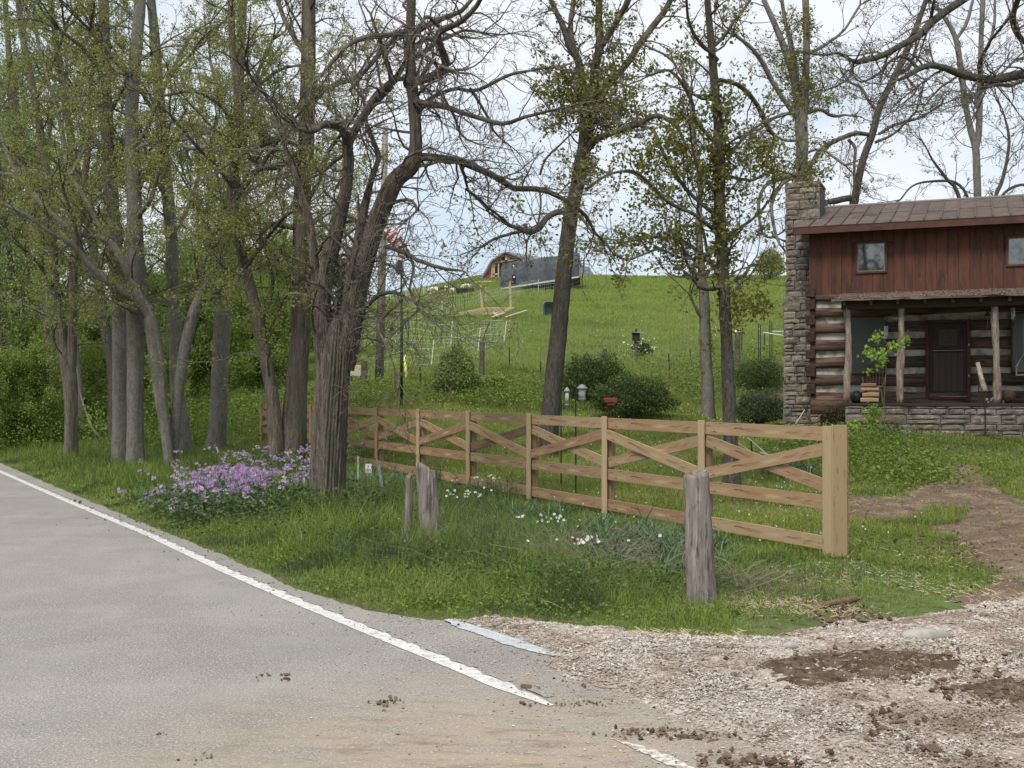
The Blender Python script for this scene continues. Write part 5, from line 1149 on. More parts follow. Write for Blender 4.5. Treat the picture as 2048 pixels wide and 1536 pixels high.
# timber frame under construction, stray boards -------------------------------
m_raw = mat('raw_lumber', (.46, .37, .22), rndcol=[(.52, .42, .26), (.42, .28, .16)], rough=.8)
q = [G(918, 632), G(965, 622), G(1028, 622), G(1000, 633)]; c = q[0]; t = thing('timber_platform', 'half-built timber platform with two upright posts on the slope', 'platform', c)
q = [x - c for x in q]; lift = np.array([0, 0, .16])
for a, b in ((0, 1), (1, 2), (2, 3), (3, 0)): MB().bar(q[a] + lift, q[b] + lift, .08, .16).build('rim_joist', m_raw, t)
for u in np.linspace(.12, .88, 7): MB().bar(q[0] * (1 - u) + q[3] * u + lift, q[1] * (1 - u) + q[2] * u + lift, .07, .12).build('joist', m_raw, t)
Dq = (c + q[1])[1]; z1 = hpx(622, 575, Dq); MB().bar(q[1], q[1] + [-.15, 0, z1 + .3], .15, .15, (0, 1, 0)).build('post', m_raw, t); MB().bar(q[1] + [-.9, -.1, z1 + .35], q[1] + [.6, -.1, z1 + .4], .12, .09).build('cross_piece', m_raw, t)
MB().bar(q[2] + [-.2, 0, 0], q[2] + [-.3, 0, z1 + .4], .15, .15, (0, 1, 0)).build('post', m_raw, t)
for k_, (a, b, lab) in enumerate([((897, 637), (925, 636), 'pale board lying in grass left of the timber platform'), ((987, 631), (995, 639), 'short board lying crosswise before the timber platform'), ((1012, 640), (1054, 627), 'long pale board lying right of the timber platform'), ((985, 640), (1010, 632), 'board lying flat just under the timber platform')]):
    p0, p1 = G(*a), G(*b); o = MB().bar((0, 0, .18), p1 - p0 + [0, 0, .2], .16, .05).build('loose_board', m_raw); o.location = p0; tag(o, lab, 'board', 'boards around the timber platform')
# tub on its side
c = G(1100, 634); D = c[1]; k = D / F; t = thing('stock_tub', 'grey plastic stock tub tipped on edge beside the leaning tree', 'tub', c)
mt = mat('grey_tub', (.16, .19, .21), rough=.5); V = []; n = 28
def ov(rx, rz, y, e=.5): return [(math.copysign(abs(math.cos(a)) ** e, math.cos(a)) * rx, y, 15 * k + math.copysign(abs(math.sin(a)) ** e, math.sin(a)) * rz) for a in np.linspace(0, 2 * math.pi, n, endpoint=False)]
rgs = [ov(13.5 * k, 16 * k, -.02), ov(14.5 * k, 17 * k, -.0), ov(12 * k, 14 * k, .02), ov(10.5 * k, 12.5 * k, .45), ov(.02, .02, .46, 1)]; V = sum(rgs, [])
Q = [(i * n + j, i * n + (j + 1) % n, (i + 1) * n + (j + 1) % n, (i + 1) * n + j) for i in range(4) for j in range(n)]
link('basin', tris_mesh('basin', V, [Q], smooth=True), mt, t)
rb = MB()
for z in (8, 12, 16, 20): rb.bar((-8 * k, .42, z * k), (8 * k, .42, z * k), .04, .05)
rb.build('rib', mat('tub_rib', (.10, .12, .13), rough=.5), t)
c = G(930, 586); o = MB().box(-.8, .8, -.3, .3, 0, .42, jit=.03).build('feed_trough', mat('black_rubber', (.02, .022, .022), rough=.6), bevel=.04); o.location = c; tag(o, 'low black feed trough on the grazing slope', 'trough'); ctro = c
# animals: one skinned body each -----------------------------------------------
def goat(lab, px, py, hpix, face, cols, graze=True, grp='goats grazing on the hill'):
    c = G(px, py); s = hpix * c[1] / F / .8; t_verts = []; edges = []; rad = []
    def v(x, y, z, r): t_verts.append((x * s, y * s, z * s)); rad.append(r * s); return len(t_verts) - 1
    a = v(-.38, 0, .62, .15); b = v(-.12, 0, .60, .17); d = v(.16, 0, .61, .165); e = v(.36, 0, .66, .12); edges += [(a, b), (b, d), (d, e)]
    if graze: n1 = v(.52, 0, .52, .075); hd = v(.62, 0, .34, .075); mz = v(.68, 0, .22, .045)
    else: n1 = v(.48, 0, .84, .07); hd = v(.58, 0, .96, .075); mz = v(.72, 0, .90, .045)
    edges += [(e, n1), (n1, hd), (hd, mz)]; tl = v(-.50, 0, .66, .03); tl2 = v(-.56, 0, .52, .02); edges += [(a, tl), (tl, tl2)]
    for sy in (-1, 1):
        k1 = v(.33, sy * .09, .42, .055); k2 = v(.34, sy * .09, .22, .035); k3 = v(.33, sy * .09, .02, .03); edges += [(e, k1), (k1, k2), (k2, k3)]
        h1 = v(-.36, sy * .10, .44, .075); h2 = v(-.46, sy * .10, .25, .035); h3 = v(-.42, sy * .10, .02, .03); edges += [(a, h1), (h1, h2), (h2, h3)]
        er = v(.57 if graze else .53, sy * .13, .40 if graze else .97, .022); edges.append((hd, er))
    me = bpy.data.meshes.new('goat'); me.from_pydata(t_verts, edges, []); o = bpy.data.objects.new('goat', me); COL.objects.link(o); m = o.modifiers.new('skin', 'SKIN')
    if not me.skin_vertices: me.skin_vertices.new()
    for i, r_ in enumerate(rad): me.skin_vertices[0].data[i].radius = (r_, r_); me.skin_vertices[0].data[i].use_root = (i == 0)
    sb = o.modifiers.new('sub', 'SUBSURF'); sb.levels = sb.render_levels = 2
    me.materials.append(cols); o.location = (c[0], c[1], onz(c[0], c[1]) + .08); o.rotation_euler = (0, 0, face); return tag(o, lab, 'goat', grp)
mbw = mat('brown_white_hide', (.09, .04, .025), var=[((.62, .55, .42), 1.6, .52, .56)], rough=.9, detail=1); mwh = mat('cream_hide', (.68, .62, .48), rough=.9)
goat('dark brown goat with white patches grazing at the head of the pair', 886, 589, 17, -.4, mbw); goat('cream goat standing close behind the brown patched one', 868, 591, 17, 2.9, mwh); goat('cream goat lying low to the grass right of the brown one', 904, 588, 11, 2.4, mwh)
goat('cream goat with its back showing above the black trough', 933, 583, 15, 2.8, mwh)
# shrubs ---------------------------------------------------------------------
m_box = mat('dark_shrub_leaves', (.03, .055, .014), rndcol=[(.055, .095, .02), (.085, .13, .028), (.17, .24, .05)], rough=.5, trans=.25, spec=.35)
m_lsh = mat('pale_shrub_leaves', (.17, .23, .06), rndcol=[(.24, .31, .08), (.32, .39, .14)], rough=.55, trans=.3)
m_gsh = mat('grey_shrub_leaves', (.06, .085, .04), rndcol=[(.09, .12, .055), (.13, .16, .08)], rough=.6, trans=.25)
m_twig = mat('twig_bark', (.10, .08, .06), var=[((.16, .135, .10), 6, .45, .6)], rough=.95)
def shrub(lab, px, pyb, wpx, hpx_, n, m, ls, nm='round_shrub', cone=0, dy=0, group=None, tipm=True):
    c = G(px, pyb); D = c[1] + dy * YS; k = D / F; c = np.array([PT(px, pyb, D)[0], D, onz(PT(px, pyb, D)[0], D)]); rx = wpx * k / 2; h = hpx_ * k; t = thing(nm, lab, 'shrub', c, 0, group)
    d = rng.normal(0, 1, (n, 3)); d /= np.linalg.norm(d, axis=1, keepdims=True); d[:, 2] = np.abs(d[:, 2]) * np.where(rng.random(n) < .88, 1, -.3)
    lump = 1 + .10 * np.sin(d[:, 0] * 6 + px) * np.cos(d[:, 2] * 7) + .08 * np.sin(d[:, 1] * 9 + d[:, 0] * 5) + .06 * np.sin(d[:, 2] * 17 + d[:, 0] * 13)
    r_ = rng.random(n) ** .28 * lump
    P = d * r_[:, None] * np.array([rx, rx * .9, h * .72]) + np.array([0, 0, h * .30])
    if cone: f_ = np.clip(1.15 - cone * np.clip(P[:, 2] / h, 0, 1.1), .12, 1.3); P[:, :2] *= f_[:, None]; P[:, 2] *= 1.05
    P[:, 2] = np.maximum(P[:, 2], .03)
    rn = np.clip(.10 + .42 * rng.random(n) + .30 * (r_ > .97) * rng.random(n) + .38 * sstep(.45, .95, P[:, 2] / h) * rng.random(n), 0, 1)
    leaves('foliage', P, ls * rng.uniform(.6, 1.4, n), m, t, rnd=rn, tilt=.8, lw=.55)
    mb = MB()
    for i in range(16):
        a = rng.uniform(0, 6.28); q_ = rng.uniform(.3, .8); mb.tube([(0, 0, -.05), (math.cos(a) * rx * q_ * .5, math.sin(a) * rx * q_ * .5, h * .35), (math.cos(a) * rx * q_, math.sin(a) * rx * q_, h * .75)], [.03, .018, .006], 5)
    mb.build('stems', m_twig, t); return t
shrub('dark round evergreen shrub behind the two bird feeders', 1186, 808, 142, 100, 15000, m_box, .06)
shrub('dark round evergreen shrub behind the red feeder, the nearer one', 1266, 838, 172, 86, 17000, m_box, .055, dy=0)
shrub('pale green conical bush standing before the wire fence', 912, 794, 104, 96, 13000, m_lsh, .07, 'conical_bush', .55)
shrub('dark green shrub at the left side of the chimney, upper one', 1520, 806, 110, 66, 8000, m_box, .06, dy=1.2)
shrub('grey-green loose shrub at the foot of the chimney, lower one', 1520, 852, 112, 68, 9000, m_gsh, .06)
shrub('low pale bush beside the old wooden post on the slope', 985, 785, 66, 34, 2600, m_lsh, .08)
shrub('pale yellow-green bush on the skyline left of the chimney', 1540, 560, 60, 62, 4200, mat('spring_haze_leaves', (.20, .22, .07), rndcol=[(.28, .30, .10), (.34, .34, .15)], rough=.6, trans=.3), .22, 'skyline_bush')
shrub('small dark plant growing against the porch stones at left', 1668, 862, 60, 44, 2600, mat('dark_red_leaves', (.045, .03, .02), rndcol=[(.08, .06, .03), (.07, .09, .03)], rough=.7, trans=.2), .06, 'bed_plant')
shrub('white-flowered bush behind the bird house on the slope', 1285, 712, 40, 30, 700, m_box, .10)
c = G(1285, 712); k = c[1] / F; n = 20; X_ = c[0] + rng.uniform(-42, 22, n) * k; P = np.column_stack([X_, np.full(n, c[1] - .5), onz(c[0], c[1]) + rng.uniform(.1, .75, n)]); flowers('white_blossoms', P, rng.uniform(.03, .055, n), m_daff, kind='stuff')
# bright maple sprigs in front of the porch
m_bright = mat('new_maple_leaves', (.20, .34, .04), rndcol=[(.27, .42, .06), (.34, .46, .10)], rough=.5, trans=.4)
def sprig(lab, nm, base, pts, cl, Y, ls, n, sz=None):
    c = G(*base) if Y is None else np.array([PT(base[0], base[1], Y)[0], Y, onz(PT(base[0], base[1], Y)[0], Y)]); Y = c[1]; t = thing(nm, lab, 'sapling', c); st = MB()
    for pl in pts: st.tube([PT(x, y, Y) - c for x, y in pl], np.linspace(.014, .005, len(pl)), 5)
    st.build('stem', m_twig, t); PP = []
    for (x, y, rx, ry, nn) in cl: p = PT(x, y, Y) - c; k = Y / F; PP.append(p + rng.normal(0, 1, (nn, 3)) * np.array([rx * k, rx * k, ry * k]) * .55)
    P = np.vstack(PP); leaves('foliage', P, ls * rng.uniform(.6, 1.4, len(P)), m_bright, t, lw=.8); return t
sprig('slender sapling with bright green leaves in front of the porch window', 'leafy_sapling', (1770, 868), [[(1770, 872), (1768, 800), (1772, 740), (1775, 690), (1762, 665)], [(1772, 705), (1790, 692), (1812, 680)], [(1772, 710), (1750, 708), (1735, 712)]],
      [(1752, 706, 24, 12, 110), (1755, 674, 13, 9, 44), (1790, 692, 14, 9, 60), (1812, 678, 7, 9, 30), (1764, 720, 12, 7, 36), (1736, 742, 8, 4, 14), (1755, 735, 5, 4, 10)], 26.7, .085, 0)
sprig('small bright yellow-green plant against the porch stones', 'young_plant', (1748, 866), [[(1745, 868), (1745, 840), (1740, 815)], [(1748, 868), (1752, 840), (1758, 822)]], [(1745, 822, 14, 12, 130), (1742, 840, 12, 10, 90), (1758, 830, 10, 12, 80), (1745, 856, 12, 10, 70)], 27.45, .065, 0)
sprig('low plant with pale round leaves left of the yellow-green one', 'young_plant', (1706, 868), [[(1706, 868), (1704, 852)]], [(1704, 850, 10, 8, 40), (1712, 864, 12, 6, 40), (1690, 866, 10, 5, 30)], 26.85, .085, 0)
# ================================================================== TREES
def bark(name, a, b, c, st=(5, 5, .5), sc=3.5, moss=None, bump=1.0, bs=14):
    v = [(b, sc, .44, .62), (c, sc * 2.2, .54, .66)]
    if moss: v.append((moss, .9, .50, .72))
    v.append((tuple(x * .45 for x in a), bs * 1.1, .52, .66)); v.append((tuple(min(1, x * 1.5) for x in a), bs * 1.7, .58, .70))
    return mat(name, a, var=v, stretch=st, rough=.95, bump=bump, bscale=bs, bdist=.03, spec=.1)
b_grey = bark('grey_smooth_bark', (.23, .215, .185), (.155, .145, .125), (.32, .30, .265), (4, 4, 1.6), 4, (.12, .125, .07), bs=24)
b_brown = bark('furrowed_brown_bark', (.215, .18, .145), (.11, .088, .072), (.30, .26, .22), (6, 6, .5), 3, (.10, .10, .05), 1.2, 16)
b_dark = bark('dark_flaky_bark', (.125, .112, .095), (.062, .054, .045), (.22, .20, .175), (5, 5, 1.0), 5, (.085, .09, .04), 1.2, 20)
b_limb = mat('limb_bark', (.07, .056, .045), var=[((.13, .11, .088), 7, .45, .6)], rough=.95)
l_bud = mat('yellow_green_buds', (.23, .25, .055), rndcol=[(.31, .34, .075), (.25, .31, .075), (.38, .33, .10)], rough=.6, trans=.4)
l_young = mat('young_leaves', (.17, .25, .055), rndcol=[(.23, .33, .07), (.30, .39, .11)], rough=.55, trans=.4)
l_olive = mat('olive_leaves', (.11, .125, .022), rndcol=[(.17, .19, .03), (.24, .25, .05), (.20, .13, .06)], rough=.55, trans=.35)
l_fine = mat('grey_buds', (.17, .16, .10), rndcol=[(.22, .20, .13), (.15, .12, .08)], rough=.8, trans=.2)
RS = [1.0]
RSD = {'thick furrowed forked tree beside the purple flowers, before the fence': 0.92,
    'dark ivy-hung leaning trunk just left of the thick forked tree': 0.74,
    'tall straight trunk close behind the thick forked tree': 0.84,
    'straight grey trunk standing alone left of the leaning ivy-hung one': 0.8,
    'slender pale stem leaning right out of the three-trunk cluster': 0.82,
    'broad grey trunk standing upright at the centre of the cluster': 0.8,
    'split grey trunk leaning left with a long dark crack in it': 0.7,
    'right one of the two tall grey trunks standing side by side': 0.95,
    'left one of the two tall grey trunks standing side by side': 0.95,
    'grey trunk forking into two stems at the wood edge': 0.85,
    'leaning dark yard tree rising behind the middle of the fence': 0.78,
    'upright yard tree with clinging leaves behind the nearest fence panels': 0.76,
    'ivy-wrapped grey snag behind the upright yard tree': 0.86,
    'tall forked tree rising behind the stone chimney': 0.86,
    'leaning tree with a crooked left limb rising behind the cabin roof': 0.8,
    'bare forked tree standing straight behind the cabin roof at right': 0.85,
    'low bare branching tree just above the cabin ridge': 0.6,
    'thin bare tree at the right end of the cabin ridge': 0.7,
    'dark heavy limbs of the near yard tree reaching in from the right': 0.68}
def P3(limb, Y, dy=0.0, wobble=.0):
    L = [tuple(float(a) for a in s.split(',')) for s in limb.split()]
    out_ = []
    n = len(L)
    for i, p in enumerate(L):
        yy = Y + dy * YS * (i / max(1, n - 1)) + (p[3] if len(p) > 3 else 0); out_.append((*PT(p[0], p[1], yy), p[2] * RS[0] * yy / F))
    return np.array(out_)
def smooth(A, step=.18):
    """Catmull-Rom through the points (x,y,z,r)"""
    n = len(A)
    if n < 3: E = np.vstack([A[0], (A[0] + A[-1]) / 2, A[-1]]); A = E; n = 3
    B = np.vstack([2 * A[0] - A[1], A, 2 * A[-1] - A[-2]]); o = []
    for i in range(n - 1):
        p0, p1, p2, p3 = B[i:i + 4]; L = np.linalg.norm(p2[:3] - p1[:3]); k = max(2, int(L / step))
        for j in range(k):
            t = j / k; o.append(.5 * ((2 * p1) + (-p0 + p2) * t + (2 * p0 - 5 * p1 + 4 * p2 - p3) * t * t + (-p0 + 3 * p1 - 3 * p2 + p3) * t ** 3))
    o.append(A[-1]); o = np.array(o); o[:, 3] = np.maximum(o[:, 3], .004); return o
def trunk_verts(S, sides, furrow, kf, seed, flare=0, gz=0):
    r_ = np.random.default_rng(seed); n = len(S); ang = np.arange(sides) * 2 * math.pi / sides
    ph = np.cumsum(r_.normal(0, .15, n)); ph2 = np.cumsum(r_.normal(0, .13, n)); lob = np.cumsum(r_.normal(0, .06, n))
    f_ = 1 - furrow * np.abs(np.sin(ang[None] * kf / 2 + ph[:, None])) ** 3 - furrow * .6 * np.abs(np.sin(ang[None] * (kf * .36) + ph2[:, None])) ** 4 + .045 * np.sin(2 * ang[None] + lob[:, None]) + .03 * np.sin(3 * ang[None] + 2 * lob[:, None]) + r_.normal(0, .008, (n, sides))
    f_ *= (1 + r_.normal(0, .012, n))[:, None]
    if flare:
        hz_ = np.clip(1 - (S[:, 2] - gz) / .45, 0, 1); f_ *= 1 + flare * (hz_ ** 2)[:, None] * (1 + .35 * np.sin(5 * ang[None] + .7))
    V, Q = tube_batch(S[None, :, :3], S[None, :, 3], sides, f_[None]); return V, Q
TW = {}
def grow(acc, lv, p, d, L, r, lvl, K):
    """one twig with its side twigs; acc[(n)] collects polylines"""
    ns = (7, 6, 5, 4)[min(lvl, 3)]; step = L / ns; pts = [p.copy()]; rad = [r]; q = p.copy(); dd = d.copy()
    for i in range(ns):
        dd = dd + np.random.normal(0, K['wig'], 3) + np.array([0, 0, K['up']]); dd /= np.linalg.norm(dd); q = q + dd * step; pts.append(q.copy()); rad.append(max(r * (1 - .75 * (i + 1) / ns), K['rmin']))
    acc.setdefault(ns + 1, []).append((pts, rad))
    if lvl >= K['depth']:
        for i in range(1, ns + 1):
            if random.random() < K['leafp']: lv.append(pts[i])
        return
    if K.get('leafall'):
        for i in range(2, ns + 1):
            if random.random() < K['leafp'] * .6: lv.append(pts[i])
    nb = K['nb'][min(lvl, len(K['nb']) - 1)]
    for k in range(nb):
        t = random.uniform(.2, 1); i = min(ns - 1, int(t * ns)); f_ = t * ns - i; b = pts[i] * (1 - f_) + pts[i + 1] * f_
        dv = pts[i + 1] - pts[i]; dv /= np.linalg.norm(dv); rn_ = np.random.normal(0, 1, 3); pr_ = rn_ - rn_.dot(dv) * dv; pr_ /= np.linalg.norm(pr_)
        a = random.uniform(.45, 1.05); nd = dv * math.cos(a) + pr_ * math.sin(a)
        grow(acc, lv, b, nd, L * random.uniform(.38, .62) * (1 - .35 * t), max(rad[i] * .55, K['rmin']), lvl + 1, K)
np.random.seed(5)
def K_(**k):
    d = dict(wig=.20, up=.04, rmin=.0035, depth=2, leafp=.5, nb=[5, 4, 3], L=(.9, 1.8), space=.35, ls=.035, leafk=2, spread=.05, zmin=2.2, both=True); d.update(k); return d
def tree(lab, nm, Y, trunkl, limbs, bm, lm, K, sides=16, furrow=.06, kf=16, flare=.25, cat='tree', clumps=(), group=None, base=None, step=.16, twm=None):
    """trunkl: main stems traced as 'x,y,radius_px'; limbs: (polyline, dy)"""
    RS[0] = RSD.get(lab, 1.0)
    seed = abs(hash(lab)) % 1000 if False else sum(map(ord, lab))
    random.seed(seed); np.random.seed(seed)
    first = trunkl[0].split()[0].split(',')
    if Y is None: g = G(float(first[0]), float(first[1])); Y = g[1]
    else: Y = Y * YS
    S0 = P3(trunkl[0], Y); gz = onz(S0[0, 0], S0[0, 1]); c = np.array([S0[0, 0], S0[0, 1], gz])
    t = thing(nm, lab, cat, c, 0, group)
    VV = []; QQ = []; off = 0; skel = []; nlimb = 0
    for i, l in enumerate(trunkl):
        dyv = 0
        if isinstance(l, tuple): l, dyv = l
        A = P3(l, Y, dyv); 
        if i == 0: A = np.vstack([[A[0, 0], A[0, 1], gz - .25, A[0, 3]], A])
        S = smooth(A, step); skel.append((S, 1.0)); V, Q = trunk_verts(S, sides, furrow, kf, seed + i, flare if i == 0 else 0, gz); VV.append(V - c); QQ.append(Q + off); off += len(V)
    for i, (l, dyv) in enumerate(limbs):
        S = smooth(P3(l, Y, dyv), .12); 
        S[1:-1, :3] += np.cumsum(np.random.normal(0, .007, (len(S) - 2, 3)), 0) * np.sin(np.linspace(0, math.pi, len(S) - 2))[:, None]
        skel.append((S, 1.0)); V, Q = trunk_verts(S, 8, .03, 8, seed + 50 + i); VV.append(V - c); QQ.append(Q + off); off += len(V); nlimb += len(Q)
    V = np.vstack(VV); QA = np.vstack(QQ); mi_ = np.zeros(len(QA)); mi_[len(QA) - nlimb:] = 1; me = tris_mesh('trunk', V, [QA], smooth=True, rnd=np.full(len(V), .5), matidx=mi_); link('trunk', me, [bm, b_limb if bm is not b_grey else bm], t)
    acc = {}; lv = []
    for S, wgt in skel:
        L = np.concatenate([[0], np.cumsum(np.linalg.norm(np.diff(S[:, :3], axis=0), axis=1))]); s = K['space'] * .5
        while s < L[-1]:
            i = int(np.searchsorted(L, s)) - 1; i = max(0, min(i, len(S) - 2)); p = S[i, :3]; r = S[i, 3]
            big = r > .11
            if p[2] - gz > K['zmin'] and (random.random() < (K.get('trunkp', .5) if big else 1)):
                dv = S[i + 1, :3] - p; dv /= np.linalg.norm(dv) + 1e-9; rn_ = np.random.normal(0, 1, 3); pr_ = rn_ - rn_.dot(dv) * dv; pr_ /= np.linalg.norm(pr_) + 1e-9
                a = random.uniform(.7, 1.3); nd = dv * math.cos(a) + pr_ * math.sin(a); Lb = random.uniform(*K['L']) * (1.15 if big else .8)
                grow(acc, lv, p + pr_ * r * .6, nd, Lb, min(r * .35, .022) + .002, 0, K)
            s += K['space'] * random.uniform(.6, 1.4)
        if K['both']:
            dv = S[-1, :3] - S[-2, :3]; dv /= np.linalg.norm(dv) + 1e-9
            for _ in range(3): grow(acc, lv, S[-1, :3], dv + np.random.normal(0, .3, 3), K['L'][1] * .8, max(S[-1, 3] * .8, .006), 0, K)
    CV = []; CQ = []; CT = []; mi = []; off = 0; rn_all = []
    for n, lst in acc.items():
        P = np.array([a for a, _ in lst]); Rr = np.array([b for _, b in lst]); V, Q = tube_batch(P, Rr, 3); CV.append(V - c); CQ.append(Q + off); off += len(V); rn_all.append(np.full(len(V), .5))
    nq = sum(len(q) for q in CQ)
    LP = []
    if lv:
        lvp = np.repeat(np.array(lv), K['leafk'], 0); LP.append(lvp + np.random.normal(0, K['spread'], lvp.shape))
    for (x, y, rx, ry, nn) in clumps:
        p = PT(x, y, Y); k = Y / F; sub = max(6, nn // 11); nn = int(nn * 1.3); cs = p + np.random.normal(0, .5, (sub, 3)) * np.array([rx * k, rx * k * .8, ry * k]); LP.append(cs[np.random.randint(0, sub, nn)] + np.random.normal(0, .065, (nn, 3)))
    parts = CQ; 
    if LP:
        LPa = np.vstack(LP); sz = K['ls'] * np.random.uniform(.6, 1.5, len(LPa)); LV, LT = leafmesh(LPa - c, sz, lw=.62); CV.append(LV); rn_all.append(np.repeat(np.random.random(len(LPa)), 4)); LT = LT + off; off += len(LV)
    else: LT = np.zeros((0, 3), int)
    if nq or len(LT):
        Fs = ([np.vstack(CQ)] if nq else []) + ([LT] if len(LT) else [])
        me = tris_mesh('crown', np.vstack(CV), Fs, rnd=np.concatenate(rn_all), matidx=np.concatenate([np.zeros(nq), np.ones(len(LT))]))
        link('crown', me, [twm or b_limb, lm], t)
    return t
KB = dict(ls=.038, leafk=5, leafp=.5, spread=.04, wig=.17, up=.0, nb=[6, 4, 3], L=(.9, 1.9), space=.36, rmin=.0035)
# --- the thick forked tree in front of the fence
tree('thick furrowed forked tree beside the purple flowers, before the fence', 'forked_tree', None,
     ['654,1036,44 655,985,41 657,930,39 659,870,40 663,800,38 668,740,37 670,705,33 672,675,27 674,645,18 676,620,8',
      '688,740,22.0 694,690,27.0 706,640,22.7 720,560,21.8 742,480,21.0 765,415,21.0 792,360,20.2 824,330,18.5 832,290,14.3 829,220,13.4 823,160,12.6 820,90,10.9 823,0,10.1 825,-100,8.4 822,-220,5.9',
      '652,740,20.0 647,680,23.0 645,620,18.5 652,550,17.6 668,480,16.8 688,400,13.4 697,330,11.8 696,288,10.9 716,250,8.4 738,215,9.2 758,190,11.8 782,168,10.1',
      '675,720,18.0 690,640,15.1 702,560,12.6 716,490,11.8 728,420,10.1 744,355,6.7 757,315,5.9 748,285,5.0 734,250,4.2 728,200,3.4',
      '650,660,16.0 636,580,10.9 628,520,10.1 622,460,8.4 606,400,7.6 590,350,5.9 570,300,5.0'],
     [('694,290,8 686,262,9 668,252,9 650,248,8 632,258,7 615,262,6 590,255,4', -.8), ('812,168,11 850,158,10 878,146,10 896,122,9 888,90,8 884,60,7 905,48,7 930,35,6 955,10,5 975,-30,4', -1.2),
      ('828,318,10 850,314,9 883,318,9 915,324,8 948,338,8 987,355,7 1030,378,6.5 1078,379,6 1114,391,5.5 1146,410,5 1172,433,4 1188,462,3', 1.5),
      ('825,200,6 841,205,7 889,212,6 938,228,5 1003,242,5 1052,231,4 1100,221,3 1130,215,2', -1.0), ('829,230,5 857,198,4.5 883,185,4.5 912,177,4 955,177,4 1020,146,3.5 1100,135,2.5', .9),
      ('815,62,7 780,70,6 733,76,6 700,88,5 684,105,5 664,125,4 650,140,3', -1.0), ('772,494,5 811,503,5 837,514,4.5 880,531,4 905,538,3 930,543,2', -.8),
      ('700,180,4 740,130,5 790,80,6 835,60,7 880,40,6 920,22,5 960,-20,4', .8), ('815,500,3.5 824,522,3.2 826,545,3 818,575,3 828,605,3 838,618,2.5 856,636,1.6', -.9), ('838,616,2.5 820,640,2.2 790,668,2 765,695,1.5', -.9),
      ('700,640,7 735,612,5 762,590,5 790,585,4 808,592,3', -.6), ('805,598,3 775,630,3 760,660,3 778,700,2.5 790,740,2', -.8), ('760,420,5 800,398,4 825,402,3.5 835,420,3', -.5),
      ('883,185,3 905,230,3 915,260,2.5 935,280,2', -.3), ('940,176,3 955,200,3 975,235,2.8 985,262,2.5 1018,290,1.6', .3), ('921,330,4 928,352,3.5 936,378,2.5', .4), ('932,378,3 960,400,3 985,425,2.8 1020,450,2.5 1045,456,2', .9),
      ('884,88,5 850,75,5 842,100,4 870,125,4', -1.2), ('884,60,4 860,40,4 838,50,3', -1.2), ('700,300,4 660,330,4 640,350,3 600,360,2.5', .4), ('822,120,5 860,95,4 900,70,3.5 930,60,3 965,66,3', .7)],
     b_brown, l_fine, K_(ls=.022, leafk=1, leafp=.25, wig=.24, up=-.015, nb=[4, 3, 2], L=(.6, 1.4), space=.19, rmin=.0032, trunkp=.30, zmin=2.3), sides=110, furrow=.15, kf=30, flare=.16, step=.055)
# --- roadside trees, left to right
tree('dark ivy-hung leaning trunk just left of the thick forked tree', 'leaning_tree', None, ['557,962,24 552,885,21 546,810,19 536,745,17 524,690,17 512,625,17 498,570,16 486,520,14 476,480,13 470,430,12 466,380,12 470,300,11 475,200,11 465,100,9 462,0,9 458,-120,7'],
     [('524,650,6 540,600,6 545,560,5 528,500,4 520,450,4', .6), ('470,400,6 500,360,6 540,300,5 570,260,4', -.6), ('470,380,6 430,330,5 390,290,5 340,230,4', -.8), ('475,210,6 520,170,5 560,140,4 600,130,3', .5), ('475,250,6 430,200,5 380,180,4 320,190,3 260,180,2', -1), ('490,540,6 530,480,5 570,430,5 600,420,4', -.8)],
     b_brown, l_bud, K_(**{**KB, 'zmin': 1.6}), sides=30, furrow=.09, kf=16, step=.1)
tree('tall straight trunk close behind the thick forked tree', 'roadside_tree', None, ['579,958,37 586,885,33 590,810,28 597,720,24 602,620,23 603,500,22 605,390,20 612,300,20 615,200,19 617,100,18 617,0,17 617,-130,14'],
     [('605,460,7 560,450,7 535,455,6 520,470,4', -.5), ('610,300,7 560,330,7 520,330,6 480,290,5 430,260,4', -.7), ('615,220,7 650,180,6 700,160,5', .6), ('612,260,6 570,230,6 530,190,5 500,150,4', -.5), ('617,120,6 580,60,6 555,0,5', .5), ('602,560,6 630,540,5 660,520,4', -.6), ('603,480,6 650,470,4 690,490,3', -.8), ('604,420,6 640,360,5 660,300,5 690,260,4', -.9), ('612,300,5 560,280,5 500,300,4 440,340,3', -1)],
     b_brown, l_bud, K_(**{**KB, 'zmin': 1.7, 'space': .24, 'trunkp': .6}), sides=36, furrow=.09, kf=20, step=.1)
tree('straight grey trunk standing alone left of the leaning ivy-hung one', 'roadside_tree', 19.4, ['428,928,30 434,865,23 438,800,22 441,700,21 447,600,20 455,520,19 460,480,18 463,400,16 474,260,13 480,130,12 485,0,11 488,-120,9'],
     [('455,520,7 420,470,6 400,430,5 380,380,4', -.8), ('462,420,6 500,380,5 540,360,4', .6), ('474,260,6 440,200,5 420,120,4', .5), ('478,200,6 510,150,5 545,80,4', -.5), ('447,600,5 430,575,5 420,560,4', -.4), ('460,440,5 500,420,4 550,390,3', 1)],
     b_grey, l_bud, K_(**{**KB, 'zmin': 3}), sides=28, furrow=.07, kf=22, step=.1)
tree('slender pale stem leaning right out of the three-trunk cluster', 'slender_tree', 16.2, ['346,960,11 350,860,12 358,770,13 371,690,14 388,625,14 408,580,12 428,540,11 441,490,10 452,430,8 468,350,7 500,250,5 520,160,4'],
     [('380,650,6 400,600,5 395,560,5 420,500,4', .5), ('452,430,4 440,370,4 425,300,3', -.4), ('410,575,5 450,555,4 480,545,3', -.4)], b_grey, l_young, K_(**{**KB, 'zmin': 3}), sides=20, furrow=.04, step=.12)
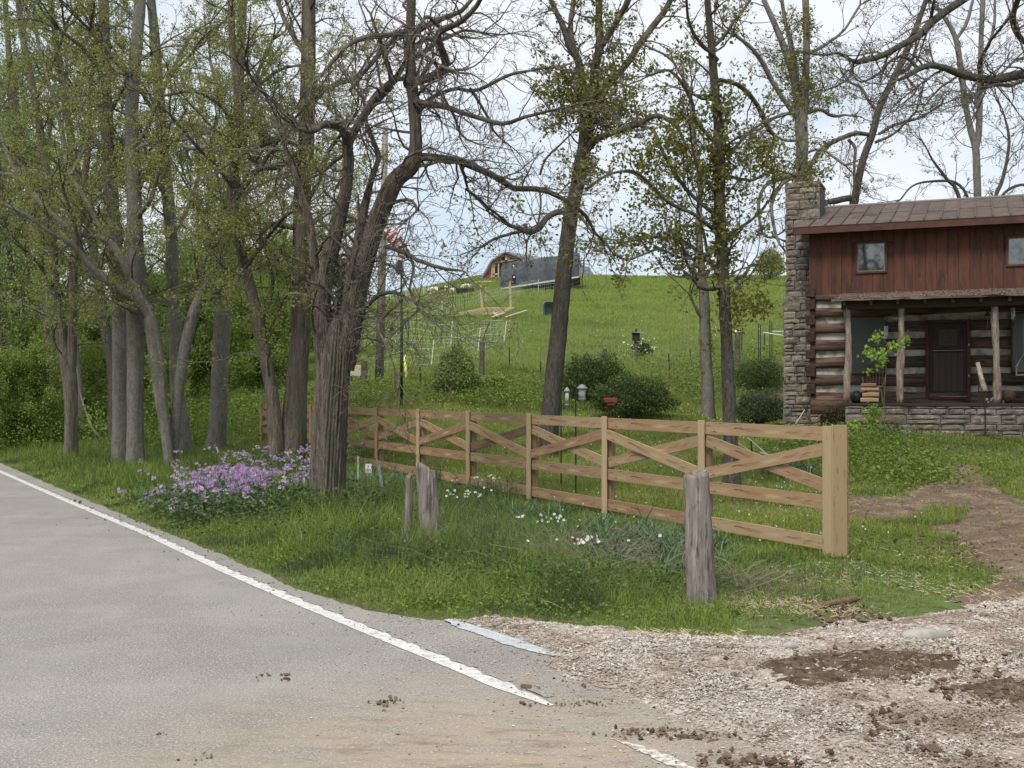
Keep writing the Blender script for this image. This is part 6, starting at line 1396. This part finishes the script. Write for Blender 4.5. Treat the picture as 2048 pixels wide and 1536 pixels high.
tree('broad grey trunk standing upright at the centre of the cluster', 'roadside_tree', 17.8, ['370,938,24 364,860,20 355,790,17 352,700,17 347,600,16 343,480,15 336,400,15 326,300,14 318,200,13 312,100,12 302,0,11 295,-120,9'],
     [('347,610,8 320,605,8 300,600,7 280,600,6', -.3), ('343,470,5 370,430,5 400,350,4 430,260,3', .6), ('336,400,5 300,340,4 280,250,4', -.6), ('318,200,5 350,130,4 390,60,4', .6), ('320,240,5 280,180,5 230,100,4', -.8)],
     b_grey, l_bud, K_(**{**KB, 'zmin': 3}), sides=26, furrow=.06, kf=20, step=.12)
tree('split grey trunk leaning left with a long dark crack in it', 'cracked_tree', 16.0, ['340,962,14 334,890,14 326,830,16 319,770,20 311,700,22 303,650,19 294,618,15 281,598,13 263,560,11 244,520,11 226,490,10 206,476,9 180,472,9 150,465,9 128,450,9 105,430,9 76,400,9 46,366,8 20,350,7 -10,345,6 -50,330,5'],
     [('300,640,13 280,608,13 258,590,13 230,575,12 202,555,12 172,527,11 150,500,9 125,480,8 92,462,7 50,430,6 10,410,5', -.9), ('212,480,9 192,440,8 172,400,7 142,350,7 127,300,7 112,230,6 92,150,5 70,60,4', .6), ('172,527,6 160,480,5 150,440,5 130,390,4', -.9), ('46,366,6 25,330,6 10,290,5 -5,240,5', .4), ('142,350,5 170,290,4 190,220,3', .5)],
     b_grey, l_bud, K_(**{**KB, 'zmin': 2.2}), sides=30, furrow=.07, kf=9, step=.1)
# crack and torn stub in that trunk
tree('right one of the two tall grey trunks standing side by side', 'roadside_tree', 16.2, ['271,964,21 270,860,17 270,780,17 270,700,17 269,600,17 270,500,17 268,400,15 265,320,15 263,220,14 270,120,13 280,0,12 284,-120,10'],
     [('268,440,5 300,400,5 320,330,4', -.5), ('265,300,6 300,250,5 330,170,4 380,110,3', -.6), ('268,160,6 220,110,5 180,60,4', -.6), ('270,300,5 320,280,4 380,300,4 440,290,3', -1.2)], b_grey, l_bud, K_(**{**KB, 'zmin': 3.2}), sides=30, furrow=.05, kf=26, step=.1)
tree('left one of the two tall grey trunks standing side by side', 'roadside_tree', 16.6, ['241,960,20 240,860,17 240,750,16 240,650,17 236,550,17 229,480,15 222,400,16 218,330,15 213,240,14 210,150,13 208,50,12 205,-80,10'],
     [('220,350,8 240,345,5 260,335,4', -.2), ('218,330,6 180,260,5 150,180,4', .6), ('213,240,5 240,180,5 280,120,4', -.6), ('210,160,6 170,100,5 120,60,4', -.8)], b_grey, l_bud, K_(**{**KB, 'zmin': 3.2}), sides=28, furrow=.05, kf=24, step=.1)
tree('thin dark trunk leaning left behind the two side-by-side trunks', 'woodland_tree', 22, ['228,900,10 226,820,10 224,740,10 211,662,11 196,561,10 183,480,9 165,400,9 150,320,8 130,200,7 115,100,6 100,0,5'], [('183,480,5 210,420,4 230,350,4', .6), ('150,320,5 180,250,4 200,180,3', .6), ('160,380,5 120,330,4 80,300,3', -.6)], b_dark, l_young, K_(**{**KB, 'ls': .045}), sides=14)
tree('grey trunk forking into two stems at the wood edge', 'forked_woodland_tree', 18.6, ['142,936,18 142,860,15 142,800,15 138,750,17 128,700,13 118,640,13 109,580,12 105,500,11 100,400,10 86,300,9 70,200,9 50,100,8 36,0,7', '138,780,12 143,720,12 145,640,10 147,560,10 150,500,9 164,400,8 175,300,8 180,200,6 190,80,5'],
     [('109,580,6 80,530,5 50,500,4', -.6), ('100,400,5 60,340,4 20,300,4', -.6), ('150,490,5 180,440,4', .4), ('70,200,5 100,140,4 130,60,4', -.5)], b_brown, l_young, K_(**{**KB, 'ls': .045}), sides=24, furrow=.08, kf=18, step=.12)
for (lab, Y, tl, bm_) in [
    ('thin trunk just left of the forked woodland tree', 24, '108,895,10 106,800,9 101,720,9 97,640,9 90,560,9 80,480,8 62,380,8 42,280,7 22,150,6 10,0,5', b_brown),
    ('pale reddish trunk, right one of a pair deep at the wood edge', 29, '84,842,7 85,760,7 83,690,7 80,600,6 84,500,6 92,380,5 100,250,4', b_brown),
    ('pale reddish trunk, left one of a pair deep at the wood edge', 29.5, '66,842,7 65,760,8 60,700,7 60,640,6 55,550,6 48,450,6 30,330,5 20,200,4', b_brown),
    ('slim bent trunk near the left frame edge among brambles', 26, '56,870,8 50,800,7 43,750,6 38,680,6 30,600,6 18,500,5 5,400,5 -10,250,4', b_dark),
    ('pale thin trunk at the very left frame edge', 27, '8,850,7 5,760,6 2,680,5 -4,600,5 -2,480,5 10,350,4 20,200,4', b_grey)]:
    tree(lab, 'woodland_tree', Y, [tl], [], bm_, l_young, K_(**{**KB, 'ls': .055, 'space': .4, 'zmin': 3}), sides=12)
o = MB(); c = G(215, 893); pts_ = [PT(x, y, c[1]) - c for x, y in ((215, 893), (185, 858), (170, 820), (158, 780), (152, 730))]; o.tube(pts_, np.linspace(.045, .015, 5), 8); o = o.build('fallen_branch', mat('bare_pale_wood', (.30, .25, .18), rough=.9), None, True); o.location = c; tag(o, 'long bare curved branch leaning in the brambles at left', 'branch')
# --- yard trees
K14 = K_(ls=.066, leafk=5, leafp=.10, spread=.055, wig=.20, up=.03, nb=[4, 3, 2], L=(.6, 1.3), space=.34, rmin=.0035, trunkp=.3, zmin=3.2)
tree('leaning dark yard tree rising behind the middle of the fence', 'yard_tree', 15.6, ['1097,880,25 1103,810,25 1110,735,24 1118,660,23 1124,590,22 1131,520,21 1139,450,20 1148,400,19 1160,350,18 1168,300,18 1174,260,20 1178,222,20', '1172,250,14 1165,180,12 1158,125,10 1141,95,10 1125,50,8 1102,0,6 1085,-60,5', '1180,240,15 1188,180,13 1191,130,12 1200,90,11 1198,40,9 1197,-60,8'],
     [('1156,130,7 1146,90,8 1144,50,7 1147,0,6 1150,-80,5', .5), ('1200,95,9 1230,50,8 1256,0,8 1280,-60,6', -.5), ('1195,210,8 1220,165,9 1250,135,9 1275,98,9 1305,55,9 1332,18,8 1350,-20,7', .6), ('1170,300,13 1192,280,10 1225,268,8 1272,255,8 1312,235,7 1350,252,5 1372,290,4', -.7), ('1133,422,9 1112,425,8 1092,437,8 1078,455,9 1060,462,9 1045,459,7 1020,451,5 1000,440,4 978,425,3', -.6), ('1045,462,5 1020,468,4 985,480,4 960,495,3', -.6), ('1140,410,4 1165,440,4 1185,465,2.5', -.3), ('1080,350,3 1090,320,3 1115,295,2.5 1140,270,2', -.3), ('1080,385,3 1082,420,2.5 1075,450,2.5', -.4),
      ('1170,380,4 1215,352,3.5 1255,345,3.5 1285,360,3 1310,380,3', -.4)],
     b_dark, l_olive, K14, sides=34, furrow=.07, kf=24, flare=.10, step=.1, clumps=[(1180, 205, 80, 65, 1500), (1150, 180, 60, 35, 700), (1220, 160, 60, 40, 700), (1210, 230, 60, 45, 900), (1110, 170, 50, 40, 420), (1120, 220, 35, 45, 420), (1165, 335, 26, 40, 620), (1270, 235, 55, 30, 520), (1100, 130, 35, 40, 200), (1240, 100, 50, 50, 300), (1200, 40, 40, 40, 160)])
tree('upright yard tree with clinging leaves behind the nearest fence panels', 'yard_tree', None, ['1464,985,25 1463,920,21 1460,840,19 1457,760,19 1454,690,17 1450,620,16 1447,560,17 1443,480,16 1439,400,16 1440,330,15 1437,260,13 1430,180,12 1425,120,11 1420,60,10 1415,0,9 1412,-90,8'],
     [('1425,280,6 1391,240,5 1371,182,5 1337,142,4 1300,150,3', -.6), ('1430,430,6 1390,395,5 1358,358,5 1325,300,5 1309,262,4 1280,250,3', .7), ('1428,460,6 1390,430,5 1342,407,5 1309,374,4 1267,342,4 1228,346,3', -.8), ('1436,545,6 1400,505,5 1370,484,5 1330,472,4 1290,476,4 1245,486,3', .5), ('1456,310,5 1488,278,4 1537,242,4 1576,228,3', .8), ('1440,160,6 1475,170,6 1505,200,6 1530,250,6 1548,270,5', .8), ('1450,565,8 1430,576,7 1400,573,5 1385,558,4', -.3), ('1455,578,6 1475,556,6 1490,549,5 1500,532,3', .3), ('1436,120,5 1400,80,5 1380,30,4 1370,-20,3', -.5), ('1435,200,4 1390,190,4 1340,120,3 1290,90,3', .5), ('1445,350,5 1500,360,4 1550,340,3 1590,352,2', .8), ('1440,480,5 1500,440,4 1540,400,3', .4), ('1440,390,5 1400,350,4 1385,300,3 1380,250,3', -.5), ('1420,100,5 1460,60,4 1500,0,4', .4), ('1447,560,5 1420,520,4 1410,470,4 1395,420,3', .3), ('1395,560,4 1370,520,4 1365,480,3', .4),
      ('1436,500,4 1380,520,3 1320,500,3 1260,520,3 1230,510,2', -.8)],
     b_dark, l_olive, {**K14, 'space': .28, 'leafp': .12, 'trunkp': .6, 'zmin': 2.7, 'ls': .062}, sides=30, furrow=.06, kf=22, flare=.14, step=.1,
     clumps=[(1440, 330, 26, 110, 900), (1445, 480, 28, 70, 480), (1400, 330, 60, 50, 420), (1340, 300, 60, 40, 420), (1360, 240, 50, 40, 300), (1270, 330, 60, 40, 300), (1310, 400, 60, 40, 360), (1300, 480, 60, 25, 300), (1370, 460, 50, 40, 300), (1510, 300, 60, 35, 420), (1550, 330, 40, 30, 180), (1500, 210, 50, 50, 156), (1490, 400, 30, 50, 120), (1420, 200, 30, 40, 132), (1240, 480, 30, 25, 120), (1500, 610, 55, 30, 420), (1460, 620, 20, 60, 180)])
tree('ivy-wrapped grey snag behind the upright yard tree', 'snag', 22.0, ['1416,778,15 1412,720,14 1410,650,13 1408,590,12 1403,540,9 1397,450,8 1400,380,6 1392,300,5 1380,200,4'], [('1410,640,4 1395,625,4 1380,590,3', -.2)], b_grey, l_olive, {**K14, 'zmin': 4, 'ls': .06}, sides=24, furrow=.10, kf=14, clumps=[(1415, 690, 12, 60, 600), (1410, 600, 12, 40, 200)])
tree('tall forked tree rising behind the stone chimney', 'yard_tree', 24.5, ['1598,720,15 1600,600,14 1602,480,14 1602,370,14 1604,300,14 1602,250,14 1596,210,10 1586,150,9 1568,95,8 1548,45,7 1528,0,6 1510,-60,5', '1604,260,10 1608,220,10 1611,160,9 1613,80,8 1611,0,8 1608,-100,6'],
     [('1600,215,6 1594,150,6 1582,90,6 1570,40,5 1562,-20,4', .6), ('1598,240,6 1560,190,6 1525,130,6 1500,95,5 1470,70,4', -.8), ('1604,345,6 1578,353,5 1547,362,5 1522,380,4 1513,419,4 1525,468,3 1545,475,3', -.6), ('1590,352,5 1562,370,5 1543,410,4 1550,462,4 1560,490,3', -.9), ('1605,230,4 1640,220,4 1665,232,4 1690,230,3', .5), ('1610,110,4 1650,90,4 1690,60,3 1720,10,3', .5), ('1600,225,4 1560,232,4 1520,258,3', -.5), ('1606,310,3 1640,300,3 1690,330,3', -.5)],
     b_grey, l_olive, {**K14, 'ls': .07, 'space': .45, 'L': (.9, 1.9), 'zmin': 6}, sides=26, furrow=.06, kf=20, clumps=[(1605, 165, 34, 60, 1400), (1580, 120, 30, 50, 500), (1612, 60, 22, 50, 500), (1610, 345, 34, 22, 700), (1660, 200, 45, 30, 600), (1560, 150, 40, 40, 400), (1500, 330, 50, 45, 260), (1620, 410, 45, 20, 400)])
tree('leaning tree with a crooked left limb rising behind the cabin roof', 'background_tree', 28.0, ['1688,620,11 1698,480,11 1712,385,10 1726,320,9 1744,270,9 1757,220,9 1775,180,8 1795,140,8 1810,110,8 1830,60,7 1852,0,6 1870,-60,5'],
     [('1744,270,5 1712,267,6 1682,277,6 1656,290,6 1637,305,6 1622,330,5', -.6), ('1700,396,8 1685,398,8 1668,402,8 1655,404,6', -.4), ('1697,280,4 1710,297,4 1707,340,3.5 1708,395,3', -.5), ('1757,225,5 1735,200,4 1720,175,4 1700,165,3', .5), ('1790,150,5 1820,135,4 1830,100,4', .5), ('1758,268,4 1790,250,4 1840,235,3 1880,210,2.5', .5), ('1750,285,4 1790,265,3 1830,225,3', -.6)],
     b_dark, l_fine, K_(ls=.045, leafk=1, leafp=.4, wig=.2, nb=[4, 3, 2], L=(1.0, 2.2), space=.5, rmin=.005, zmin=4), sides=18, clumps=[(1722, 372, 26, 16, 300), (1740, 385, 22, 12, 160)])
tree('bare forked tree standing straight behind the cabin roof at right', 'background_tree', 32.0, ['1957,640,11 1956,480,10 1955,390,9 1953,330,9 1951,295,9 1942,262,8 1932,215,7 1923,150,7 1912,80,6 1892,40,5 1870,10,4', '1952,300,7 1958,262,8 1960,180,7 1962,90,6 1966,0,6 1968,-80,5'],
     [('1912,80,4 1935,40,4 1950,-20,3', .4), ('1960,120,4 1985,70,4 1990,0,3', .5), ('1960,180,4 2000,150,3 2030,120,3', .5)], b_grey, l_fine, K_(ls=.05, leafk=1, leafp=.5, nb=[4, 3, 2], L=(1.1, 2.4), space=.5, rmin=.006, zmin=4), sides=16)
tree('low bare branching tree just above the cabin ridge', 'background_tree', 30.0, ['1950,640,8 1935,480,8 1915,385,7 1895,360,6 1880,340,5 1865,320,4 1855,300,3', '1925,430,5 1935,395,5 1910,365,5 1860,363,4 1825,372,3 1800,400,3'], [], b_dark, l_fine, K_(ls=.05, leafk=1, leafp=.5, nb=[4, 3, 2], L=(1.0, 2.0), space=.45, rmin=.006, zmin=5), sides=10)
tree('thin bare tree at the right end of the cabin ridge', 'background_tree', 30.0, ['1980,640,6 1984,480,6 1990,400,6 2003,365,6 2012,330,5 2018,290,5 2016,260,4 2008,230,3', '1988,420,4 2010,385,4 2040,370,4 2070,372,3'], [], b_dark, l_fine, K_(ls=.05, leafk=1, leafp=.5, nb=[4, 3, 2], L=(1.0, 2.0), space=.45, rmin=.006, zmin=5), sides=10)
tree('dark heavy limbs of the near yard tree reaching in from the right', 'overhanging_tree', 14.5, ['2420,1100,60 2415,900,48 2405,700,44 2390,500,40 2370,330,36 2340,200,30 2300,60,24 2280,-100,20', ('2365,330,26 2270,230,22 2170,165,19 2100,147,16 2048,148,14 1990,159,13 1955,156,12 1920,148,11 1890,136,10 1860,131,9 1836,139,8 1815,152,6 1796,160,4', -1.2), ('2300,60,20 2200,-60,18 2080,-90,15 1990,-45,13 1925,0,12 1882,30,11 1856,52,11 1838,72,10 1800,92,9 1770,109,9 1740,119,8 1712,124,7 1695,116,5 1678,106,4 1648,110,3 1618,107,3', -1.0)],
     [('2300,90,14 2190,90,11 2110,110,10 2048,76,9 2030,62,9 2022,36,9 2030,8,8 2046,-30,7', -1.8), ('1990,160,8 1968,178,8 1955,192,7 1950,208,4', -1.0), ('1836,136,5 1818,120,4 1798,114,4 1776,124,4 1752,152,3.5 1722,166,3 1706,150,2.5 1708,126,2.5', -1.0), ('2048,160,6 2020,172,6 1995,170,4 1975,175,3', -1), ('1958,158,5 1964,120,5 1985,80,4 2005,55,4 2022,30,4', -1.0), ('1810,120,5 1800,140,4 1785,175,4 1765,200,3', -.9), ('1812,152,4 1822,165,3.5 1832,175,3 1825,190,2.5 1808,205,2.5', -.8), ('1856,60,5 1866,20,5 1872,-20,4', -.8), ('1706,126,4 1700,150,3.5 1685,170,3 1650,180,2.5', -.8), ('2100,147,5 2080,190,4 2060,230,3', -.8), ('1920,148,4 1880,180,3 1850,210,2.5', -1)],
     b_dark, l_fine, K_(ls=.035, leafk=1, leafp=.5, wig=.22, up=.0, nb=[4, 3, 2], L=(.7, 1.5), space=.30, rmin=.0035, zmin=4.5, trunkp=.5), sides=18, furrow=.05, flare=.2)
# --- woodland behind: trees made once per kind and copied
def wood_tree(kind, hgt, r0, K, bm_, lm_, nst=1):
    lab = ['tall leafy young tree in the woods beyond the roadside trunks', 'bushy low tree with fresh leaves in the woods on the left', 'thin bare-stemmed tree deep in the woods on the left'][kind]
    random.seed(kind + 40); np.random.seed(kind + 40)
    t = thing(['woodland_tree', 'low_leafy_tree', 'woodland_pole_tree'][kind], lab, 'tree', (0, 0, 0), 0, ['leafy trees in the woods', 'low leafy trees in the woods', 'thin trees deep in the woods'][kind])
    A = [(0, 0, -.3, r0)]; x = y = 0
    for i in range(1, 9): x += random.uniform(-.22, .22); y += random.uniform(-.2, .2); A.append((x, y, hgt * i / 8, r0 * (1 - .9 * i / 8) + .01))
    S = smooth(np.array(A), .3); V, Q = trunk_verts(S, 10, .05, 8, kind); VV = [V]; QQ = [Q]; off = len(V); acc = {}; lv = []; skel = [S]
    for k in range(7):
        i = int(len(S) * random.uniform(.25, .85)); p = S[i, :3]; a = random.uniform(0, 6.28); L = hgt * .28 * random.uniform(.6, 1.2); d = np.array([math.cos(a), math.sin(a), .9]); B = [np.append(p, S[i, 3] * .6)]; q = p.copy()
        for j in range(4): d = d + np.random.normal(0, .2, 3); d /= np.linalg.norm(d); q = q + d * L / 4; B.append(np.append(q, S[i, 3] * .6 * (1 - .22 * (j + 1))))
        T_ = smooth(np.array(B), .3); V, Q = trunk_verts(T_, 6, .02, 6, k); VV.append(V); QQ.append(Q + off); off += len(V); skel.append(T_)
    link('trunk', tris_mesh('trunk', np.vstack(VV), [np.vstack(QQ)], smooth=True), bm_, t)
    for S_ in skel:
        L = np.concatenate([[0], np.cumsum(np.linalg.norm(np.diff(S_[:, :3], axis=0), axis=1))]); s = .1
        while s < L[-1]:
            i = max(0, min(int(np.searchsorted(L, s)) - 1, len(S_) - 2)); p = S_[i, :3]
            if p[2] > K['zmin']:
                a = random.uniform(0, 6.28); grow(acc, lv, p, np.array([math.cos(a), math.sin(a), random.uniform(-.1, .9)]), random.uniform(*K['L']), .012, 0, K)
            s += K['space'] * random.uniform(.6, 1.4)
    CV = []; CQ = []; off = 0
    for n, lst in acc.items():
        V, Q = tube_batch(np.array([a for a, _ in lst]), np.array([b for _, b in lst]), 3); CV.append(V); CQ.append(Q + off); off += len(V)
    lvp = np.repeat(np.array(lv), K['leafk'], 0); lvp = lvp + np.random.normal(0, K['spread'], lvp.shape); LV, LT = leafmesh(lvp, K['ls'] * np.random.uniform(.6, 1.5, len(lvp)), lw=.65); nq = sum(map(len, CQ))
    link('crown', tris_mesh('crown', np.vstack(CV + [LV]), [np.vstack(CQ), LT + off], rnd=np.concatenate([np.full(off, .5), np.repeat(np.random.random(len(lvp)), 4)]), matidx=np.concatenate([np.zeros(nq), np.ones(len(LT))])), [b_limb, lm_], t)
    return t
def place(t, x, y, rz, s, first):
    if first: r = t
    else:
        r = t.copy(); COL.objects.link(r)
        for ch in t.children: c_ = ch.copy(); COL.objects.link(c_); c_.parent = r
    r.location = (x, y, onz(x, y) - .05); r.rotation_euler = (0, 0, rz); r.scale = (s, s, s * random.uniform(.9, 1.15)); return r
w0 = wood_tree(0, 15, .16, K_(ls=.09, leafk=2, leafp=.8, spread=.16, nb=[4, 3, 2], L=(1.1, 2.2), space=.60, rmin=.006, zmin=1.8, wig=.2), b_dark, l_young)
w1 = wood_tree(1, 6, .07, K_(ls=.10, leafk=5, leafp=1, leafall=1, spread=.16, nb=[4, 3, 2], L=(.9, 1.8), space=.20, rmin=.005, zmin=.15, wig=.2, depth=2), b_dark, mat('woodland_leaves', (.14, .205, .038), rndcol=[(.20, .28, .055), (.28, .37, .085)], rough=.55, trans=.35))
w2 = wood_tree(2, 14, .10, K_(ls=.07, leafk=2, leafp=.8, spread=.10, nb=[4, 3, 2], L=(.9, 2.0), space=.5, rmin=.006, zmin=3, wig=.2), b_grey, l_bud)
def px_at(px, Y): return PT(px, 700, Y)[0]
random.seed(21)
sp0 = [(-60, 30), (15, 34), (75, 42), (150, 50), (-40, 25), (-160, 34), (-130, 26)]
for i, (px, Y) in enumerate(sp0): place(w0, px_at(px, Y * YS), Y * YS, random.uniform(0, 6.28), random.uniform(.75, 1.15), i == 0)
sp1 = [(-20, 27), (30, 24), (90, 26), (160, 25), (200, 27), (310, 27), (360, 31), (400, 34), (460, 31), (500, 34), (540, 33), (300, 36), (350, 38), (420, 42), (480, 44), (560, 42), (610, 48), (230, 33), (130, 36), (60, 33), (0, 36), (-60, 30), (170, 30), (510, 52), (400, 54), (300, 52), (640, 40), (-100, 24), (530, 28), (330, 24), (-30, 22), (60, 22.5)]
for i, (px, Y) in enumerate(sp1): place(w1, px_at(px, Y * YS), Y * YS, random.uniform(0, 6.28), random.uniform(.55, .95) if Y > 25 else random.uniform(.35, .5), i == 0)
sp2 = [(30, 27), (170, 24), (200, 30), (300, 29), (390, 38), (420, 36), (500, 38), (545, 36), (570, 46), (640, 52), (20, 40), (90, 42), (330, 44), (250, 46), (480, 55), (700, 60), (-90, 28), (130, 29), (60, 31), (10, 31), (590, 58)]
for i, (px, Y) in enumerate(sp2): place(w2, px_at(px, Y * YS), Y * YS, random.uniform(0, 6.28), random.uniform(.7, 1.1), i == 0)
# brambles and undergrowth that read as one mass
n = 60000; px = rng.uniform(-150, 560, n); Yq = (22 + 22 * rng.random(n)) * YS; Xq = (px - CX) / F * Yq; kk = (bnoise(Xq, Yq, .45) > .35) & (roadc(Xq, Yq)[1] > 3.0) & ~((px > 380) & (Yq < 45)); Xq, Yq = Xq[kk], Yq[kk]
hh_ = (.5 + 1.7 * bnoise(Xq + 3, Yq, .33)) * rng.random(len(Xq)) ** .6; leaves('woodland_undergrowth', np.column_stack([Xq, Yq, H(Xq, Yq) + hh_]), rng.uniform(.06, .13, len(Xq)), MATS['woodland_leaves'], kind='stuff', lw=.6)
